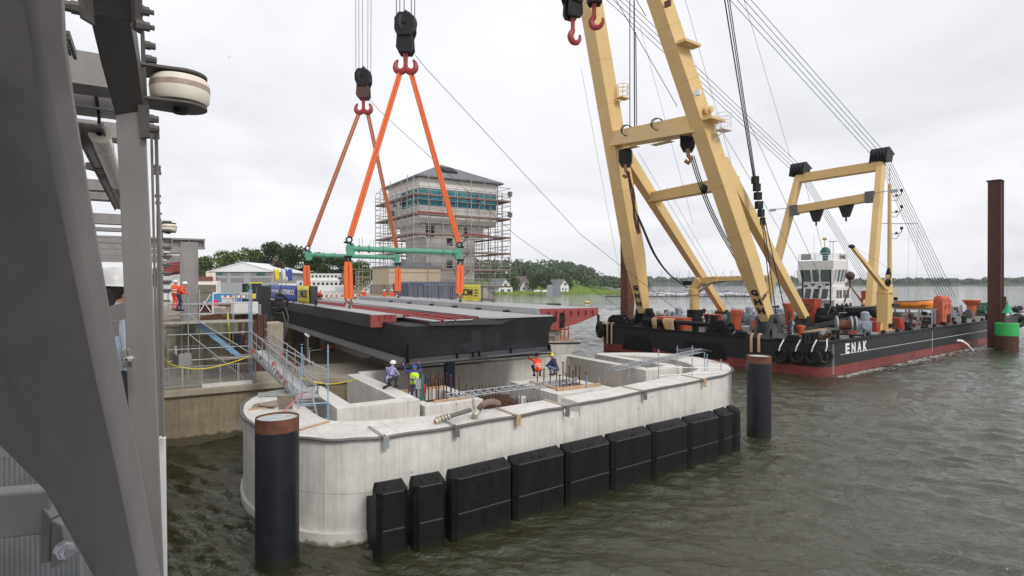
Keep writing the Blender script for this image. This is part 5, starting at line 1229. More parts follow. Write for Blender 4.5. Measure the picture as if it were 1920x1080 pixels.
def crate(px, p, sx, sy, sz, mm, lab, cat='deck box', name='deck_box', z=0):
    q = bq(px, p); t = DT(name, lab, cat, q, p, DZ+.03+z)
    m = MB(); m.box(0, 0, 0, sx, sy, sz); m.build('body', mm, t, bevel=.03); m = MB(); m.box(0, 0, sz+.003, sx+.08, sy+.08, .07); m.build('lid', mm, t)
    m = MB()
    for k in (-.3, .3): m.box(-sx/2-.02, sy*k, sz*.2, .05, .1, sz*.6); m.box(sx*k, -sy/2-.02, sz*.2, .1, .05, sz*.6)
    m.build('batten', mm, t); return t
crate(1262, 19, 1.6, 4.2, 1.3, M_orange, 'long orange bin left of the yellow knuckle crane column')
crate(1246, 19.5, 1.4, 2.2, 1.0, M_ored, 'small orange bin beside the left grey winch')
crate(1336, 21, 1.5, 3.6, 1.2, M_orange, 'orange bin at the foot of the left rear strut')
crate(1425, 10.2, 1.0, 1.3, 1.2, M_orange, 'orange open cabinet just left of the right jib foot')
t = crate(1522, 11, 1.8, 1.6, 3.4, M_ored, 'upright red locker with a hose reel, at the foot of the right rear strut', 'locker', 'deck_locker'); m = MB(); m.torus((-.95, 0, 2.4), (1, 0, 0), .45, .09, 16, 5); m.build('hose_reel', M_rust, t)
crate(1640, 1.6, 1.0, .8, 1.2, M_ored, 'small orange red drum box between grey winch and yellow pedestal crane', 'drum box')
crate(1683, 2.2, 1.4, 1.0, 1.3, M_ored, 'low orange box right of the yellow crane column')
crate(1640, 9, 2.8, 2.4, 4.3, M_ored, 'tall faded red cabin behind the yellow pedestal crane', 'cabin', 'deck_cabin')
t = crate(1766, 2.2, 3.4, 1.2, 3.1, mat('salmon_orange_paint', (.52, .12, .055), .5, var=.15, scale=1.5, streak=.15), 'salmon orange engine cabin with rounded roof on the aft deck', 'cabin', 'engine_cabin')
m = MB(); m.box(.5, -.62, .1, 1.3, .06, 1.2); m.build('engine_opening', M_black, t); m = MB(); m.lathe([(.2, -1.5), (.5, -1.4), (.5, 1.4), (.2, 1.5)], (0, 0, 3.3), (1, 0, 0), 12); m.build('roof_roll', M_orange, t); m = MB()
for x in (-.6, .6): m.box(x, -.63, 2.0, .22, .05, .7)
m.build('vent_slot', M_ored, t)
# winches
def winch(px, p, s, lab, rust=True, body=M_greymach, rot=0):
    q = bq(px, p); t = DT('winch', lab, 'winch', q, p, rot=rot, group='deck winches')
    a = V((-1.2*s, 0, .95*s)); ax = V((1, 0, 0))
    m = MB(); m.tube(a, a+ax*1.3*s, .55*s, n=20); m.build('rope_drum', M_rust if rust else M_rope, t)
    for x in (-.1, 1.3, 1.75): m = MB(); m.lathe([(.98*s, 0), (1.0*s, .05*s), (1.0*s, .16*s), (.85*s, .2*s)], a+ax*x*s, ax, 26); m.build('drum_flange', M_galv if body is M_greymach else body, t)
    m = MB(); m.box(1.45*s, 0, .35*s, 1.3*s, 1.2*s, 1.1*s); m.tube((1.5*s, -1.1*s, .95*s), (1.5*s, .7*s, .95*s), .42*s, n=16); m.box(.9*s, 0, 0, 3.6*s, 1.5*s, .2*s); m.ext([(.6*s, -.5*s, .2*s), (1.0*s, -.5*s, .2*s), (.85*s, -.5*s, 1.3*s), (.7*s, -.5*s, 1.3*s)], (0, 1.0*s, 0)); m.build('gearbox', body, t, bevel=.03)
    m = MB(); m.lathe([(.38*s, 0), (.42*s, .1*s), (.42*s, .85*s), (.3*s, 1.0*s), (.1*s, 1.05*s)], (1.55*s, 0, 1.45*s), n=16); m.box(1.95*s, 0, 1.75*s, .3*s, .3*s, .3*s); m.build('motor', body, t)
    return t
winch(1592, 3.2, .98, 'big pale grey winch with two flanges and an upright motor behind the hull name', rot=R(-58))
winch(1250, 21.5, 1.0, 'grey winch beside the left jib foot', body=M_greymach, rot=R(-75))
winch(1424, 14.5, 1.0, 'grey winch left behind the right jib leg', rot=R(80))
winch(1466, 12.5, .9, 'grey winch seen through the jib legs right of the thick wires', rot=R(30))
winch(1785, 8, .95, 'grey motor winch right behind the salmon cabin', rot=R(90))
# black anchor winch cluster behind
def machine(px, p, s, lab, mm=M_black, seed=0):
    q = bq(px, p); t = DT('deck_machine', lab, 'deck machine', q, p); rnd = random.Random(seed)
    m = MB(); m.box(0, 0, 0, 3.4*s, 2.6*s, .3*s); m.build('bed', mm, t)
    m = MB(); m.tube((-1.3*s, -.7*s, .8*s), (-1.3*s, .7*s, .8*s), .42*s, n=18); m.lathe([(.68*s, 0), (.68*s, .1*s)], (-1.3*s, -.8*s, .8*s), (0, 1, 0), 20); m.lathe([(.68*s, 0), (.68*s, .1*s)], (-1.3*s, .7*s, .8*s), (0, 1, 0), 20); m.build('drum', mm, t)
    m = MB()
    for i in range(20): m.box(rnd.uniform(-.8, 1.5)*s, rnd.uniform(-1, 1)*s, rnd.uniform(.2, 1.3)*s, rnd.uniform(.3, .9)*s, rnd.uniform(.3, .9)*s, rnd.uniform(.2, .9)*s, rnd.random())
    m.build('engine_block', mm, t, bevel=.02)
    m = MB()
    for i in range(7): x, y = rnd.uniform(-1.4, 1.5)*s, rnd.uniform(-1.1, 1.1)*s; m.path([(x, y, .3*s), (x+rnd.uniform(-.2, .2), y, 1.4*s), (x+rnd.uniform(-.6, .6)*s, y+rnd.uniform(-.6, .6)*s, rnd.uniform(1.4, 2.3)*s)], .06*s, 6)
    m.build('pipework', M_galv if seed % 2 else M_rust, t); return t
machine(1560, 9, 1.25, 'black mooring winch cluster in front of the white wheelhouse', seed=1)
machine(1590, 11, 1.2, 'dark machinery left of the black work boat', seed=2)
machine(1842, 5, 1.1, 'green diesel generator with pipework on the stern deck', mat('machine_green', (.05, .12, .09), .5, var=.2), seed=3)
machine(1876, 7, 1.0, 'black stern winch in front of the tall brown pile', seed=4)
machine(1440, 17, 1.0, 'grey machinery on the far deck behind the right jib leg', M_greymach, seed=5)
machine(1404, 18, .9, 'dark winch and cable reel near the centre of the deck', M_frame_d, seed=6)
machine(1500, 16, 1.1, 'dark grey machinery behind the red locker', M_greymach, seed=7)
machine(1338, 22, .7, 'small brown winch at the foot of the left rear strut', M_rustd, seed=8)
machine(1905, 4, .7, 'black bitts and rollers on the stern corner', seed=9)
# bollards
for i, (px, p) in enumerate(((1508, 1.0), (1524, 1.0), (1232, 26.5), (1700, .9), (1733, .9), (1806, .9), (1850, 1.0), (1564, 1.0))):
    lab = ['left bollard of the pair at the near bow corner', 'right bollard of the pair at the near bow corner', 'bollard at the left jib foot', 'bollard on the near side below the orange boat', 'bollard on the near side left of the salmon cabin', 'bollard on the near side right of the salmon cabin', 'bollard near the stern on the near side', 'thin black bollard above the letter E of the hull name'][i]
    t = DT('bollard', lab, 'bollard', bq(px, p), p, group='black bollards along the deck edge'); m = MB(); m.lathe([(.2, 0), (.2, .75), (.28, .78), (.28, .95), (.1, 1.0)], (0, 0, 0), n=12); m.lathe([(.2, 0), (.2, .75), (.28, .78), (.28, .95), (.1, 1.0)], (.7, 0, 0), n=12); m.build('posts', M_black, t); m = MB(); m.box(.35, 0, 0, 1.4, .6, .08); m.build('base_plate', M_black, t)
# things on the near bow corner deck: rusty chain heap, ladder, hoses
p = FB.w(bq(1545, 1.6), 1.6, DZ+.03); m = MB(); rnd = random.Random(9)
for i in range(22): m.torus((p.x+rnd.uniform(-.9, .9), p.y+rnd.uniform(-.5, .5), DZ+.1+rnd.uniform(0, .5)), (rnd.uniform(-1, 1), rnd.uniform(-1, 1), rnd.uniform(-.6, .6)), .2, .06, 10, 5)
solo(m, 'chain_heap', M_rustd, 'heap of rusty chain and shackles at the near bow corner', 'chain')
a, b = FB.w(bq(1509, 4.3), 4.3, DZ+.5), FB.w(bq(1546, 3.6), 3.6, DZ+.75); m = MB(); d = (b-a).normalized(); s_ = d.cross(UP).normalized()
for k in (-.28, .28): m.beam(a+s_*k, b+s_*k, .06, .1)
for i in range(14): c = a+(b-a)*(i+.5)/14; m.beam(c-s_*.28, c+s_*.28, .05, .05)
solo(m, 'ladder', M_wood, 'short wooden ladder lying on deck left of the big grey winch', 'ladder')
for k, (pa, pb, lab) in enumerate(((1500, 1600, 'upper black spar lying on the near deck'), (1498, 1570, 'lower black spar lying on the near deck'))):
    a, b = FB.w(bq(pa, 7-k*1.5), 7-k*1.5, DZ+.5), FB.w(bq(pb, 6-k), 6-k, DZ+1.3-k*.4); m = MB(); m.tube(a, b, .16, n=10); solo(m, 'deck_spar', M_black, lab, 'spar')
# chains hanging at the right pedestal
for k in range(2):
    c = FB.w(RF.x+1.9+.3*k, RF.y-1.2, DZ); m = MB(); rnd = random.Random(k)
    for i in range(13): m.torus((c.x+rnd.uniform(-.12, .12), c.y, DZ+.3+.19*i), (1 if i % 2 else 0, 0 if i % 2 else 1, .2), .14, .045, 10, 5)
    solo(m, 'chain', M_rustd, ['rusty chain hanging right of the right jib foot, left strand', 'rusty chain hanging right of the right jib foot, right strand'][k], 'chain')
# yellow knuckle crane
q = bq(1302, 20); t = DT('knuckle_crane', 'yellow knuckle boom deck crane with its arm folded level, between the jib legs', 'deck crane', q, 20)
m = MB(); m.lathe([(.95, 0), (.95, 1.6), (.6, 1.7), (.55, 3.9), (.75, 4.0), (.75, 4.7), (.35, 4.8)], n=18); m.build('column', M_yellow, t)
m = MB(); m.lathe([(1.0, 0), (1.0, 1.9)], (-.3, -.3, .2), n=16); m.build('hydraulic_tank', M_black, t)
m = MB(); m.beam((0, .2, 4.6), (0, -.9, 5.9), .8, .9); m.beam((0, -.5, 5.75), (0, -3.4, 6.0), .5, .7); m.beam((0, -2.6, 5.95), (.4, -6.3, 6.1), .42, .55); m.beam((.4, -6.2, 6.1), (1.0, -9.6, 6.25), .32, .42, None, .26, .34); m.build('arm', M_yellow, t, bevel=.03)
m = MB(); m.tube((0, -.3, 4.2), (0, -2.2, 5.3), .14, n=8); m.tube((.1, -1.6, 5.3), (.4, -4.4, 5.75), .1, n=8); m.build('ram', M_galv, t)
m = MB(); m.box(-.1, 1.0, 5.2, .4, 1.2, .55); m.build('counter_box', M_black, t)
m = MB(); m.beam((.85, -8.4, 5.9), (.85, -8.4, 1.2), .26, .26); m.build('stay_post', M_yellow, t)
# yellow pedestal crane
q = bq(1658, 2.8); pc = DT('pedestal_crane', 'tall yellow pedestal crane column with a thin raised boom on the near deck', 'deck crane', q, 2.8); pc.scale = (.85, .85, .60)
m = MB(); m.beam((0, 0, 0), (.3, 0, 7.2), 1.5, 1.3, V((1, 0, 0)), 1.95, 1.5); m.build('column', M_yellow, pc, bevel=.04)
m = MB()
for s_ in (-1, 1): m.ext([(s_*.75, -.06, 0), (s_*1.7, -.06, 0), (s_*.75, -.06, 1.5)], (0, .12, 0))
m.box(0, 0, 0, 3.2, 1.8, .08); m.build('gusset', M_yellow, pc)
m = MB(); m.box(0, -.75, .5, .9, .35, .8); m.box(1.5, -.6, 4.6, 1.8, .8, .55); m.build('control_box', M_black, pc)
m = MB(); m.lathe([(1.1, 0), (1.1, .12)], (.3, 0, 7.25), n=20); m.box(.3, 0, 7.37, 1.6, 1.3, .7); m.lathe([(.3, 0), (.3, 1.7), (.05, 1.9)], (.2, 0, 8.0), n=12); m.box(1.3, 0, 7.4, .6, .5, 3.4); m.ext([(.2, -.2, 8.0), (1.6, -.2, 8.0), (1.55, -.2, 10.8), (1.35, -.2, 10.8)], (0, .25, 0)); m.build('slewing_head', M_yellow, pc, bevel=.02)
m = MB(); m.torus((-.1, -.5, 9.3), (0, 1, 0), .55, .2, 18, 8); m.beam((1.35, 0, 10.8), (1.5, 0, 12.1), .4, .6, V((1, 0, 0)), .2, .3); m.beam((.6, -.3, 8.4), (1.4, -.3, 11.2), .12, .12); m.build('winch_wheel', M_black, pc)
b0 = V((-.3, -.2, 8.2)); b1 = FB.i@(W(1597, 462, FB.w(q-5, 2.8).y)-FB.w(q, 2.8, DZ+.03)); b1 = V((b1.x/.85, b1.y/.85, b1.z/.60))
m = MB(); m.beam(b0, b1, .55, .75, None, .32, .45); m.build('boom', M_yellow, pc, bevel=.02)
m = MB(); m.ball(b1, .5, 10, 6, (1.4, .7, .8)); m.build('boom_head', M_black, pc)
m = MB(); m.tube(b1+V((0, 0, .3)), (1.5, 0, 12.0), .025, n=4); m.tube(b1, b0+V((0, 0, 1.2)), .025, n=4); m.build('luffing_rope', M_ropel, pc)
# handling beam below and aft yellow structure behind the crane
q = bq(1652, 8.5); t = DT('yellow_platform', 'yellow maintenance platform with railing behind the pedestal crane', 'platform', q, 8.5, DZ+3.4)
t.scale = (.6, .8, .75)
m = MB(); m.box(0, 0, 0, 6.5, 3.5, .3); m.ext([(-3.2, -1.75, 0), (-5.2, -1.75, -.9), (-5.2, -1.75, -1.2), (-3.2, -1.75, -.5)], (0, 3.4, 0)); m.build('floor', M_yellow, t)
m = MB()
for x in (-3, -1.5, 0, 1.5, 3): m.tube((x, -1.6, .3), (x, -1.6, 1.5), .05, n=5)
for z in (.7, 1.1, 1.5): m.tube((-3, -1.6, z), (3, -1.6, z), .04, n=5)
m.build('railing', M_yellow, t); m = MB(); m.box(.5, 0, .305, 3.8, 2.4, 2.2); m.build('winch_house', M_yellow, t)
for x in (-2.8, 2.8): m = MB(); m.box(x, 0, -4.6, .4, .4, 4.6); m.build('leg', M_yellow, t)
# mast with lights
q = bq(1668, 9.5); t = DT('signal_mast', 'slim yellow signal mast with navigation lamps on brackets', 'mast', q, 9.5)
m = MB(); m.tube((0, 0, 0), (0, 0, 20), .34, .24, 10); m.tube((0, 0, 20), (0, 0, 22.5), .06, n=5); m.build('pole', M_yellow, t)
m = MB()
for z in (12.7, 15.9, 18.3): m.path([(0, 0, z), (1.2, -.6, z), (1.9, -.9, z+.35), (1.9, -.9, z+.7)], .05, 5); m.path([(0, 0, z-.6), (1.0, -.5, z-.7), (1.5, -.75, z)], .04, 5); m.box(1.9, -.9, z+.7, .3, .3, .4); m.box(1.1, -.5, z, .25, .25, .3)
m.tube((-2.4, 1.2, 14.2), (4.4, -2.2, 14.3), .04, n=4); m.build('lamp_bracket', M_black, t)
m = MB()
for dx, dy in ((4.4, -2.2), (3.0, -1.5)): m.tube((dx*.9, dy*.9, 0), (dx, dy, 14.2), .015, n=3)
m.build('halyard', M_ropel, t)
# work boats
def hullboat(t, L_, wd, h, mm, inner=M_frame_d):
    m = MB(); secs = []
    for i in range(9):
        u = i/8; x = (u-.5)*L_; ww = wd*.5*(min(1, (1-u)*2.6)**.6)*(.85+.15*min(1, u*4)); hh = h*(1+.35*u*u); secs.append((x, max(ww, .03), hh))
    P = []; F = []
    for x, ww, hh in secs: P += [(x, -ww, hh), (x, -ww*.9, h*.45), (x, -ww*.45, .05), (x, ww*.45, .05), (x, ww*.9, h*.45), (x, ww, hh)]
    for i in range(8):
        for k in range(5): F.append((i*6+k, i*6+k+1, (i+1)*6+k+1, (i+1)*6+k))
    F += [(5, 4, 3, 2, 1, 0), (48, 49, 50, 51, 52, 53)]
    m.add(P, F); o = m.build('hull', mm, t); s_ = o.modifiers.new('s', 'SOLIDIFY'); s_.thickness = .06
    m = MB(); m.path([(x, -ww, hh) for x, ww, hh in secs]+[(x, ww, hh) for x, ww, hh in secs[::-1]], .09, 6); m.build('gunwale', M_galv if mm is not M_black else M_hose, t)
    m = MB(); m.box(0, 0, h*.5, L_*.8, wd*.8, .05); m.build('floor', inner, t)
    m = MB(); m.box(-L_*.2, 0, h*.75, .3, wd*.85, .06); m.box(L_*.1, 0, h*.75, .3, wd*.85, .06); m.build('thwart', M_woodg, t)
    m = MB(); m.box(-L_*.45, 0, h*.6, .4, .5, .9); m.build('engine', M_black, t)
q = bq(1712, 4.0); t = DT('work_boat', 'orange and grey steel work boat stowed high on a rack, near side', 'boat', q, 4.0, DZ+2.15, rot=R(-80)); hullboat(t, 4.3, 1.9, .95, mat('boat_orange', (.80, .27, .02), .5, var=.2, scale=2, c2=(.35, .12, .03), c2amt=.35, c2scale=1.2))
q = bq(1712, 4.0); t = DT('boat_rack', 'pale grey steel rack under the orange work boat', 'rack', q, 4.0, rot=R(-80))
for x in (-2.2, -.6, .8, 2.2):
    m = MB(); m.box(x, -1.2, 0, .2, .2, 2.1); m.build('post', M_galv, t); m = MB(); m.box(x, 1.2, 0, .2, .2, 2.1); m.build('post', M_galv, t)
m = MB(); m.box(0, -1.2, 1.1, 4.6, .16, .2); m.box(0, -1.2, 2.0, 5.0, .16, .15); m.box(0, 1.2, 2.0, 5.0, .16, .15); m.build('rail', M_galv, t)
q = bq(1622, 6.5); t = DT('work_boat', 'black open work boat lying on deck behind the big grey winch', 'boat', q, 6.5, DZ+1.1, rot=R(-62)); hullboat(t, 4.6, 2.2, 1.3, M_black)
m = MB(); m.box(-1.4, 0, -1.05, .3, 2, 1.15); m.box(1.4, 0, -1.05, .3, 2, 1.15); m.build('chock', M_woodg, t)
# bipod with hook ball above the black boat
q = bq(1594, 8.0); t = DT('lifting_bridle', 'four legged lifting bridle with a round hook ball hanging above the black work boat', 'lifting gear', q, 8.0, DZ)
z1 = bz(1594, 517, q, 8.0)-DZ; m = MB(); m.ball((0, 0, z1), .55, 12, 8); m.build('hook_ball', mat('dark_brown_steel', (.06, .025, .025), .6), t)
m = MB()
for x, y in ((-1.6, 0), (2.3, -.6), (.6, 1), (1.0, -1)): m.tube((0, 0, z1-1.3), (x, y, 3.0), .07, n=5)
m.tube((0, 0, z1), (0, 0, z1-1.3), .1, n=6); m.build('legs', M_rust, t)
# black thin posts near the wheelhouse
for i, px in enumerate((1505, 1557)):
    q = bq(px, 12); t = DT('black_post', ['thin black post left of the wheelhouse front', 'thin black post in front of the wheelhouse windows'][i], 'post', q, 12); z1 = bz(px, 507, q, 12)-DZ
    m = MB(); m.tube((0, 0, 0), (0, 0, z1), .1, n=7); m.build('pole', M_black, t); m = MB(); m.box(0, 0, 0, .4, .4, .3); m.build('foot', M_black, t)
# deck edge chain rail far side
for i in range(9):
    q = .8+0*i; 
t = DT('deck_railing', 'thin black wire railing along the far deck edge', 'railing', 22, 27.8)
m = MB()
for i in range(13): m.tube((-18+3*i, 0, 0), (-18+3*i, 0, 1.2), .05, n=5)
m.build('stanchion', M_black, t); m = MB(); m.tube((-18, 0, 1.15), (18, 0, 1.15), .03, n=4); m.tube((-18, 0, .6), (18, 0, .6), .025, n=4); m.build('wire', M_black, t)
# hanging blocks at the top of the jib (near frame top)
hook_block(W(1074, 66, 56)+UP*.5, 'black crane block with a single red hook, left of the two at the top edge', 1.15, double=False, rot=.5)
hook_block(W(1114, 38, 56)+UP*.45, 'black crane block with a single red hook, right of the two at the top edge', 1.15, double=False, rot=-.2)
for px, X_ in ((1074, 56), (1114, 56)):
    a = W(px, 20, X_); wire([a, V((a.x-1.5, a.y-.5, TOPZ-4))], .05, 'hoist_rope', 'rope above the %s red hook block at the top edge' % ('left' if px == 1074 else 'right'))
# blocks and slings hanging on the cross beam
def hang_block(px, py, Y, lab):
    p = W(px, py, Y); t = WT('hanging_block', lab, 'pulley block', tuple(p), 'black pulley blocks hung on the cross beam')
    m = MB(); m.ext([p+V((-.75, 0, 1.0)), p+V((.75, 0, 1.0)), p+V((.75, 0, -.4)), p+V((.45, 0, -1.0)), p+V((-.45, 0, -1.0)), p+V((-.75, 0, -.4))], (.3, .9, 0)); t.part(m, 'housing', M_black, bevel=.05)
    m = MB(); m.path([p+V((0, 0, -.8)), p+V((.1, 0, -1.5)), p+V((.35, 0, -1.9)), p+V((.1, 0, -2.25)), p+V((-.25, 0, -1.95))], .2, 7); t.part(m, 'hook', mat('brown_yellow_hook', (.30, .17, .05), .6)); return p
p1 = hang_block(1172, 296, 66.5, 'black pulley block under the left end of the cross beam'); p2 = hang_block(1289, 264, 57.5, 'black pulley block under the right end of the cross beam')
for k, (pts, r, lab) in enumerate((([(1176, 325, 66), (1186, 365, 66), (1192, 410, 66), (1197, 440, 66)], .22, 'thick bundle of brown chain hanging from the left pulley block'), )):
    m = MB(); rnd = random.Random(1)
    P_ = [W(*q_) for q_ in pts]
    for s_ in range(4): m.path(spl([tuple(x+V((.22*math.sin(i*2+s_), 0, .1*s_))) for i, x in enumerate(P_)], 5), .085, 5)
    solo(m, 'chain_bundle', M_rustd, lab, 'chain')
M_cable = mat('black_cable', (.015, .015, .016), .6)
for k in range(3):
    wire(spl([tuple(W(px+k*2, py+k*1.5, 66)) for px, py in ((1192, 400), (1203, 425), (1225, 475), (1252, 512), (1285, 537))], 5), .07, 'cable', 'black slack cable curving from the left chain bundle', M_cable, 'cable', 'left slack cables')
    wire(spl([tuple(W(px+k*4, py+k*1.0, YY)) for px, py, YY in ((1293, 290, 57.6), (1305, 330, 58.5), (1325, 385, 60), (1352, 440, 61.5), (1389, 503, 63))], 5), .06, 'cable', 'black slack cable curving from the right pulley block behind the jib leg', M_cable, 'cable', 'right slack cables')
for (px, py, Y, lab) in ((1246, 367, 72, 'small black weight hanging left of the middle tie beam'), (1320, 354, 57, 'small black ball on the right slack cables')):
    m = MB(); m.ball(W(px, py, Y), .38, 10, 7, (1, 1, 1.2)); m.tube(W(px, py, Y), W(px, py-12, Y), .04, n=5); solo(m, 'cable_weight', M_black, lab, 'weight')
# heavy tackle right of the jib
tk = WT('tackle', 'long black tackle with chain pieces hanging right of the jib leg', 'tackle', tuple(W(1421, 400, 57)))
m = MB()
for (px, py, s_) in ((1416, 338, .6), (1419, 352, .6), (1421, 368, .65), (1423, 385, .65), (1427, 400, .5), (1430, 415, .3)): c = W(px, py, 57); m.box(c.x, c.y, c.z-.35, s_, .5, .75, .3)
tk.part(m, 'blocks', M_black, bevel=.04); m = MB(); c = W(1431, 420, 57); m.path([c+UP*.5, c, c-UP*.5], [.2, .25, .12], 7); tk.part(m, 'hook', mat('brown_yellow_hook', (.30, .17, .05), .6))
for i, dx in enumerate((0, 6, 10)): wire([W(1349+dx, -60, 50), W(1413+i*2, 335, 57)], .045 if i else .06, 'tackle_rope', 'rope running up from the long black tackle', M_rope, 'rope', 'ropes above the black tackle')
for i, (x1) in enumerate((1449, 1456, 1474)): wire([W(1429+i*3, 415, 57), W(x1, 595, 60)], .05, 'tackle_rope', 'rope running down to deck from the long black tackle', M_rope, 'rope', 'ropes below the black tackle')
# luffing ropes from the gallows heads to the jib head and to the stern
GL, GR = FB.w(*gLt)+UP*.9, FB.w(*gRt)+UP*1.0
JA, JB = V((-8.35, 45.2, TOPZ-.3)), V((-14.75, 57.2, TOPZ-.3))
for g_, j_, n_, nm in ((GL, JB, 4, 'left'), (GR, JA, 4, 'right')):
    for i in range(n_):
        o = V((-.18+.34*(i-1.5), -.25*(i-1.5), .28*(i-1.5)*.6)); wire([g_+o, j_+o*1.3], .035, 'luffing_rope', 'taut rope from the %s gallows head up to the jib head' % nm, M_rope, 'rope', 'luffing ropes of the %s gallows head' % nm)
    end = FB.w(bq(1775, 5) if nm == 'right' else bq(1655, 19), 5 if nm == 'right' else 19, DZ+(3.3 if nm == 'right' else .2))
    nb = 7 if nm == 'right' else 5
    for i in range(nb):
        o = FB.m@V((.0, .24*(i-nb//2), 0)); e_ = end+FB.m@V((.2*(i-3), .42*(i-3), 0)); wire([g_+o+FB.m@V((.8, 0, -.4)), e_], .034, 'backstay_rope', 'taut backstay rope from the %s gallows head down to the stern' % nm, M_rope, 'rope', 'backstay ropes of the %s gallows head' % nm, n=4)
# single wires across the scene
wires = [((1181, 0, 62), (1181, 245, 66), .05, 'left vertical rope above the cross beam'), ((1189, 0, 62), (1190, 245, 66), .07, 'thick vertical rope above the cross beam'), ((1192, 60, 62), (1194, 245, 66), .05, 'right vertical rope above the cross beam'),
         ((1155, 0, 60), (1270, 200, 62), .04, 'thin wire slanting between the jib legs'), ((1193, 0, 64), (1211, 30, 60), .05, 'short thick wire left of the right jib leg at the top'),
         ((1285, 0, 70), (1375, 320, 76), .03, 'thin wire right of the right jib leg'), ((1395, 0, 80), (1482, 295, 88), .03, 'thin wire running to the left gallows head'), ((1200, 50, 75), (1300, 420, 75), .022, 'faint wire between the jib legs'),
         ((1345, 230, 60), (1560, 600, 75), .03, 'wire from the right leg platform to the aft deck'), ((1250, 350, 72), (1360, 545, 80), .025, 'handrail wire above the left rear strut'), ((1196, 285, 69), (1372, 578, 79), .03, 'second wire above the left rear strut'), ((1506, 330, 86), (1545, 480, 95), .03, 'thin wire from the left gallows head down to the wheelhouse'),
         ((1090, 130, 60), (1170, 560, 75), .018, 'faint wire left of the left jib leg'), ((1400, 220, 60), (1570, 590, 72), .03, 'wire running down behind the tackle'), ((1150, 660, 40), (1150, 661, 40), .001, '')]
for a, b, r, lab in wires[:-1]: wire([W(*a), W(*b)], r, 'steel_wire', lab, M_ropel if r < .035 else M_rope, 'wire', n=4)
tb = FB.w(bq(1290, 20), 20, DZ+1); wire([HA+V((.75, 0, .9)), HA+V((1.5, .8, .1)), (HA+tb)/2-UP*1.2, tb], .028, 'tag_line', 'long thin tag line from the near hook block down to the barge', M_rope, 'rope', n=4)
tb = FB.w(2, 24, DZ+.8); wire([HB+V((.7, 0, .8)), HB+V((1.4, .6, .0)), (HB+tb)/2-UP*1.0, tb], .026, 'tag_line', 'long thin tag line from the farther hook block down to the barge', M_rope, 'rope', n=4)
# ------------------------------------------------------------------ tall brown pile and green topped channel marker at the stern
p = W(1876, 528, 77.5); t = T('tall_pile', 'very tall leaning dark brown steel pile at the stern of the barge', 'pile', (p.x-.75, 77.5, 0), FB.a)
z1 = 22.6; m = MB(); m.beam((0, 0, -2), (.95, .2, z1), 1.35, 1.35, V((1, 0, 0)), 1.3, 1.3)
for s_ in (-1, 1): m.beam((s_*.66, -.68, -2), (s_*.66+.95, -.48, z1), .22, .2, V((1, 0, 0)))
m.box(.98, .2, z1, 1.8, 1.6, .14); m.build('shaft', mat('chocolate_rust', (.072, .026, .018), .8, var=.2, scale=1.2, streak=.25), t, bevel=.02)
m = MB(); m.beam((-.35, -.95, -1), (.1, -.95, 7), .45, .4, V((1, 0, 0))); m.build('guide_plate', M_rustd, t)
p = W(1888, 528, 75.5); t = T('channel_marker', 'short thick brown pile with a bright green band and green cone on top', 'channel marker', (p.x, 75.5, 0))
m = MB(); m.lathe([(1.2, -2), (1.2, 1.95)], n=28); m.build('rusty_shaft', M_rustd, t)
m = MB(); m.lathe([(1.24, 1.95), (1.24, 3.55), (1.1, 3.6)], n=28); m.build('green_band', mat('marker_green', (.03, .42, .10), .5, var=.1), t)
m = MB(); m.lathe([(.62, 4.9), (.6, 4.95), (.08, 6.1), (.05, 6.5)], (.1, 0, 0), n=14); m.build('green_cone', mat('marker_green_dark', (.02, .36, .17), .5), t)
m = MB()
for a in range(4): m.tube((.1+.45*math.cos(a*1.57), .45*math.sin(a*1.57), 3.5), (.1+.4*math.cos(a*1.57), .4*math.sin(a*1.57), 4.95), .06, n=5)
m.box(.1, 0, 3.6, 1.1, 1.1, .15); m.build('cage', M_frame_d, t)
# foam where the barge pumps water out, plus discharge jet
rnd = random.Random(8); P = []
M_foam = mat('white_foam', (.75, .76, .74), .6, var=.1)
m = MB()
def blob(x, y, r, mb_): 
    n = 7; c = [(x+r*math.cos(2*PI*i/n)*rnd.uniform(.4, 1.5), y+r*.35*math.sin(2*PI*i/n)*rnd.uniform(.4, 1.2), .075) for i in range(n)]; mb_.add(c, [tuple(range(n))])
for i in range(900):
    u = rnd.random()**1.2; q = 2+50*u; d = abs(rnd.gauss(0, .5))*(.5+2.2*u) ; w_ = FB.w(q, -.15-d); blob(w_.x+rnd.uniform(-.4, .4), w_.y, rnd.uniform(.03, .22)*(1 if d > .6 else 1.5), m)
for i in range(500):
    u = rnd.random(); w_ = FB.w(38+18*u, -.8-rnd.uniform(0, 1)*6*u); blob(w_.x, w_.y, rnd.uniform(.05, .4), m)
o = m.build('foam', M_foam, smooth=False); o['kind'] = 'stuff'; tag(o, 'white foam and churned water along the near side of the barge', 'foam')
m = MB(); a = FB.w(bq(1795, -.05), -.05, 1.45)
rnd = random.Random(12)
for k in range(9): o = rnd.uniform(-.12, .12); m.path([a+V((o, 0, o)), a+FB.m@V((.8, -.3, .0))+V((0, 0, o-.1)), a+FB.m@V((1.6+o, -.65, -.6)), a+FB.m@V((2.3+o*2, -1.0+o, -1.45))], [.04, .05, .07, .09], 6)
o = solo(m, 'water_jet', M_foam, 'white jet of water pouring from the barge side into the lake', 'water jet')

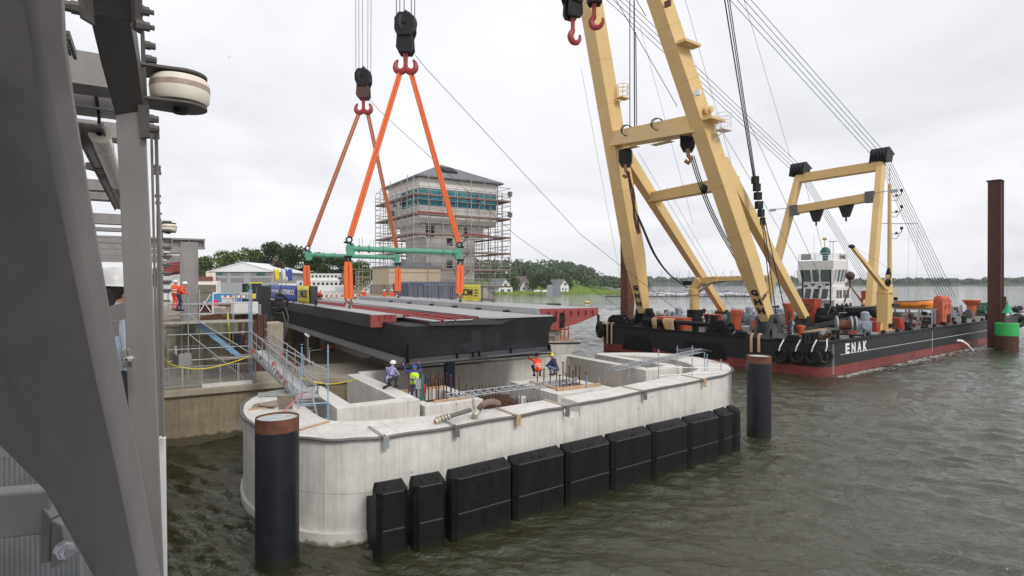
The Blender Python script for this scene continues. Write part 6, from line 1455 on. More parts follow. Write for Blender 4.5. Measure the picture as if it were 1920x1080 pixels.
# fixed deck fittings: hatches, pipes, coils, cleats, small housings
rnd = random.Random(77)
def clear_(x, y): return not (abs(x-RF.x) < 2.5 and abs(y-RF.y) < 2) and not (abs(x-LF.x) < 2.5 and abs(y-LF.y) < 2)
M_fit = [M_black, M_black, M_frame_d, M_greymach, M_frame_d, M_rustd, M_ored, mat('dirty_white', (.45, .44, .42), .6), M_black, M_rust]
n_ = 0
while n_ < 120:
    x, y = rnd.uniform(2.5, 46), rnd.uniform(1.2, 26)
    if not clear_(x, y): continue
    n_ += 1; k = rnd.random(); mm = rnd.choice(M_fit)
    if k < .25:
        m = MB(); s_ = rnd.uniform(.5, 1.1); m.box(x, y, DZ+.03, s_*1.3, s_, .35, rnd.random()); m.box(x, y, DZ+.381, s_*1.4, s_*1.1, .06, 0); m.build('deck_hatch', mm, crane)
    elif k < .5:
        m = MB(); h = rnd.uniform(.7, 1.9); m.lathe([(.16, 0), (.16, h*.7), (.3, h*.8), (.3, h), (.08, h+.1)], (x, y, DZ+.03), n=10); m.build('vent_pipe', mm, crane)
    elif k < .72:
        m = MB(); r = rnd.uniform(.35, .6)
        for j in range(3): m.torus((x+rnd.uniform(-.05, .05), y, DZ+.1+.11*j), (rnd.uniform(-.1, .1), rnd.uniform(-.1, .1), 1), r, .07, 14, 5)
        m.build('rope_coil', rnd.choice((M_rope_t, M_rope, M_hose)), crane)
    else:
        m = MB(); a = V((x, y, DZ+.25)); b = a+V((rnd.uniform(-1, 4), rnd.uniform(-4, 4), 0)); c = b+V((0, 0, rnd.uniform(.3, 1.0))); m.path([a-V((0, 0, .2)), a, (a+b)/2, b, c], .09, 6); m.build('deck_pipe', mm, crane)
for i in range(16):
    x = 3+3.8*i; m = MB(); m.box(x, .45, DZ+.03, .5, .3, .3); m.tube((x-.35, .45, DZ+.42), (x+.35, .45, DZ+.42), .09, n=6); m.build('cleat', M_black, crane)
for p0 in (3.0, 8.5, 12.0, 19.5, 24):
    m = MB(); m.ext([(.25, p0-.8, DZ+.1), (.25, p0+.8, DZ+.1), (.25, p0+.5, DZ+.55), (.25, p0-.5, DZ+.55)], (.35, 0, 0)); m.build('fairlead_block', M_black, crane)
# electrical cabinets, gas bottle rack and hose lines between the jib feet
for (x, y, sx, sy, sz, mm) in ((9, 12, 1.2, .8, 1.8, M_greymach), (12, 17, 2.2, 1.2, 1.5, M_frame_d), (15, 9.5, 1.6, 1.2, 1.1, M_rustd), (18, 14, 2.6, 1.6, 1.9, M_greymach), (7, 19, 1.4, 1.0, 1.2, M_black), (22, 4.5, 1.4, 1.1, 1.0, M_ored), (30, 4.6, 2.0, 1.6, 1.4, M_frame_d), (36, 2.6, 1.2, 1.0, 1.2, M_rustd), (44, 3, 1.5, 1.2, 1.6, M_greymach), (48, 5, 2.0, 1.5, 1.3, M_black), (56, 4, 1.2, 1.2, 1.0, M_frame_d)):
    m = MB(); m.box(x, y, DZ+.03, sx, sy, sz); m.box(x, y, DZ+.03+sz+.002, sx*.5, sy*.6, .3); m.box(x-sx/2-.04, y, DZ+.3, .08, sy*.6, sz*.6); m.build('equipment_housing', mm, crane, bevel=.04)
for i in range(5):
    a = V((4+3*i, 3+4*i, DZ+.12)); m = MB(); m.path(spl([tuple(a), tuple(a+V((2, 1.5, .05))), tuple(a+V((4, -.5, .0))), tuple(a+V((6, .8, .1))), tuple(a+V((8, 0, 0)))], 5), .08, 6); m.build('deck_hose', (M_hose, M_cable, M_ored, M_cable, M_rope_t)[i], crane)
# ladder up the right jib leg
m = MB(); dd = (RT-RF).normalized(); a = RF+dd*6+V((1.15, .35, 0)); b = RF+dd*34+V((1.2, .35, 0))
for s_ in (-.22, .22): m.tube(a+V((0, s_, 0)), b+V((0, s_, 0)), .03, n=4)
for i in range(60): c = a+(b-a)*i/60; m.tube(c+V((0, -.22, 0)), c+V((0, .22, 0)), .02, n=3)
m.build('leg_ladder', M_yellow, crane)
# ------------------------------------------------------------------ control tower with scaffold
FT = Frame((-12.8, 80, 0), 32)
tw = T('control_tower', 'pale bridge control tower with overhanging cabin, blue glass band and grey hipped roof', 'tower', FT.w(0, 0, 6.25), FT.a)
def tz(z): return z-6.25
CW, CD = 12.3, 12.6
m = MB(); m.box(5.6, 5.6, 0, 7.8, 7.8, tz(17.3)); m.build('shaft', mat('grey_render', (.66, .64, .61), .85, var=.1, scale=.6, streak=.15), tw)
m = MB(); m.box(CW/2, CD/2, tz(17.25), CW, CD, 2.45); m.box(CW/2, CD/2, tz(22.1), CW, CD, 1.5); m.box(CW/2, CD/2, tz(15.4), 9.6, 9.6, 1.84); m.build('cabin_wall', M_render, tw)
m = MB(); m.box(CW/2, CD/2, tz(19.7), CW-.3, CD-.3, 2.4); gl = m.build('window_band', mat('blue_tower_glass', (.05, .30, .38), .15, var=.35, scale=.4), tw, smooth=False)
m = MB()
for i in range(9): m.box(.06+(CW-.12)*i/8, .06, tz(19.7), .12, .12, 2.4)
for i in range(1, 9): m.box(.06, .06+(CD-.12)*i/8, tz(19.7), .12, .12, 2.4)
m.box(CW/2, .05, tz(20.35), CW, .1, .1); m.box(.05, CD/2, tz(20.35), .1, CD, .1); m.build('mullions', M_roof, gl)
m = MB(); m.box(.08, CD*.78, tz(19.7), .3, CD*.42, 2.4); m.build('blank_panel', M_render, gl)
for y in (6.6, 9.3): m = MB(); m.box(-.10, y, tz(20.4), .06, 1.5, 1.1); m.build('window', M_glass, tw)
o_ = .8; zc = tz(23.5); m = MB()
m.add([(-o_, -o_, zc), (CW+o_, -o_, zc), (CW+o_, CD+o_, zc), (-o_, CD+o_, zc), (-o_, -o_, zc+.25), (CW+o_, -o_, zc+.25), (CW+o_, CD+o_, zc+.25), (-o_, CD+o_, zc+.25), (CW/2, CD/2, tz(27.0))], [(3, 2, 1, 0), (0, 1, 5, 4), (1, 2, 6, 5), (2, 3, 7, 6), (3, 0, 4, 7), (4, 5, 8), (5, 6, 8), (6, 7, 8), (7, 4, 8)])
rf = m.build('roof', M_roof, tw, smooth=False); m = MB(); m.beam((5.2, 2.6, tz(25.1)), (6.8, 2.6, tz(25.1)), .1, .1); m.ext([(4.4, 1.6, tz(24.8)), (6.6, 1.6, tz(24.8)), (6.6, 3.2, tz(25.65)), (4.4, 3.2, tz(25.65))], (0, 0, .35)); m.build('roof_hatch', M_black, rf)
m = MB(); m.path([(CW+o_, -o_, zc+.1), (-o_, -o_, zc+.1), (-o_, CD+o_, zc+.1)], .1, 6); m.tube((CW+.1, -.1, zc), (CW+.1, -.1, tz(18)), .07, n=6); m.build('gutter', M_roof, rf)
for (x, z, ww, hh) in ((5.6, 14.3, .9, 2.0), (5.6, 11.0, .9, 1.1), (5.6, 8.2, 1.1, .5)): m = MB(); m.box(x-.2, 1.69, tz(z), ww, .06, hh); m.build('window', M_glass, tw)
m = MB()
for x in (3.4, 9.2): m.box(x, 1.3, tz(16.2), .9, .1, 1.0)
m.build('wall_unit', M_white, tw)
m = MB()
for x, ww in ((2.2, 1.3), (6.3, .9), (8, .6)): m.box(x, 1.52, tz(15.45), ww, .06, 1.7)
m.build('dark_opening', M_dark, tw)
# scaffold round it
M_scaf = mat('scaffold_tube', (.42, .40, .38), .5, metal=.3, var=.25, scale=5)
M_board = mat('scaffold_board', (.25, .18, .155), .85, var=.25, scale=2)
sc = T('tower_scaffold', 'tube scaffold with brown plank levels wrapped round the control tower', 'scaffold', FT.w(0, 0, 6.25), FT.a)
rnd = random.Random(17)
def ring(off, x0=0, y0=0, x1=CW, y1=CD): return [(x0-off, y0-off), (x1+off, y0-off), (x1+off, y1+off), (x0-off, y1+off)]
lv = [8.3, 10.7, 13.2, 15.6, 18.35, 21.0]
for off in (.6, 1.55):
    c = ring(off)
    for k in range(4):
        a, b = V(c[k]), V(c[(k+1) % 4]); n = 7
        for i in range(n):
            p = a+(b-a)*i/n; top = 22.6+rnd.uniform(-.3, 1.4) if off > 1 else 22.3
            low = 6.25
            if (k in (1, 2)) and off > 1: low = 12.5
            if k == 0 and off > 1 and i >= 5: low = 12.5
            m = MB(); m.tube((p.x, p.y, tz(low)), (p.x, p.y, tz(top)), .055, n=5); m.build('standard', M_scaf, sc)
for z in lv:
    for off in (1.55,):
        c = ring(off); ci_ = ring(.5)
        m = MB()
        for k in range(4):
            a, b = V(c[k]).to_3d(), V(c[(k+1) % 4]).to_3d()
            if z < 12 and k in (1, 2): continue
            for dz in (.05, .55, 1.05, 1.9): m.tube(a+V((0, 0, tz(z)+dz)), b+V((0, 0, tz(z)+dz)), .042, n=4)
            a2, b2 = V(ci_[k]).to_3d(), V(ci_[(k+1) % 4]).to_3d(); m.tube(a2+V((0, 0, tz(z)+.9)), b2+V((0, 0, tz(z)+.9)), .03, n=4)
        m.build('guard_rails', M_scaf, sc)
        m = MB(); cc = ring(1.6); m.strip(cc+[cc[0]], ci_+[ci_[0]], tz(z)-.18, tz(z)); m.build('plank_level', M_board, sc)
m = MB()
for z0, z1, s_ in ((6.3, 8.3, 1), (8.3, 10.7, 1), (10.7, 13.2, 1), (13.2, 15.6, 1)):
    m.beam((4.4, -1.2, tz(z0)), (7.2, -1.2, tz(z1)), .25, .12); m.beam((4.4, -1.75, tz(z0)), (7.2, -1.75, tz(z1)), .12, .12)
    for i in range(9): u = (i+.5)/9; m.box(4.4+2.8*u, -1.45, tz(z0+(z1-z0)*u), .24, .6, .04)
m.build('stair_flight', M_galv, sc)
m = MB()
for i in range(7):
    x = -1.5+ (CW+3)*i/7; m.tube((x, -1.57, tz(lv[i % 5])), (x+2.1, -1.57, tz(lv[i % 5]+2.4)), .03, n=4)
for i in range(8):
    y = -1.5+(CD+3)*i/8; m.tube((-1.57, y, tz(lv[(i*2) % 5])), (-1.57, y+2.0, tz(lv[(i*2) % 5]+2.5)), .03, n=4)
x = CW+1.55; m.tube((x, -1.55, tz(15.6)), (x-3, -1.55, tz(9)), .04, n=4); m.tube((x, -1.55, tz(18)), (x-.1, -1.55, tz(8)), .04, n=4)
m.build('diagonal_brace', M_scaf, sc)
m = MB()
for (x, y, z) in ((CW+1.5, -1.5, 21.7), (CW+1.5, -1.5, 18.6), (-1.4, 7, 18.7)): m.box(x, y, tz(z), .5, .5, .7, .4)
m.build('hung_sheet', M_roof, sc)
m = MB(); m.box(8.5, -1.63, tz(15.62), 3.6, .04, .2); m.box(6.4, -1.63, tz(15.62), 1.2, .04, .2); m.box(1.2, -1.63, tz(18.4), 4.5, .04, .2); m.build('toe_board', mat('red_toe_board', (.32, .06, .06), .7), sc)
# beige building and container beside the tower
f = W(729, 528, 74); t = T('beige_building', 'plain beige flat roofed block left of the scaffolded tower', 'building', (f.x, f.y, 6.25), FT.a)
m = MB(); m.box(3.6, 3.2, 0, 7.2, 6.4, 4.55); m.build('wall', mat('beige_plaster', (.50, .42, .31), .85, var=.08), t); m = MB(); m.box(3.6, 3.2, 4.553, 7.5, 6.7, .25); m.box(4.5, 3.2, 4.81, 4, 4, .5); m.build('roof', M_roof, t)
m = MB(); m.box(3.6, -.02, 3.9, 7.1, .03, .1); m.box(5.4, -.04, 0, .1, .06, 4.5); m.build('trim', M_woodg, t)
def container(loc, rz, L_, Wd, H, mm, lab):
    t = T('shipping_container', lab, 'container', loc, rz)
    m = MB(); m.box(0, 0, .1, L_, Wd, H-.2); n = int(L_/.45)
    for i in range(n): m.box(-L_/2+L_*(i+.5)/n, -Wd/2-.02, .2, L_/n*.5, .06, H-.4)
    m.build('wall', mm, t); m = MB()
    for z in (0, H-.14): m.box(0, -Wd/2-.03, z, L_+.06, .12, .14); m.box(0, Wd/2, z, L_+.06, .1, .14)
    for x in (-1, 1): m.box(x*L_/2, -Wd/2-.03, .14, .14, .13, H-.28)
    m.build('frame', mm, t); return t
M_contb = mat('blue_grey_container', (.17, .20, .27), .55, var=.15, scale=1, streak=.3)
f = W(806, 528, 72); container((f.x, f.y, 6.25), FT.a, 6.6, 2.4, 2.75, M_contb, 'blue grey ribbed container behind the middle mesh railing')
f = W(765, 528, 70.5); container((f.x, f.y, 6.25), FT.a, 3.0, 2.4, 2.5, mat('dark_blue_container', (.06, .08, .16), .5, var=.1), 'dark blue container left of the blue grey one')
# white hall
c = W(456, 528, 150); t = T('white_hall', 'wide low hall with white membrane roof and grey walls behind the site', 'hall', (c.x, c.y, 6.25), R(3))
m = MB(); m.box(0, 12, -.3, 17.0, 24, 5.65); m.add([(-8.5, 0, 5.35), (8.5, 0, 5.35), (0, 0, 7.7)], [(0, 1, 2)]); m.build('wall', mat('hall_grey', (.33, .35, .36), .7, var=.06), t)
m = MB()
for s_ in (-1, 1): m.ext([(0, -.7, 7.9), (s_*9.1, -.7, 5.35), (s_*9.1, -.7, 5.15), (0, -.7, 7.7)], (0, 25.5, 0))
m.add([(-8.6, -.5, 5.3), (8.6, -.5, 5.3), (0, -.5, 7.72)], [(0, 1, 2)]); m.build('roof', mat('white_membrane', (.76, .77, .79), .6, var=.03), t, smooth=False)
for x0, x1 in ((-7.2, -4.1), (-3.1, .1), (1.9, 7.2)): m = MB(); m.box((x0+x1)/2, -.05, 2.6, x1-x0, .08, 2.6); o = m.build('slatted_window', mat('slat_grey', (.22, .22, .22), .6, var=.3, scale=4), t); m = MB(); m.box((x0+x1)/2, -.1, 3.9, x1-x0, .05, .12); m.build('rail', M_white, o)
m = MB(); m.box(.6, -.06, 0, 1.6, .1, 2.2); m.build('door', M_dark, t)
m = MB(); m.box(4.6, -.1, 4.3, 2.2, .06, .8); m.box(-6.2, -.1, 4.5, 1.8, .06, .5); m.build('green_sign', mat('dark_green_sign', (.02, .12, .09), .5), t)
c = W(383, 528, 120); t = T('site_cabin_roof', 'low grey building with brown roof and cream tanks between portal and white hall', 'building', (c.x, c.y, 6.25), R(20))
m = MB(); m.box(0, 2, 0, 5, 6, 2.9); m.build('wall', M_render, t); m = MB(); m.box(-.6, 2, 2.903, 4.6, 6.4, .9); m.build('roof', mat('maroon_sheet', (.18, .06, .05), .6), t); m = MB()
for x in (.8, 1.7): m.box(x, 0, 2.95, .85, 1, 1.7)
m.build('tank', M_plastic, t)
# white office block made of stacked units
c = W(612, 528, 138); t = T('office_block', 'white two storey container office with rows of small square windows', 'office building', (c.x, c.y, 6.25), R(5))
m = MB(); m.box(-.6, 2.5, 0, 8.6, 6, 4.6); m.box(2.2, .6, 0, 17.5, 4, 2.9); m.box(-8.4, .4, 0, 4.5, 3.6, 2.3); m.build('wall', M_white, t)
for k in range(7): m = MB(); m.box(-3.1+.9*k, -.53, 3.75, .55, .06, .5); m.build('window', M_glass, t)
for k in range(12): m = MB(); m.box(-5.6+1.02*k, -1.43, 1.95, .6, .06, .6); m.build('window', M_glass, t)
m = MB(); m.box(2.2, -1.45, 2.86, 17.6, .12, .16); m.box(-.6, -.55, 4.56, 8.7, .12, .14); m.box(5, -1.46, .2, 5, .05, 1.3); m.build('trim', mat('cool_white', (.6, .62, .64), .6), t)
# flags
for px, mm, lab in ((519, M_yel, 'yellow flag on a pole right of the white hall'), (533, M_white, 'white flag on a pole between the yellow and the blue one'), (541, M_bannerb, 'blue flag on a pole, rightmost of the three')):
    c = W(px, 540, 95); t = T('site_flag', lab, 'flag', (c.x, c.y, 6.25), 0); m = MB(); m.tube((-.45, 0, 0), (-.45, 0, 4.9), .09, n=5); m.build('pole', M_galv, t)
    m = MB(); P = []
    for i in range(5):
        for j in range(6): P.append((-.4+1.0*i/4*(.8 if mm is M_yel else 1), .08*math.sin(i*1.5+j), 2.9+1.9*j/5))
    m.add(P, [(i*6+j, (i+1)*6+j, (i+1)*6+j+1, i*6+j+1) for i in range(4) for j in range(5)]); o = m.build('cloth', mm, t); s_ = o.modifiers.new('s', 'SOLIDIFY'); s_.thickness = .02
# clutter of the building site
def site(px, Y, name, lab, cat, rz=FT.a, z=6.25, group=None): c = W(px, 540, Y); return T(name, lab, cat, (c.x, c.y, z), rz, group)
c = W(497, 540, 105); container((c.x, c.y, 6.25+.9), R(2), 5.6, 2.2, 1.15, mat('bottle_green', (.03, .12, .09), .5), 'long bottle green skip container behind the yellow excavator')
t = site(487, 62, 'mini_excavator', 'yellow mini excavator at the left end of the bridge parapet', 'excavator')
m = MB(); m.box(0, 0, .1, 2.2, .45, .5); m.box(0, 1.3, .1, 2.2, .45, .5); m.build('track', M_black, t); m = MB(); m.box(0, .65, .65, 1.9, 1.5, .8); m.ext([(.9, .5, 1.0), (1.9, .5, 2.3), (2.2, .5, 2.2), (1.2, .5, .9)], (0, .3, 0)); m.ext([(1.9, .5, 2.3), (2.6, .5, 1.0), (2.8, .5, 1.0), (2.2, .5, 2.3)], (0, .25, 0)); m.build('body', M_yel, t, bevel=.05)
m = MB(); m.box(-.3, .65, 1.453, 1.0, 1.2, 1.1); m.build('cab', M_glass, t); m = MB(); m.box(-.3, .65, 2.56, 1.2, 1.3, .12); m.build('cab_roof', M_yel, t)
rnd = random.Random(31)
specs = [(408, 78, 'blue skip, left one on the crowded site', 'skip', (.05, .22, .42), 2.4, 1.6, 1.1), (424, 82, 'pale blue plastic sheet covered heap', 'sheet heap', (.20, .38, .48), 3.0, 1.8, 1.0), (446, 80, 'bright blue skip right of the sheet heap', 'skip', (.04, .20, .38), 2.6, 1.6, .9),
         (404, 66, 'pink magenta cable drum', 'cable drum', (.55, .04, .15), 1.0, 1.0, 1.2), (430, 58, 'white water tank cube on a pallet', 'tank', (.6, .6, .58), 1.2, 1.2, 1.1), (462, 52, 'orange safety net bale beside the blue posts', 'net bale', (.65, .12, .03), 2.4, 1.0, .9), (448, 56, 'stack of pale boards', 'boards', (.5, .38, .25), 2.6, 1.0, .6), (474, 60, 'dark tool chest by the excavator', 'chest', (.03, .03, .04), 2.0, 1.0, .9),
         (612, 66, 'pale crate left of the near left sling', 'crate', (.5, .48, .44), 2.6, 1.2, .9), (690, 72, 'timber pallet stack left of the mesh railing', 'pallets', (.45, .33, .2), 1.6, 1.2, 1.2), (672, 80, 'rusty formwork frame stack right of the near sling', 'formwork', (.38, .22, .14), 2.4, 1.2, 1.8), (640, 84, 'long white site barrier box', 'box', (.6, .6, .6), 5, 1.0, 1.3)]
for px, Y, lab, cat, c_, sx, sy, sz in specs:
    t = site(px, Y, cat.replace(' ', '_'), lab, cat, rz=rnd.uniform(.2, .9)); mm = mat(cat.replace(' ', '_')+'_paint%d' % int(px), c_, .6, var=.2, scale=3)
    if cat == 'skip':
        m = MB(); m.strip([(-sx/2, -sy/2), (sx/2, -sy/2), (sx/2, sy/2), (-sx/2, sy/2), (-sx/2, -sy/2)], [(-sx/2+.1, -sy/2+.1), (sx/2-.1, -sy/2+.1), (sx/2-.1, sy/2-.1), (-sx/2+.1, sy/2-.1), (-sx/2+.1, -sy/2+.1)], 0, sz); m.box(0, 0, .05, sx-.25, sy-.25, sz*.7); m.build('body', mm, t)
    elif cat == 'cable drum':
        m = MB()
        for y in (-.3, .22): m.lathe([(.34, 0), (.34, .08)], (0, y, .34), (0, 1, 0), 18)
        m.tube((0, -.28, .34), (0, .28, .34), .2, n=14); m.build('body', mm, t)
    elif cat in ('boards', 'pallets', 'formwork', 'net bale'):
        m = MB(); k = 5
        for i in range(k): m.box(rnd.uniform(-.08, .08), rnd.uniform(-.08, .08), sz*i/k, sx*rnd.uniform(.85, 1), sy*rnd.uniform(.8, 1), sz/k*.7, rnd.uniform(-.05, .05))
        m.build('layers', mm, t)
    else:
        m = MB(); m.box(0, 0, .12, sx, sy, sz-.12); m.build('body', mm, t, bevel=.06); m = MB()
        for x in (-sx*.35, 0, sx*.35): m.box(x, 0, 0, .12, sy, .118)
        m.box(0, 0, sz+.002, sx+.08, sy+.08, .06); m.build('lid_and_skids', mm, t)
# red and white barriers
def barrier(px, Y, lab, group, rz=FT.a):
    t = site(px, Y, 'barrier_board', lab, 'barrier', rz=rz, group=group)
    for i in range(6): m = MB(); m.box(-.75+.3*i, 0, .75, .29, .04, .28); m.build('stripe', M_ored if i % 2 else M_white, t)
    m = MB(); m.box(-.8, .03, 0, .06, .3, 1.1); m.box(.8, .03, 0, .06, .3, 1.1); m.build('stand', M_white, t)
for i, px in enumerate((610, 620, 630, 640, 650, 660, 672, 684)): barrier(px, 73+i*.9, 'red and white barrier board in the row behind the left deck edge', 'row of barriers behind the deck')
for i, px in enumerate((430, 440, 450)): barrier(px, 70+i, 'red and white barrier board among the crowded site things', 'barriers on the crowded site')
# lattice tower and stair left of the tower
c = W(681, 540, 95); t = T('scaffold_stair', 'pale free standing scaffold stair left of the beige building', 'scaffold', (c.x, c.y, 6.25), 0)
m = MB()
for x in (-1.2, 1.2):
    for y in (0, 1.4): m.tube((x, y, 0), (x, y, 4.4), .06, n=5)
m.build('standards', M_galv, t); m = MB()
for i in range(5): m.beam((-1.2, 0, i*.9), (1.2, 0, i*.9+.9 if i % 2 else i*.9), .1, .1); m.tube((-1.2, 0, i*1.0+.4), (1.2, 0, i*1.0+.4), .05, n=4); m.tube((-1.2, 0, i*.8), (1.2, 0, 4-i*.8), .04, n=4)
m.build('treads', mat('yellowish_board', (.45, .40, .25), .8), t)
# tube frame left of the tower behind the far spreader
c = W(690, 460, 82); t = T('tube_scaffold', 'light tube scaffold at the left side of the tower at spreader height', 'scaffold', (c.x, c.y, 6.25), FT.a)
m = MB()
for x in (-2.4, -.8, .8, 2.2):
    for y in (0, 1.5): m.tube((x, y, 0), (x, y, 8.2+(x*3 % 1)*1.4), .035, n=4)
m.build('standards', M_scaf, t); m = MB()
for z in (4.5, 5.5, 6.5, 7.3): m.tube((-2.6, 0, z), (2.5, 0, z), .03, n=4); m.tube((-2.6, 1.5, z), (2.5, 1.5, z), .03, n=4)
m.box(0, .75, 6.4, 5.2, 1.5, .08); m.build('ledgers', M_scaf, t)
# ------------------------------------------------------------------ quay, abutment, ledge
FQ = Frame(tuple(G(312, 838, 0)), 31)
quay = T('quay_wall', 'weathered tan concrete quay wall left of the pier, paler patched at the top', 'quay wall', FQ.o, FQ.a)
m = MB(); m.box(-4, 3.0, -1.5, 34, 6.0, 4.2); m.build('wall', M_oldconc, quay); m = MB(); m.box(-4, 2.9, 2.703, 34.1, 6.3, .34); m.build('coping', mat('worn_coping', (.33, .29, .23), .9, var=.25, scale=1.2), quay, bevel=.03)
m = MB(); m.box(3.0, .2, 3.05, 2.6, .45, .16, .03); m.build('kerb_stone', M_conc_top, quay)
def qx(px, y): # local x for a pixel column at local depth y
    k = (px-960)/FPX; a = FQ.w(0, y); b = FQ.m@V((1, 0, 0)); return (k*a.y-a.x)/(b.x-k*b.y)
def qz(px, py, y): return W(px, py, FQ.w(qx(px, y), y).y).z
abt = T('abutment', 'tan ribbed concrete abutment with brown sheet piling behind the quay scaffold', 'abutment', FQ.w(0, 6.0), FQ.a)
m = MB(); m.box(-3, 1.2, 2.9, 20, 2.2, 3.2)
for i in range(8): m.box(-6+1.55*i, .0, 2.9, .7, .5, 2.9)
m.build('ribbed_wall', mat('tan_concrete', (.36, .32, .25), .9, var=.2, scale=1, streak=.25), abt)
m = MB(); m.box(-5, 2.5, 6.103, 14, 5, .5); m.build('deck_slab', mat('dirty_slab', (.28, .23, .18), .9, var=.25), abt)
x0 = qx(441, 5.0); x1 = qx(500, 5.0); m = MB(); n = 10
for i in range(n): m.box(x0+(x1-x0)*(i+.5)/n, -.9-.12*(i % 2), 2.9, (x1-x0)/n*1.02, .3, 3.9)
m.build('sheet_piling', mat('oxide_sheet_pile', (.09, .038, .028), .8, var=.3, scale=2), abt)
x0 = qx(432, 5.0); x1 = qx(482, 5.0); m = MB(); m.box((x0+x1)/2, -1.0, 6.9, x1-x0, 1.2, .75); m.build('pale_cap_beam', M_conc_top, abt, bevel=.03)
m = MB(); m.box(qx(410, 6), -.5, 5.6, 4.2, 1.4, .8, .1); m.build('mossy_beam', mat('mossy_concrete', (.16, .17, .12), .9, var=.3), abt)
# counterweight steelwork behind the portal column
c = W(381, 556, 42); t = T('counterweight_frame', 'dark steel counterweight box with a white cross brace right of the portal column', 'steel frame', (c.x, c.y, 6.6), FQ.a); t.scale = (.3, .5, .62)
m = MB(); m.box(.2, 1, 2.6, 5.2, 2.4, .9); m.ext([(-2.2, -.1, 2.6), (2.2, -.1, 2.6), (.8, -.1, 1.2), (-1.6, -.1, 1.2)], (0, 2, 0)); m.build('housing', mat('olive_grey_steel', (.16, .15, .12), .7, var=.2), t)
m = MB(); m.beam((-.8, -.25, .3), (1.6, -.25, 2.4), .14, .14); m.beam((1.6, -.25, .3), (.0, -.25, 1.6), .14, .14); m.box(2.1, -.2, 0, .22, .2, 2.6); m.box(.6, -.2, 0, 3.2, .2, .18); m.build('cross_brace', M_white, t)
m = MB(); m.box(0, .8, 0, 3.6, 1.5, 1.2); m.build('base', M_rustd, t)
# rusty ramp wings
for k, (px, py, lab) in enumerate(((347, 606, 'rusty brown steel shoe on the slab behind the scaffold, left one'), (406, 574, 'rusty brown curved guard beside the pale cap beam'))):
    c = W(px, py, 37); m = MB(); f_ = 1 if k == 0 else .4; m.ext([c, c+V((1.6, .5, -.1))*f_, c+V((2.3, .8, .25))*f_, c+V((1.9, .6, .6))*f_, c+V((.5, .1, .35))*f_], (-.3*f_, .9*f_, 0)); solo(m, 'steel_shoe', M_rust, lab, 'steel part')
# ledge behind the pier under the leaf
t = T('rear_ledge', 'low tan concrete ledge in the shade under the bridge leaf', 'ledge', FD.w(0, 24), FD.a)
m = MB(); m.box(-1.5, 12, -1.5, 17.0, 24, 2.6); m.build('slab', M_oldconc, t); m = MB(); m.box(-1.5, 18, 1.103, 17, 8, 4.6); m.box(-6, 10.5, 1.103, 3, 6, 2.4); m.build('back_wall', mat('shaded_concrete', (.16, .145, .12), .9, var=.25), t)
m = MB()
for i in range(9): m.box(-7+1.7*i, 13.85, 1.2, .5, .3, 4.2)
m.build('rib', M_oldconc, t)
for k, (py, mm, lab) in enumerate(((651, M_orange, 'orange steel beam lying on the shaded ledge'), (645, M_rust, 'rusty beam behind the orange one on the shaded ledge'))):
    a, b = G(600, py, 1.6), G(690, py-7, 1.6); m = MB(); m.beam(a, b, .3, .35); solo(m, 'steel_beam', mm, lab, 'beam')
# quay railing
t = T('quay_railing', 'grey vertical bar railing along the quay edge', 'railing', FQ.w(0, .45, 3.04), FQ.a)
xa, xb = qx(306, .45), qx(479, .45); m = MB(); m.box((xa+xb)/2, 0, 1.15, xb-xa, .06, .05); m.box((xa+xb)/2, 0, .1, xb-xa, .05, .05); m.build('rail', M_galv, t)
m = MB(); n = 46
for i in range(n): m.box(xa+(xb-xa)*(i+.5)/n, 0, .15, .022, .022, 1.0)
m.build('bars', M_galv, t)
for i in range(6): m = MB(); m.box(xa+(xb-xa)*i/5, 0, -.02, .07, .07, 1.25); m.box(xa+(xb-xa)*i/5, 0, -.02, .2, .2, .03); m.build('post', M_galv, t)
# quay scaffold stair
sc = T('quay_scaffold', 'galvanised and blue scaffold with stair on the quay in front of the abutment', 'scaffold', FQ.w(0, 0, 3.04), FQ.a)
def sz_(z): return z-3.04
for y, ys in ((1.6, (353, 467)), (1.45, (472,)), (3.4, (341, 437)), (3.0, (374, 470, 315))):
    for px in ys:
        x = qx(px, y); top = qz(px, 543, y); m = MB(); m.tube((x, y, 0), (x, y, sz_(top)), .032, n=6)
        for k in range(9): m.lathe([(.06, 0), (.06, .025)], (x, y, .4+.5*k), n=6)
        m.build('standard', M_blue if px in (467, 472) else M_galv, sc)
for y in (1.6, 3.4):
    x0, x1 = qx(314, y), qx(474 if y < 2 else 440, y)
    for z in ((7.72, 7.12, 6.62, 5.95, 5.1, 4.45) if y < 2 else (7.6, 6.6, 5.1)):
        m = MB(); m.tube((x0, y, sz_(z)), (x1, y, sz_(z)), .028, n=5); m.build('ledger', M_galv, sc)
x0, x1 = qx(353, 1.6), qx(467, 1.6)
m = MB(); m.tube((x0, 1.55, sz_(7.1)), (x1, 1.55, sz_(4.7)), .032, n=6); m.build('diagonal', M_galv, sc)
m = MB(); m.tube((x0, 1.5, sz_(6.0)), (x1-.3, 1.5, sz_(3.2)), .032, n=6); m.build('diagonal', M_galv, sc)
m = MB(); a, b = V((qx(372, 2.6), 2.6, sz_(6.45))), V((qx(452, 2.6), 2.6, sz_(4.3))); m.beam(a, b, .05, .28); m.beam(a+V((0, .7, 0)), b+V((0, .7, 0)), .05, .28)
for i in range(10): c = a+(b-a)*(i+.5)/10; m.box(c.x, c.y+.35, c.z, .25, .7, .04)
m.build('stair', M_blue, sc)
m = MB(); m.box((x0+x1)/2-1, 2.5, sz_(6.55), x1-x0+2.5, 1.9, .06); m.box(x1-.6, 2.5, sz_(4.35), 2.6, 1.9, .06); m.build('platform_boards', M_woodg, sc)
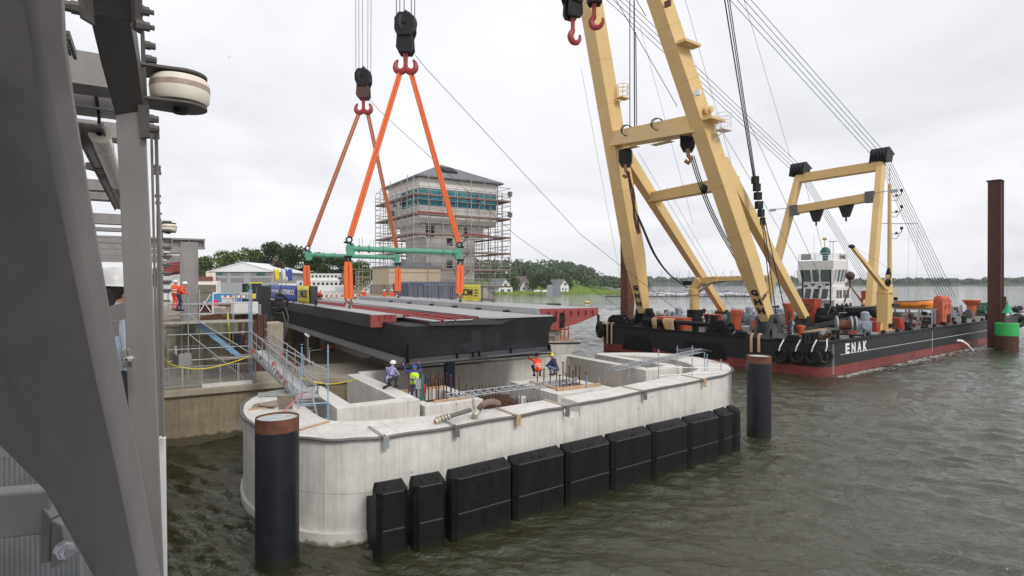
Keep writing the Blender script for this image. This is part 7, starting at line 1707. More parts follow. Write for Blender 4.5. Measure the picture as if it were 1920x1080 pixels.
# grey steel chute in front of the scaffold
c = W(341, 672, 27.5); t = T('steel_chute', 'grey steel channel bracket jutting out in front of the quay railing', 'bracket', tuple(c), R(-50))
m = MB(); m.box(0, 0, -.28, 1.5, .5, .04); m.box(0, -.25, -.28, 1.5, .04, .5); m.box(0, .25, -.28, 1.5, .04, .5); m.box(.74, 0, -.28, .04, .5, .6); m.beam((-.2, -.2, .1), (-.35, -.2, .55), .08, .03); m.build('channel', M_frame, t); m = MB()
for y in (-.15, .15):
    for z in (-.15, .15): m.lathe([(.025, 0), (.025, .02)], (.76, y, z), (1, 0, 0), 6)
m.build('bolts', M_galv, t)
# yellow pole and lines
m = MB(); m.tube(W(433, 668, 36.5), W(427, 588, 36.5), .05, n=6); solo(m, 'yellow_pole', M_yel, 'thin orange yellow pole standing against the brown sheet piling', 'pole')
for k, pts in enumerate((((308, 672, 29), (325, 685, 30), (372, 692, 31.5), (420, 684, 33), (470, 668, 34.5)), ((562, 708, 27), (590, 716, 27.5), (620, 720, 28.5), (648, 716, 30), (667, 711, 32)))):
    wire(spl([tuple(W(*q_)) for q_ in pts], 4), .03, 'yellow_hose', ['yellow hose sagging along the quay railing', 'yellow hose sagging over the dark water to the left bearing wall'][k], M_yel, 'hose')
# hydraulic unit against the leaf end
c = W(511, 600, 46); t = T('locking_gear', 'black hydraulic locking gear column at the left end of the bridge leaf', 'machine', (c.x, c.y, 3.0), FQ.a)
m = MB(); m.box(-.6, .6, 0, 1.0, .8, 5.6); m.build('column', M_deckd, t)
m = MB(); rnd = random.Random(6)
for i in range(12): m.box(.35+rnd.uniform(-.2, .2), 0, .6+.38*i, rnd.uniform(.3, .7), .6, .25)
m.torus((.5, -.1, 4.3), (0, 1, 0), .6, .09, 14, 6, -1.2, 1.6); m.build('valve_block', M_black, t)
m = MB(); m.tube((-1.35, .1, 0), (-1.35, .1, 4.4), .16, n=10); m.tube((-.95, -.1, 0), (-.95, -.1, 4.2), .13, n=10); m.build('cylinder', M_galv, t)
m = MB(); m.path([(.9, -.2, 4.0), (1.15, -.3, 3.2), (1.0, -.3, 2.0), (.6, -.2, 1.0)], .05, 6); m.path([(.7, -.3, 3.6), (.95, -.4, 2.6), (.7, -.3, 1.6)], .05, 6); m.build('hoses', M_hose, t)
# camera on a post
c = W(577, 700, 44); t = T('cctv_post', 'small white surveillance camera on a thin post under the bridge leaf', 'camera post', (c.x, c.y, 1.1)); m = MB(); m.tube((0, 0, 0), (0, 0, 3.6), .06, n=6); m.tube((0, 0, 2.6), (1.0, 0, 2.7), .02, n=4); m.build('post', M_galv, t); m = MB(); m.beam((-.2, -.1, 3.95), (.12, 0, 3.7), .16, .14); m.build('camera', M_white, t)
# ------------------------------------------------------------------ gangway from the quay scaffold to the pier
ga = W(482, 660, 34.2); gb = V((-8.9, 25.2, 3.85)); gd = (gb-ga); gl_ = gd.length; gd.normalize(); gs = gd.cross(UP).normalized(); gu = gs.cross(gd)
g = WT('gangway', 'aluminium lattice gangway with tube handrails sloping down to the left pier end', 'gangway', tuple(ga))
for s_ in (-.45, .45):
    for h in (0, .45): m = MB(); m.tube(ga+gs*s_+gu*h, gb+gs*s_+gu*h, .035, n=6); g.part(m, 'chord', M_galv)
    m = MB(); n = 20
    for i in range(n):
        p = ga+gd*(gl_*i/n)+gs*s_; q_ = ga+gd*(gl_*(i+.5)/n)+gs*s_; m.tube(p, q_+gu*.45, .018, n=4); m.tube(q_+gu*.45, ga+gd*(gl_*(i+1)/n)+gs*s_, .018, n=4)
        if i % 3 == 1: m.box(q_.x, q_.y, q_.z+.1, .1, .02, .2)
    g.part(m, 'lattice', M_galv)
    m = MB()
    for i in range(7): p = ga+gd*(gl_*(i+.4)/7)+gs*s_; m.tube(p, p+UP*1.45, .026, n=5)
    g.part(m, 'rail_post', M_galv)
    for h in (.85, 1.35): m = MB(); m.tube(ga+gs*s_+UP*h, gb+gs*s_+UP*h, .027, n=5); g.part(m, 'handrail', M_galv)
m = MB(); m.beam(ga+gu*.06, gb+gu*.06, .86, .05, gs); g.part(m, 'walkway', mat('pale_alu', (.5, .5, .48), .5, metal=.3))
m = MB(); rnd = random.Random(14)
for i in range(16): p = ga+gd*(gl_*rnd.random())+gs*rnd.choice((-.47, .47))+UP*rnd.uniform(.1, .6); m.box(p.x, p.y, p.z, .14, .03, .2, rnd.random())
g.part(m, 'marking_tags', mat('faded_red_tags', (.42, .13, .12), .7, var=.3))
ends = [((615, 646, 785), M_blue, 'tall blue scaffold post at the pier end of the gangway', 3.65), ((566, 650, 782), M_blue, 'blue scaffold post left of the ladder', 3.2), ((580, 657, 735), M_galv, 'grey scaffold post behind the ladder', 3.65), ((537, 661, 742), M_galv, 'grey post at the left side of the gangway foot', 3.65)]
for (px, y0, y1), mm, lab, z in ends: post(px, y0, y1, z, mm, lab, g='scaffold posts at the gangway foot')
for k, (a, b, lab) in enumerate(((W(478, 629, 33.6), W(614, 694, 24), 'upper long tube handrail ending at the tall blue post'), (W(500, 660, 33), W(614, 722, 24), 'lower long tube handrail ending at the tall blue post'), (W(537, 742, 23.5), W(580, 735, 25), 'short tube brace at the gangway foot'), (W(566, 758, 22.6), W(618, 755, 23), 'short horizontal blue grey tube in front of the ladder'))):
    m = MB(); m.tube(a, b, .028, n=6); solo(m, 'handrail_tube', M_galv if k < 3 else M_blue, lab, 'tube')
a, b = G(565, 790, 3.1), W(553, 729, 24.2); a2, b2 = G(597, 790, 3.1), W(583, 729, 24.2); t = WT('ladder', 'aluminium ladder leaning in the slot at the left end of the pier', 'ladder', tuple(a)); m = MB(); m.beam(a, b, .04, .09); t.part(m, 'stile', M_galv); m = MB(); m.beam(a2, b2, .04, .09); t.part(m, 'stile', M_galv); m = MB()
for i in range(7): u = (i+.4)/7; m.tube(a+(b-a)*u, a2+(b2-a2)*u, .02, n=5)
t.part(m, 'rungs', M_galv)
wire([tuple(W(528, 775, 22)), tuple(W(552, 752, 23)), tuple(W(575, 733, 24.5))], .03, 'pink_strap', 'pink red strap tied at the gangway foot', mat('pink_strap_cloth', (.5, .16, .2), .8), 'strap')
# ------------------------------------------------------------------ pontoon work barge behind the leaf
t = T('work_pontoon', 'pale work pontoon with an orange rail and planks behind the right end of the leaf', 'pontoon', (0, 0, 0)); 
a, b = G(1010, 668, 0), G(1075, 656, 0)
t.location = (a.x, a.y, 0); m = MB(); m.ext([(-6, 0, -.5), (3.6, 1.5, -.5), (5.4, 1.7, 1.6), (-6, 0, 1.6)], (-2.2, 7.5, 0)); m.build('hull', mat('pale_hull', (.58, .56, .51), .7, var=.15, streak=.3), t); m = MB(); m.ext([(-6, .2, 1.6), (5.0, 1.8, 1.6), (3.0, 8.8, 1.6), (-8, 7.2, 1.6)], (0, 0, .06)); m.build('deck_boards', mat('tan_planks', (.30, .21, .13), .85, var=.3, scale=2), t)
m = MB(); m.beam((-6, .0, 1.45), (5.3, 1.62, 1.45), .12, .16); m.build('rubbing_strip', M_black, t)
m = MB(); m.tube((-2, 3.4, 2.7), (3.9, 4.6, 2.9), .12, n=8)
for x in (3.0, 3.5, 4.0): m.tube((x, 3.0+x*.3, 1.6), (x, 3.0+x*.3, 3.6), .09, n=6)
m.build('orange_rail', M_orange, t); m = MB(); rnd = random.Random(2)
for i in range(14): m.box(rnd.uniform(-4, 2.5), rnd.uniform(1.5, 6), 1.66, rnd.uniform(.4, 1.6), rnd.uniform(.2, .6), rnd.uniform(.1, .6), rnd.random()*3)
m.build('loose_material', M_woodg, t)
# gauge post with double solar panel
YS = 112.0; a = W(1038, 569, YS); t = T('solar_panel_post', 'pair of solar panels on a post above a dark ribbed float', 'solar panel', (a.x, a.y, 0)); z0 = W(1038, 580, YS).z
m = MB(); m.box(0, 0, -1, 2.6, 2.6, z0+2.2); 
for i in range(6): m.box(-1.25+.5*i, -1.33, -1, .22, .1, z0+2.15)
m.build('float', M_frame_d, t); m = MB(); m.tube((0, 0, z0+1.2), (0, 0, 8.2), .1, n=6); m.build('post', M_galv, t)
for s_ in (-1, 1): m = MB(); m.ext([(s_*.07, -.1, W(1, 557, YS).z), (s_*1.35, -.35, W(1, 557, YS).z), (s_*1.28, -.25, W(1, 534, YS).z), (s_*.12, 0, W(1, 534, YS).z)], (0, .06, 0)); m.build('panel', mat('solar_back', (.28, .30, .34), .4, var=.2, scale=8), t, label='left solar panel' if s_ < 0 else 'right solar panel')
c = G(1101, 568, 0); t = T('marker_buoy', 'small yellow marker buoy on the water left of the crane', 'buoy', tuple(c)); m = MB(); m.lathe([(.3, -.4), (1.0, 0), (1.2, .3), (.9, .6), (.2, .8)], n=12); m.build('body', M_yel, t); m = MB(); m.lathe([(1.05, .05), (1.25, .25)], n=12); m.build('band', M_ored, t)
c = W(430, 108, 60); t = T('drone', 'tiny dark drone hovering in the sky above the left trees', 'drone', tuple(c)); m = MB(); m.box(0, 0, 0, .1, .06, .05); m.tube((-.18, 0, .04), (.18, 0, .06), .012, n=4); m.build('body', M_galv, t)
for x in (-.18, .18): m = MB(); m.box(x, 0, .07, .12, .02, .006); m.build('rotor', M_black, t)
# ------------------------------------------------------------------ the bridge the camera stands on: grey steel guide frames
BDIR = V((.848, .53, 0)); ADIR = V((-.53, .848, 0))
# floor of the own bridge and an unseen block added behind camera for shade
FC = Frame((0, 0, 0), 32)
m = MB(); m.prism([tuple(FC.w(*p)[:2]) for p in ((-14, -6), (-.03, -6), (-.2, 1.2), (-.35, 74), (-14, 74))], 6.4, 7.3); struct(m.build('bridge_floor', mat('bridge_asphalt', (.12, .115, .11), .9, var=.2)))
t = T('unseen_shade_block', 'grey block with a roof, added unseen behind the viewpoint to shade the frame', 'building', (-3.5, -4.4, 7.3), R(20))
m = MB(); m.box(0, 0, 0, 9.0, 2.0, 4.2); m.build('wall', M_frame_d, t); m = MB(); m.box(0, 0, 4.202, 9.6, 2.6, .2); m.build('roof', M_roof, t)
m = MB(); m.box(-2.0, -2.6, 10.45, 7.0, 4.6, .12)  # unseen roof added to keep sky and sun off the near brace
for i in range(4): m.box(-4.6+1.8*i, -2.6, 10.25, .12, 4.5, .198)
m.v = [(p[0]-t.location.x, p[1]-t.location.y, p[2]-7.3) for p in m.v]; o = m.build('unseen_shade_roof', M_frame_d, t); o.rotation_euler = (0, 0, -R(20)); o.matrix_basis = Matrix.Rotation(-R(20), 4, 'Z')
# near haunched brace
Yb = 1.3
t = WT('haunched_brace', 'huge dark taupe haunched steel brace crossing the left edge, nearest to the viewer', 'steel brace', tuple(W(100, 700, Yb)))
front = [(-300, -90), (48, -90), (60, 60), (88, 200), (118, 350), (148, 500), (188, 700), (226, 870), (270, 1090), (300, 1250), (232, 1250), (170, 1080), (80, 922), (0, 842), (-140, 720), (-300, 600)]
YB = lambda y: .85+1.05*(y+90)/1340
m = MB(); m.ext([W(x, y, YB(y)) for x, y in front], (.006, .075, .012)); t.part(m, 'web', M_frame, bevel=.014, smooth=True)
# main column
t = WT('frame_column', 'tall taupe square steel column just right of the dark near brace', 'column', tuple(W(250, 1080, 2.5)))
m = MB(); m.ext([W(216, 196, 2.45), W(272, 196, 2.45), W(283, 440, 2.45), W(294, 720, 2.45), W(312, 1200, 2.45), W(258, 1200, 2.45), W(239, 720, 2.45), W(228, 440, 2.45)], ADIR*.10); t.part(m, 'box_section', M_frame, bevel=.006)
m = MB(); m.ext([W(289, 238, 2.66), W(296, 238, 2.66), W(305, 560, 2.66), W(309, 820, 2.66), W(303, 820, 2.66), W(298, 560, 2.66)], ADIR*.06); t.part(m, 'side_plate', M_frame, bevel=.003)
m = MB(); m.ext([W(281, 240, 2.62), W(286.5, 240, 2.62), W(299, 820, 2.62), W(295, 820, 2.62)], ADIR*.05); t.part(m, 'guide_strip', M_frame)
m = MB(); m.ext([W(293, 400, 3.0), W(301, 400, 3.0), W(307, 1250, 3.0), W(299, 1250, 3.0)], ADIR*.05); t.part(m, 'guide_strip', M_frame)
m = MB(); m.ext([W(297, 822, 2.75), W(311, 822, 2.75), W(316, 1250, 2.75), W(302, 1250, 2.75)], ADIR*.05); t.part(m, 'white_edge_strip', M_white)
# overhead rafter
t = WT('overhead_rafter', 'dark underside of the inclined rafter meeting the top of the taupe column', 'rafter', tuple(W(235, 200, 2.45)))
m = MB(); m.ext([W(138, -90, 1.95), W(222, -90, 1.95), W(256, 110, 2.3), W(271, 214, 2.46), W(217, 222, 2.46), W(190, 120, 2.3)], V((-.02, .04, .09))); t.part(m, 'box_section', M_frame_d, bevel=.006)  # darker steel colour paints in the shade of the underside
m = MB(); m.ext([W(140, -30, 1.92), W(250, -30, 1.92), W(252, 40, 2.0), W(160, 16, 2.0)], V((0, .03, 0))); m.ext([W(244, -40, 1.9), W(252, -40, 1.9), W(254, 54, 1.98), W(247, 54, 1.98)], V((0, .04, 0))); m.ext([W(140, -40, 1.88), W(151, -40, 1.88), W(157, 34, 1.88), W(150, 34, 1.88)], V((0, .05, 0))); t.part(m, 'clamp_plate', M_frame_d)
def bolt(p, d, r=.012, L_=.07):
    m = MB(); p = V(p); d = V(d).normalized(); m.lathe([(r*1.6, 0), (r*1.6, .022), (r*1.3, .024), (r*1.3, .04), (r*.7, .042), (r*.7, L_)], p, d, 8); return m
for px, py in ((254, 17), (255, 46)): t.part(bolt(W(px, py, 1.98), BDIR, .013, .055), 'bolt', M_frame_d)
t.part(bolt(W(150, 16, 1.86), -BDIR, .014, .03), 'bolt', M_frame_d)
# bracket plate with bolts down the column edge
t = WT('guide_bracket', 'bolted vertical guide plate along the right edge of the taupe column', 'bracket', tuple(W(275, 250, 2.5)))
m = MB(); m.ext([W(263, 60, 2.48), W(271, 60, 2.48), W(279, 250, 2.48), W(268, 250, 2.48)], ADIR*.05); m.ext([W(258, 196, 2.42), W(280, 196, 2.42), W(281, 256, 2.42), W(264, 258, 2.42)], ADIR*.04); t.part(m, 'plate', M_frame_d)
for px, py in ((271, 84), (273, 110), (277, 222), (278, 240)): t.part(bolt(W(px, py, 2.5), BDIR, .012, .02), 'bolt', M_frame_d)
for px, py, Y in ((281, 250, 2.9), (281, 256, 2.9), (287, 312, 3.6), (287, 318, 3.6), (288, 324, 3.6), (290, 367, 4.4), (291, 380, 4.8), (294, 400, 5.5)): t.part(bolt(W(px, py, Y), BDIR, .008, .04), 'bolt', M_frame_d)
def roller(px, py, Y, lab, s=1.0):
    c = W(px, py, Y); t = T('guide_roller', lab, 'roller', tuple(c), FC.a, 'white guide rollers along the bridge edge')
    for z, nm in ((.066, 'upper'), (-.076, 'lower')):
        m = MB(); poly = [(-.16, -.085), (-.16, .085), (.0, .105)]+[(.11*math.cos(R(a)), .11*math.sin(R(a))) for a in range(80, -81, -16)]+[(.0, -.105)]
        m.prism([(x*s, y*s) for x, y in poly], z*s, (z+.012)*s); m.build('cheek_plate', M_frame_d, t, bevel=.002, label=nm+' cheek plate')
    m = MB(); m.lathe([(.02*s, -.055*s), (.108*s, -.055*s), (.118*s, -.042*s), (.121*s, .0), (.118*s, .042*s), (.108*s, .055*s), (.02*s, .055*s)], (0, 0, 0), n=36); w_ = m.build('wheel', M_plastic, t)
    m = MB(); m.lathe([(.1195*s, .002*s), (.1222*s, .003*s), (.1212*s, .026*s), (.1190*s, .027*s)], n=36); m.build('wear_band', mat('brownish_wear', (.36, .27, .23), .7, var=.3, scale=30), w_)
    m = MB(); m.lathe([(.028*s, -.10*s), (.03*s, -.088*s), (.03*s, .088*s), (.022*s, .10*s)], n=12); m.build('axle_bolt', M_black, t); return t
roller(338, 172, 2.62, 'big cream guide roller between two grey plates at the upper left')
roller(316, 427, 9.4, 'second cream guide roller along the bridge edge, above the portal beam')
roller(310, 471, 16.0, 'third cream guide roller, just under the end of the portal beam')
roller(306, 487, 22.5, 'fourth, small cream guide roller along the bridge edge'); roller(305, 497, 28, 'fifth and smallest cream guide roller along the bridge edge')
# cross beams seen between brace and column
for i, (py, Y, h, lab) in enumerate(((146, 3.05, .17, 'nearest taupe cross beam behind the brace, top one'), (195, 3.3, .13, 'lower flange beam just under the nearest cross beam'), (250, 4.3, .11, 'second cross beam, crossing behind the tube lamp'), (353, 7.0, .12, 'third cross beam, pale with a dark underside'),
        (373, 7.4, .08, 'thin beam directly under the third cross beam'), (413, 10.2, .17, 'fourth cross beam of the receding row'), (432, 11.0, .06, 'fifth cross beam of the receding row'), (452, 14, .11, 'sixth cross beam of the receding row'), (464, 17, .12, 'seventh cross beam of the receding row'), (475, 20, .13, 'eighth, farthest cross beam of the row'))):
    a = W(240 if Y < 5 else 262, py, Y); m = MB(); m.beam(a, a-BDIR*3.4, .12, h); m.beam(a+V((0, 0, -h/2-.006)), a-BDIR*3.4+V((0, 0, -h/2-.006)), .2, .012)
    solo(m, 'cross_beam', M_frame, lab, 'beam', bevel=.004)
# further column row, mostly edge on
for i, (px, py0, Y) in enumerate(((301, 410, 7.0), (304, 430, 10.5))):
    t = WT('frame_column', ['second taupe column of the row, seen edge on', 'third taupe column of the row, seen edge on'][i], 'column', tuple(W(px, 700, Y))); m = MB(); m.ext([W(px-6, py0, Y), W(px+2, py0, Y), W(px+4, 740+200/Y, Y), W(px-4, 740+200/Y, Y)], ADIR*.15); t.part(m, 'box_section', M_frame)
    m = MB()
    for k in range(9):
        c = W(px+3, py0+6+16*k, Y); m.tube(c, c+BDIR*.1, .02, n=6)
    t.part(m, 'bolts', M_frame_d)
# tube lamp
a = W(187, 252, 3.2); t = WT('tube_lamp', 'white cylindrical tube lamp hung under the cross beams', 'lamp', tuple(a)); e_ = a+ADIR*1.9+V((0, 0, -.0))
m = MB(); m.tube(a, e_, .048, n=20); t.part(m, 'diffuser', mat('pale_acrylic', (.56, .54, .51), .3, var=.04)); m = MB(); m.tube(a-ADIR*.02, a+ADIR*.02, .052, n=20); m.tube(a+ADIR*.35, a+ADIR*.36, .052, n=20); t.part(m, 'end_cap', M_plastic)
m = MB(); m.path([a-ADIR*.03-V((0, 0, .01)), a-ADIR*.05+V((0, 0, .08)), a-ADIR*.03+V((-.03, 0, .3))], .008, 6); m.ball(tuple(a-ADIR*.03), .016, 8, 6); t.part(m, 'cable', M_black)
# perforated cable tray
for k, (px, py, Y, L_, lab) in enumerate(((163, 232, 3.0, 4.2, 'perforated grey cable tray running along behind the tube lamp'), (112, 62, 2.2, .25, 'short perforated tray end beside the top of the dark brace'))):
    a = W(px, py, Y); m = MB(); wd = .13 if k == 0 else .05
    for s_ in (-.5, -.17, .17, .5): m.beam(a+BDIR*(s_*wd), a+BDIR*(s_*wd)+ADIR*L_, .012 if abs(s_) > .4 else .008, .03 if abs(s_) > .4 else .006)
    n = int(L_/.032)
    for i in range(n): c = a+ADIR*(L_*i/n); m.beam(c-BDIR*wd*.5, c+BDIR*wd*.5, .012, .005)
    solo(m, 'cable_tray', M_frame_d, lab, 'cable tray')
a = W(190, 312, 4.2); m = MB(); m.box(a.x, a.y, a.z-.03, .16, .1, .05); solo(m, 'tray_bracket', M_frame_d, 'small bracket under the perforated tray beside the tube lamp', 'bracket')
# clamp block and glass infill right of the brace
t = WT('rail_clamp', 'small taupe clamp with one round bolt on the left face of the column', 'clamp', tuple(W(240, 690, 2.3)))
m = MB(); m.ext([W(226, 657, 2.3), W(236, 655, 2.3), W(240, 688, 2.3), W(232, 690, 2.3)], ADIR*.05); m.ext([W(237, 655, 2.32), W(244, 654, 2.32), W(249, 688, 2.32), W(241, 690, 2.32)], ADIR*.04); t.part(m, 'block', M_frame, bevel=.003); t.part(bolt(W(246, 672, 2.3), (0.2, -1, 0), .008, .02), 'bolt', M_galv)
a = W(223, 615, 3.4); m = MB(); m.beam(a, a-BDIR*1.2, .08, .09); m.beam(a+V((0, .2, .12)), a-BDIR*1.2+V((0, .2, -.25)), .06, .10); solo(m, 'rail_beam', M_frame, 'taupe horizontal rail between brace and column in front of the bystander', 'rail')
# lower left: rail bar, bracket, bar infill
a, b = W(-260, 985, 1.75), W(96, 952, 2.0); m = MB(); m.beam(a, b, .09, .15, None); solo(m, 'rail_bar', M_frame, 'thick taupe square rail bar at the lower left corner', 'rail', bevel=.008)
t = WT('bolted_bracket', 'taupe double plate bracket with a shiny bolt at the lower left', 'bracket', tuple(W(100, 1020, 1.9)))
m = MB(); m.ext([W(78, 950, 1.95), W(95, 972, 1.95), W(92, 1054, 1.95), W(74, 1058, 1.95)], (.0, .1, 0)); m.ext([W(96, 975, 1.93), W(116, 985, 1.93), W(125, 1050, 1.93), W(94, 1068, 1.93)], (0, .1, 0)); t.part(m, 'plate', M_frame, bevel=.004)
t.part(bolt(W(118, 1030, 1.9), (.8, -.5, 0), .018, .05), 'bolt', M_galv)
t = WT('bar_infill', 'close set vertical galvanised bars of the bridge parapet at the lower left', 'railing', tuple(W(60, 1000, 2.6))); 
m = MB()
for i in range(23):
    c = W(-60+i*9.6, 960, 2.7); m.box(c.x, c.y, 6.9, .010, .022, 1.45)
t.part(m, 'bars', M_galv)
m = MB(); c = W(-80, 845, 2.72); c2 = W(150, 845, 2.72); m.beam(c, c2, .05, .05); t.part(m, 'top_bar', M_galv)
m = MB(); rnd = random.Random(1)
for i in range(4): c = W(-20+i*32, 960, 3.0); m.ext([V((c.x, c.y, 7.3)), V((c.x+.16, c.y, 7.3)), V((c.x+.16, c.y, 7.95+.1*(i % 3))), V((c.x, c.y, 8.1-.12*(i % 2)))], (0, .01, 0))
t.part(m, 'backing_sheet', mat('pale_sheet', (.5, .49, .44), .6))
# portal further along the bridge
t = T('steel_portal', 'taupe steel portal with a cantilever beam end and square column beyond the rollers', 'portal', tuple(W(355, 590, 35)), FC.a)
o = W(355, 590, 35)
def lp(px, py, Y): v = W(px, py, Y)-o; return FC.i@v
m = MB(); cpt = lp(355, 590, 35); m.box(0, .3, -.6, .75, .85, 5.0); m.build('column', M_frame, t, bevel=.02)
m = MB(); m.box(.42, .3, -.6, .1, .86, 5.0); m.box(-.42, .3, -.6, .1, .86, 5.0); m.build('column_flange', M_frame, t)
m = MB(); zt_ = W(355, 447, 35).z-o.z; m.box(-3.8, .3, zt_-.1, 9.3, .7, .1); m.box(-3.8, .3, zt_-.62, 9.3, .7, .1); m.box(-3.8, .3, zt_-.52, 9.3, .12, .42)
for x in (-2, -.9, 0, .8): m.box(x, .3, zt_-.52, .06, .66, .42)
m.build('cantilever_beam', M_frame, t)
m = MB(); m.box(-.3, .3, zt_-.9, 1.5, .8, .28); m.build('bearing_plate', M_frame, t)
for k, (py, Y, x1) in enumerate(((473, 42, 352), (483, 50, 347), (490, 58, 343))):
    a = W(x1, py, Y); m = MB(); m.beam(a, a-BDIR*8, .5, .35); solo(m, 'cross_beam', M_frame, ['first beam behind the portal, lower and shorter', 'second beam behind the portal', 'third, smallest beam behind the portal'][k], 'beam')
a = W(312, 504, 40); b = W(354, 499, 44); m = MB(); m.beam(a, b, .8, .5)
for k in range(6): c = a+(b-a)*(k+.5)/6; m.box(c.x, c.y, c.z-.5, .08, .4, .9)
solo(m, 'red_girder', M_primer, 'red primed girder seen between portal column and bridge edge', 'girder')
a = W(332, 530, 60); m = MB(); m.box(a.x, a.y, 7.0, 3.4, 1, 3.0); solo(m, 'white_site_cabin', M_white, 'white cabin wall behind the orange clad workers at the left', 'cabin')
# ------------------------------------------------------------------ people
M_skin = mat('skin', (.48, .27, .19), .6, var=.05)
def cloth(name, c): return mat(name, c, .85, var=.15, scale=8)
C_orange = cloth('orange_workwear', (.85, .10, .03)); C_navy = cloth('navy_workwear', (.02, .025, .07)); C_dark = cloth('dark_trousers', (.03, .03, .035)); C_lilac = cloth('lilac_hoodie', (.33, .31, .52)); C_blue = cloth('blue_workwear', (.05, .05, .28)); C_lime = cloth('lime_vest', (.55, .85, .03)); C_jean = cloth('jeans', (.12, .17, .26)); C_pale = cloth('pale_blue_shirt', (.42, .48, .55))
M_boot = mat('boots', (.015, .014, .012), .7); M_helw = mat('white_helmet', (.75, .75, .73), .3, var=.02); M_hely = mat('yellow_helmet', (.75, .62, .03), .3, var=.02); M_helb = mat('blue_helmet', (.03, .09, .28), .3, var=.02); M_glove = mat('red_white_glove', (.62, .10, .12), .8, var=.4, scale=30); M_strap = mat('harness_strap', (.02, .02, .07), .8); M_hair = mat('dark_hair', (.015, .012, .01), .6); M_refl = mat('reflective_tape', (.6, .6, .58), .4)
POSES = {
 # joints relative to feet centre, facing +y; metres
 'stand': dict(pel=(0, 0, .95), che=(0, .0, 1.36), nek=(0, .02, 1.50), hed=(0, .04, 1.62), ls=(-.19, 0, 1.43), le=(-.25, -.02, 1.14), lh=(-.24, .08, .90), rs=(.19, 0, 1.43), re=(.25, -.02, 1.14), rh=(.24, .08, .90), lk=(-.11, .03, .50), lf=(-.12, -.02, .08), rk=(.11, .03, .50), rf=(.12, -.02, .08)),
 'reach': dict(pel=(0, 0, .95), che=(0, .04, 1.36), nek=(0, .07, 1.50), hed=(0, .12, 1.62), ls=(-.20, .04, 1.44), le=(-.42, .20, 1.52), lh=(-.52, .32, 1.76), rs=(.20, .04, 1.44), re=(.28, .26, 1.56), rh=(.22, .34, 1.82), lk=(-.12, .03, .50), lf=(-.14, -.02, .08), rk=(.12, .03, .50), rf=(.14, -.02, .08)),
 'kneel': dict(pel=(0, -.05, .40), che=(.02, .14, .80), nek=(.03, .20, .94), hed=(.04, .26, 1.05), ls=(-.18, .12, .86), le=(-.16, .34, .62), lh=(-.02, .52, .52), rs=(.20, .14, .86), re=(.26, .36, .60), rh=(.10, .54, .50), lk=(-.14, .30, .10), lf=(-.12, -.18, .08), rk=(.16, .36, .46), rf=(.14, .28, .08)),
 'squat': dict(pel=(0, -.12, .34), che=(0, .08, .76), nek=(0, .13, .90), hed=(0, .18, 1.02), ls=(-.19, .08, .82), le=(-.27, .28, .58), lh=(-.10, .46, .50), rs=(.19, .08, .82), re=(.27, .28, .58), rh=(.10, .46, .50), lk=(-.20, .32, .52), lf=(-.15, .05, .08), rk=(.20, .32, .52), rf=(.15, .05, .08)),
 'squat_reach': dict(pel=(0, -.10, .36), che=(0, .10, .78), nek=(0, .14, .92), hed=(.02, .18, 1.04), ls=(-.19, .10, .84), le=(-.38, .26, .92), lh=(-.52, .34, 1.14), rs=(.19, .10, .84), re=(.26, .32, .66), rh=(.06, .46, .62), lk=(-.18, .32, .52), lf=(-.15, .05, .08), rk=(.2, .30, .50), rf=(.15, .02, .08)),
 'lean': dict(pel=(0, -.05, .92), che=(0, .12, 1.30), nek=(0, .20, 1.42), hed=(0, .27, 1.53), ls=(-.19, .12, 1.36), le=(-.26, .20, 1.08), lh=(-.10, .42, 1.02), rs=(.19, .12, 1.36), re=(.26, .20, 1.08), rh=(.10, .42, 1.02), lk=(-.12, .06, .50), lf=(-.14, 0, .08), rk=(.12, .02, .50), rf=(.14, -.12, .08)),
}
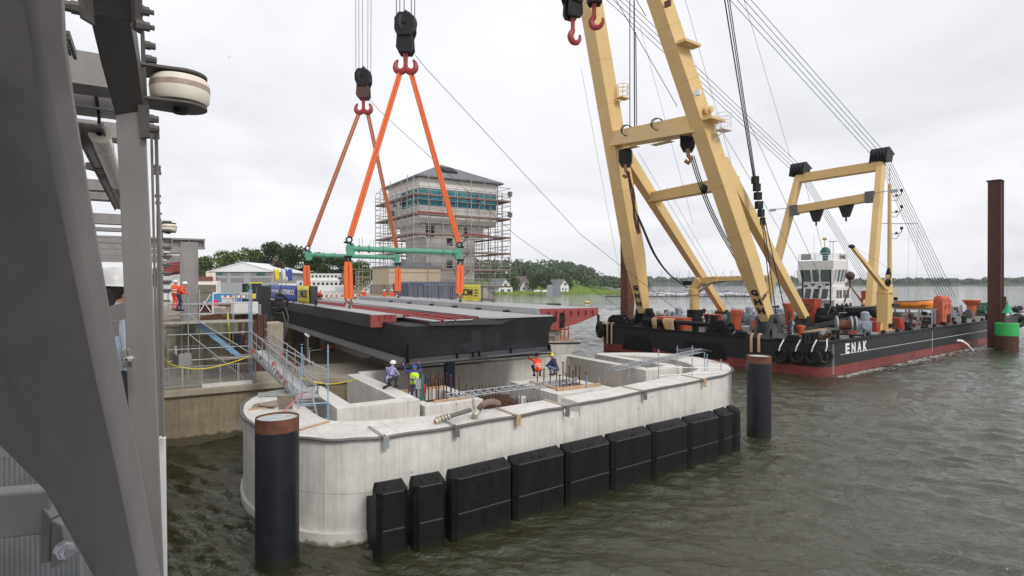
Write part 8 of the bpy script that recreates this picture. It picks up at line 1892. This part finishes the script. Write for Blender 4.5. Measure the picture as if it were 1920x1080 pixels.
def person(label, loc, rz, pose, top, legs, helmet=None, sc=1.0, hand=None, vest=None, harness=None, z0=None, hair=False, group=None, vox=.016):
    J = {k: V(v)*sc for k, v in POSES[pose].items()}; hand = hand or M_skin
    m = MB(); seg = []
    def cap(a, b, r1, r2, mi):
        n = 9; a, b = V(a), V(b); m.tube(a, b, r1*sc, r2*sc, n, True); m.ball(a, r1*sc, 9, 6); m.ball(b, r2*sc, 9, 6); seg.append((a, b, max(r1, r2)*sc, mi))
    pel, che, nek, hed = J['pel'], J['che'], J['nek'], J['hed']
    mid = (pel+che)/2
    cap(pel+V((-.07, 0, 0)), pel+V((.07, 0, 0)), .125, .125, 1); cap(pel, mid, .135, .13, 0); cap(mid+V((-.04, 0, 0)), che+V((-.07, 0, 0)), .125, .135, 0); cap(mid+V((.04, 0, 0)), che+V((.07, 0, 0)), .125, .135, 0)
    cap(J['ls'], J['rs'], .075, .075, 0); cap(che, nek, .10, .065, 0); cap(nek, hed-V((0, 0, .06)), .056, .056, 2)
    m.ball(tuple(hed+V((0, 0, .03))), .098*sc, 14, 10, (.86, 1.0, 1.18)); m.ball(tuple(hed+V((0, .035, -.045))), .062*sc, 10, 7, (.9, 1, 1)); m.ball(tuple(hed+V((0, .102, -.005))*1), .017*sc, 6, 5, (.8, 1.2, 1.3)); seg.append((hed-V((0, 0, .06)), hed+V((0, 0, .08)), .09*sc, 2))
    for s_ in (-1, 1): m.ball(tuple(hed+V((s_*.088, 0, .0))), .022*sc, 6, 5, (.5, 1, 1.5))
    for p in 'lr':
        s_ = -1 if p == 'l' else 1
        sh, el, ha, kn, ft = J[p+'s'], J[p+'e'], J[p+'h'], J[p+'k'], J[p+'f']
        cap(sh, el, .062, .050, 0); cap(el, ha, .048, .034, 0)
        d = (ha-el).normalized(); side = d.cross(V((0, 0, 1)));
        if side.length < .1: side = V((1, 0, 0))
        side.normalize(); pa = ha+d*.075*sc; cap(ha+d*.03, pa, .036, .036, 3); m.add([], [])
        for i in range(4):
            o = side*((i-1.5)*.020*sc); L_ = (.062, .075, .070, .055)[i]*sc; q1 = pa+o+d*L_*.5; q2 = q1+(d*.6-V((0, 0, .6))*.5+side*0)*L_*.6; m.tube(pa+o, q1, .0105*sc, .0100*sc, 6); m.tube(q1, q2, .0100*sc, .0085*sc, 6); m.ball(tuple(q2), .0085*sc, 6, 4)
        m.tube(ha+d*.03-side*.02*s_, pa-side*(.055*s_)*sc, .0125*sc, .0105*sc, 6); seg.append((pa, pa+d*.1*sc, .05*sc, 3))
        hip = pel+V((s_*.09*sc, 0, -.02)); cap(hip, kn, .092, .062, 1); cap(kn, ft+V((0, 0, .03)), .060, .045, 1)
        toe = ft+V((s_*.02, .17*sc, -.03)); cap(ft+V((0, -.04, -.02)), toe, .052, .046, 4)
    raw = m.mesh('person_raw', M_skin, smooth=False); ob = bpy.data.objects.new('person_raw', raw); col.objects.link(ob)
    rm = ob.modifiers.new('r', 'REMESH'); rm.mode = 'VOXEL'; rm.voxel_size = vox
    sm = ob.modifiers.new('s', 'SMOOTH'); sm.factor = .5; sm.iterations = 2
    dg = bpy.context.evaluated_depsgraph_get(); dg.update(); me = bpy.data.meshes.new_from_object(ob.evaluated_get(dg)); bpy.data.objects.remove(ob)
    me.name = 'person_body'; me.materials.clear()
    for mm in (top, legs, M_skin, hand, M_boot): me.materials.append(mm)
    idx = []
    for f in me.polygons:
        c = f.center; best = 9; bi = 0
        for a, b, r, mi in seg:
            ab = b-a; t_ = max(0, min(1, (c-a).dot(ab)/max(1e-9, ab.length_squared))); dd = (c-(a+ab*t_)).length-r
            if dd < best: best = dd; bi = mi
        idx.append(bi)
    me.polygons.foreach_set('material_index', idx); me.polygons.foreach_set('use_smooth', [True]*len(me.polygons))
    root = bpy.data.objects.new('person', me); col.objects.link(root); root.location = loc; root.rotation_euler = (0, 0, rz); tag(root, label, 'person', group=group)
    m = MB()
    for s_ in (-1, 1): m.ball(tuple(hed+V((s_*.034, .092, .028))*1), .011, 6, 5)
    m.build('eyes', M_black, root); m = MB(); m.box(hed.x, hed.y+.098, hed.z-.055, .045, .008, .01); m.build('mouth', M_ored, root)
    if hair:
        m = MB(); m.ball(tuple(hed+V((0, -.02, .05))), .112*sc, 14, 9, (1, 1, 1.05)); m.path([hed+V((0, -.07, .02)), hed+V((0, -.12, -.12)), hed+V((0, -.11, -.28))], [.09, .08, .03], 9); m.build('hair', M_hair, root)
    if helmet:
        m = MB(); k = hed+V((0, -.005, .055)); prof = [(.150, -.012), (.133, 0), (.131, .04), (.112, .09), (.07, .122), (.01, .132)]; m.lathe([(a*sc, b*sc) for a, b in prof], k, (0, .05, 1), 18); m.box(k.x, k.y+.14*sc, k.z-.012, .13, .07, .012); m.tube(k+V((0, -.09, .11)), k+V((0, .09, .115)), .014, n=6); m.build('helmet', helmet, root)
    if vest:
        m = MB(); up = (che-pel).normalized(); P = []; n = 18; rr = [(.165, -.05), (.172, .12), (.178, .26), (.185, .38), (.17, .46), (.12, .52)]
        fw = V((1, 0, 0)).cross(up).normalized(); fw = -fw if fw.y < 0 else fw
        for r, h in rr:
            for j in range(n): a = 2*PI*j/n; P.append(pel+up*h*sc*1.0+V((1, 0, 0))*(r*1.22*sc*math.cos(a))+fw*(r*.95*sc*math.sin(a)))
        m.add(P, [(i*n+j, i*n+(j+1) % n, (i+1)*n+(j+1) % n, (i+1)*n+j) for i in range(len(rr)-1) for j in range(n)]); o = m.build('vest', vest, root); s_ = o.modifiers.new('s', 'SOLIDIFY'); s_.thickness = .012
        m = MB()
        for h in (.10, .24): 
            P = [pel+up*h*sc+V((1, 0, 0))*(.19*1.2*sc*math.cos(2*PI*j/n))+fw*(.19*.95*sc*math.sin(2*PI*j/n)) for j in range(n)]; Q = [p+up*.05 for p in P]; m.add(P+Q, [(j, (j+1) % n, n+(j+1) % n, n+j) for j in range(n)])
        m.build('reflective_band', M_refl, o)
    if harness:
        m = MB(); up = (che-pel).normalized(); fw = V((1, 0, 0)).cross(up).normalized(); fw = -fw if fw.y < 0 else fw; r_ = .20 if vest else .165
        for s_ in (-1, 1):
            for f_ in (-1, 1): m.path([pel+up*.1*sc+V((s_*.16, 0, 0))+fw*f_*r_*.7, pel+up*.3*sc+V((s_*.05, 0, 0))+fw*f_*(r_*.95), che+V((s_*.10, 0, .11))+fw*f_*.09], .017, 5)
        n = 16; m.path([pel+up*.20*sc+V((1, 0, 0))*(r_*1.15*math.cos(2*PI*j/n))+fw*(r_*1.0*math.sin(2*PI*j/n)) for j in range(n+1)], .018, 5)
        m.build('harness', harness, root)
    return root
p = G(729, 729, 3.65); person('person in a lilac hoodie, dark harness and white helmet kneeling on the left wall top', p, R(-25), 'kneel', C_lilac, C_dark, M_helw, harness=M_strap, sc=1.14)
p = G(777, 757, 2.72); person('person in a lime vest and blue helmet, both arms raised to the bridge leaf', (p.x, p.y, 2.75), R(6), 'reach', C_blue, C_blue, M_helb, hand=M_glove, vest=C_lime, harness=M_strap, sc=1.08)
p = G(1008, 706, 3.3); person('person in orange with a blue helmet squatting on the right block, one hand raised', p, R(18), 'squat_reach', C_orange, C_navy, M_helb, vest=C_orange, sc=1.14)
p = G(1040, 704, 3.3); person('person in a dark jacket and yellow helmet squatting beside the bars on the right block', p, R(60), 'squat', C_navy, C_jean, M_hely, sc=1.14)
p = W(328, 592, 34); person('person in orange workwear and white helmet standing by the bridge edge, left one', (p.x, p.y, 7.3), R(-20), 'stand', C_orange, C_orange, M_helw, vest=C_orange)
p = W(337, 596, 33); person('person in orange workwear with navy harness leaning forward, right one at the portal column', (p.x, p.y, 7.3), R(-70), 'lean', C_orange, C_navy, M_helw, harness=M_strap)
p = W(445, 672, 36); person('person in dark clothing and white helmet on the stair by the brown sheet piling', (p.x, p.y, p.z), R(-60), 'lean', C_navy, C_dark, M_helw)
p = W(598, 566, 63); person('person in orange jacket and white helmet kneeling on the deck right of the yellow banner', (p.x, p.y, 7.0), R(-100), 'squat', C_orange, C_navy, M_helw, sc=1.0)
p = W(721, 557, 66); person('person in orange workwear behind the left mesh railing, left of the far sling', (p.x, p.y, 6.3), R(150), 'stand', C_orange, C_orange, M_helw)
p = W(735, 557, 67); person('person in orange workwear behind the mesh railing next to the far upright sling', (p.x, p.y, 6.3), R(200), 'stand', C_orange, C_orange, M_helw)
p = W(684, 560, 68); person('person in red orange jacket standing left of the mesh railing', (p.x, p.y, 6.3), R(150), 'lean', C_orange, C_navy, M_helw)
p = W(206, 600, 4.2); person('bystander with dark hair, white helmet and pale blue shirt standing behind the brace', (p.x, p.y, 7.3), R(-20), 'stand', C_pale, C_dark, M_helw, sc=1.0, hair=True, hand=mat('teal_glove', (.05, .35, .33), .7), vox=.012)
p = W(192, 600, 4.6); person('second bystander with white helmet further left, almost hidden by the dark brace', (p.x, p.y, 7.3), R(-30), 'stand', C_pale, C_dark, M_helw, sc=1.0, hair=True)

# ------------------------------------------------------------------ thin lake haze
hm = bpy.data.materials.new('haze'); hm.use_nodes = True; nt = hm.node_tree; nt.nodes.clear()
ho = nn(nt, 'ShaderNodeOutputMaterial'); hv = nn(nt, 'ShaderNodeVolumePrincipled'); hv.inputs['Color'].default_value = (.93, .95, 1, 1); hv.inputs['Density'].default_value = .00013; hv.inputs['Anisotropy'].default_value = .2
nt.links.new(hv.outputs[0], ho.inputs['Volume'])
m = MB(); m.box(0, 950, -3.5, 5000, 3200, 100); o = m.build('haze', hm, smooth=False); o['kind'] = 'stuff'; tag(o, 'thin pale haze over the lake', 'haze')
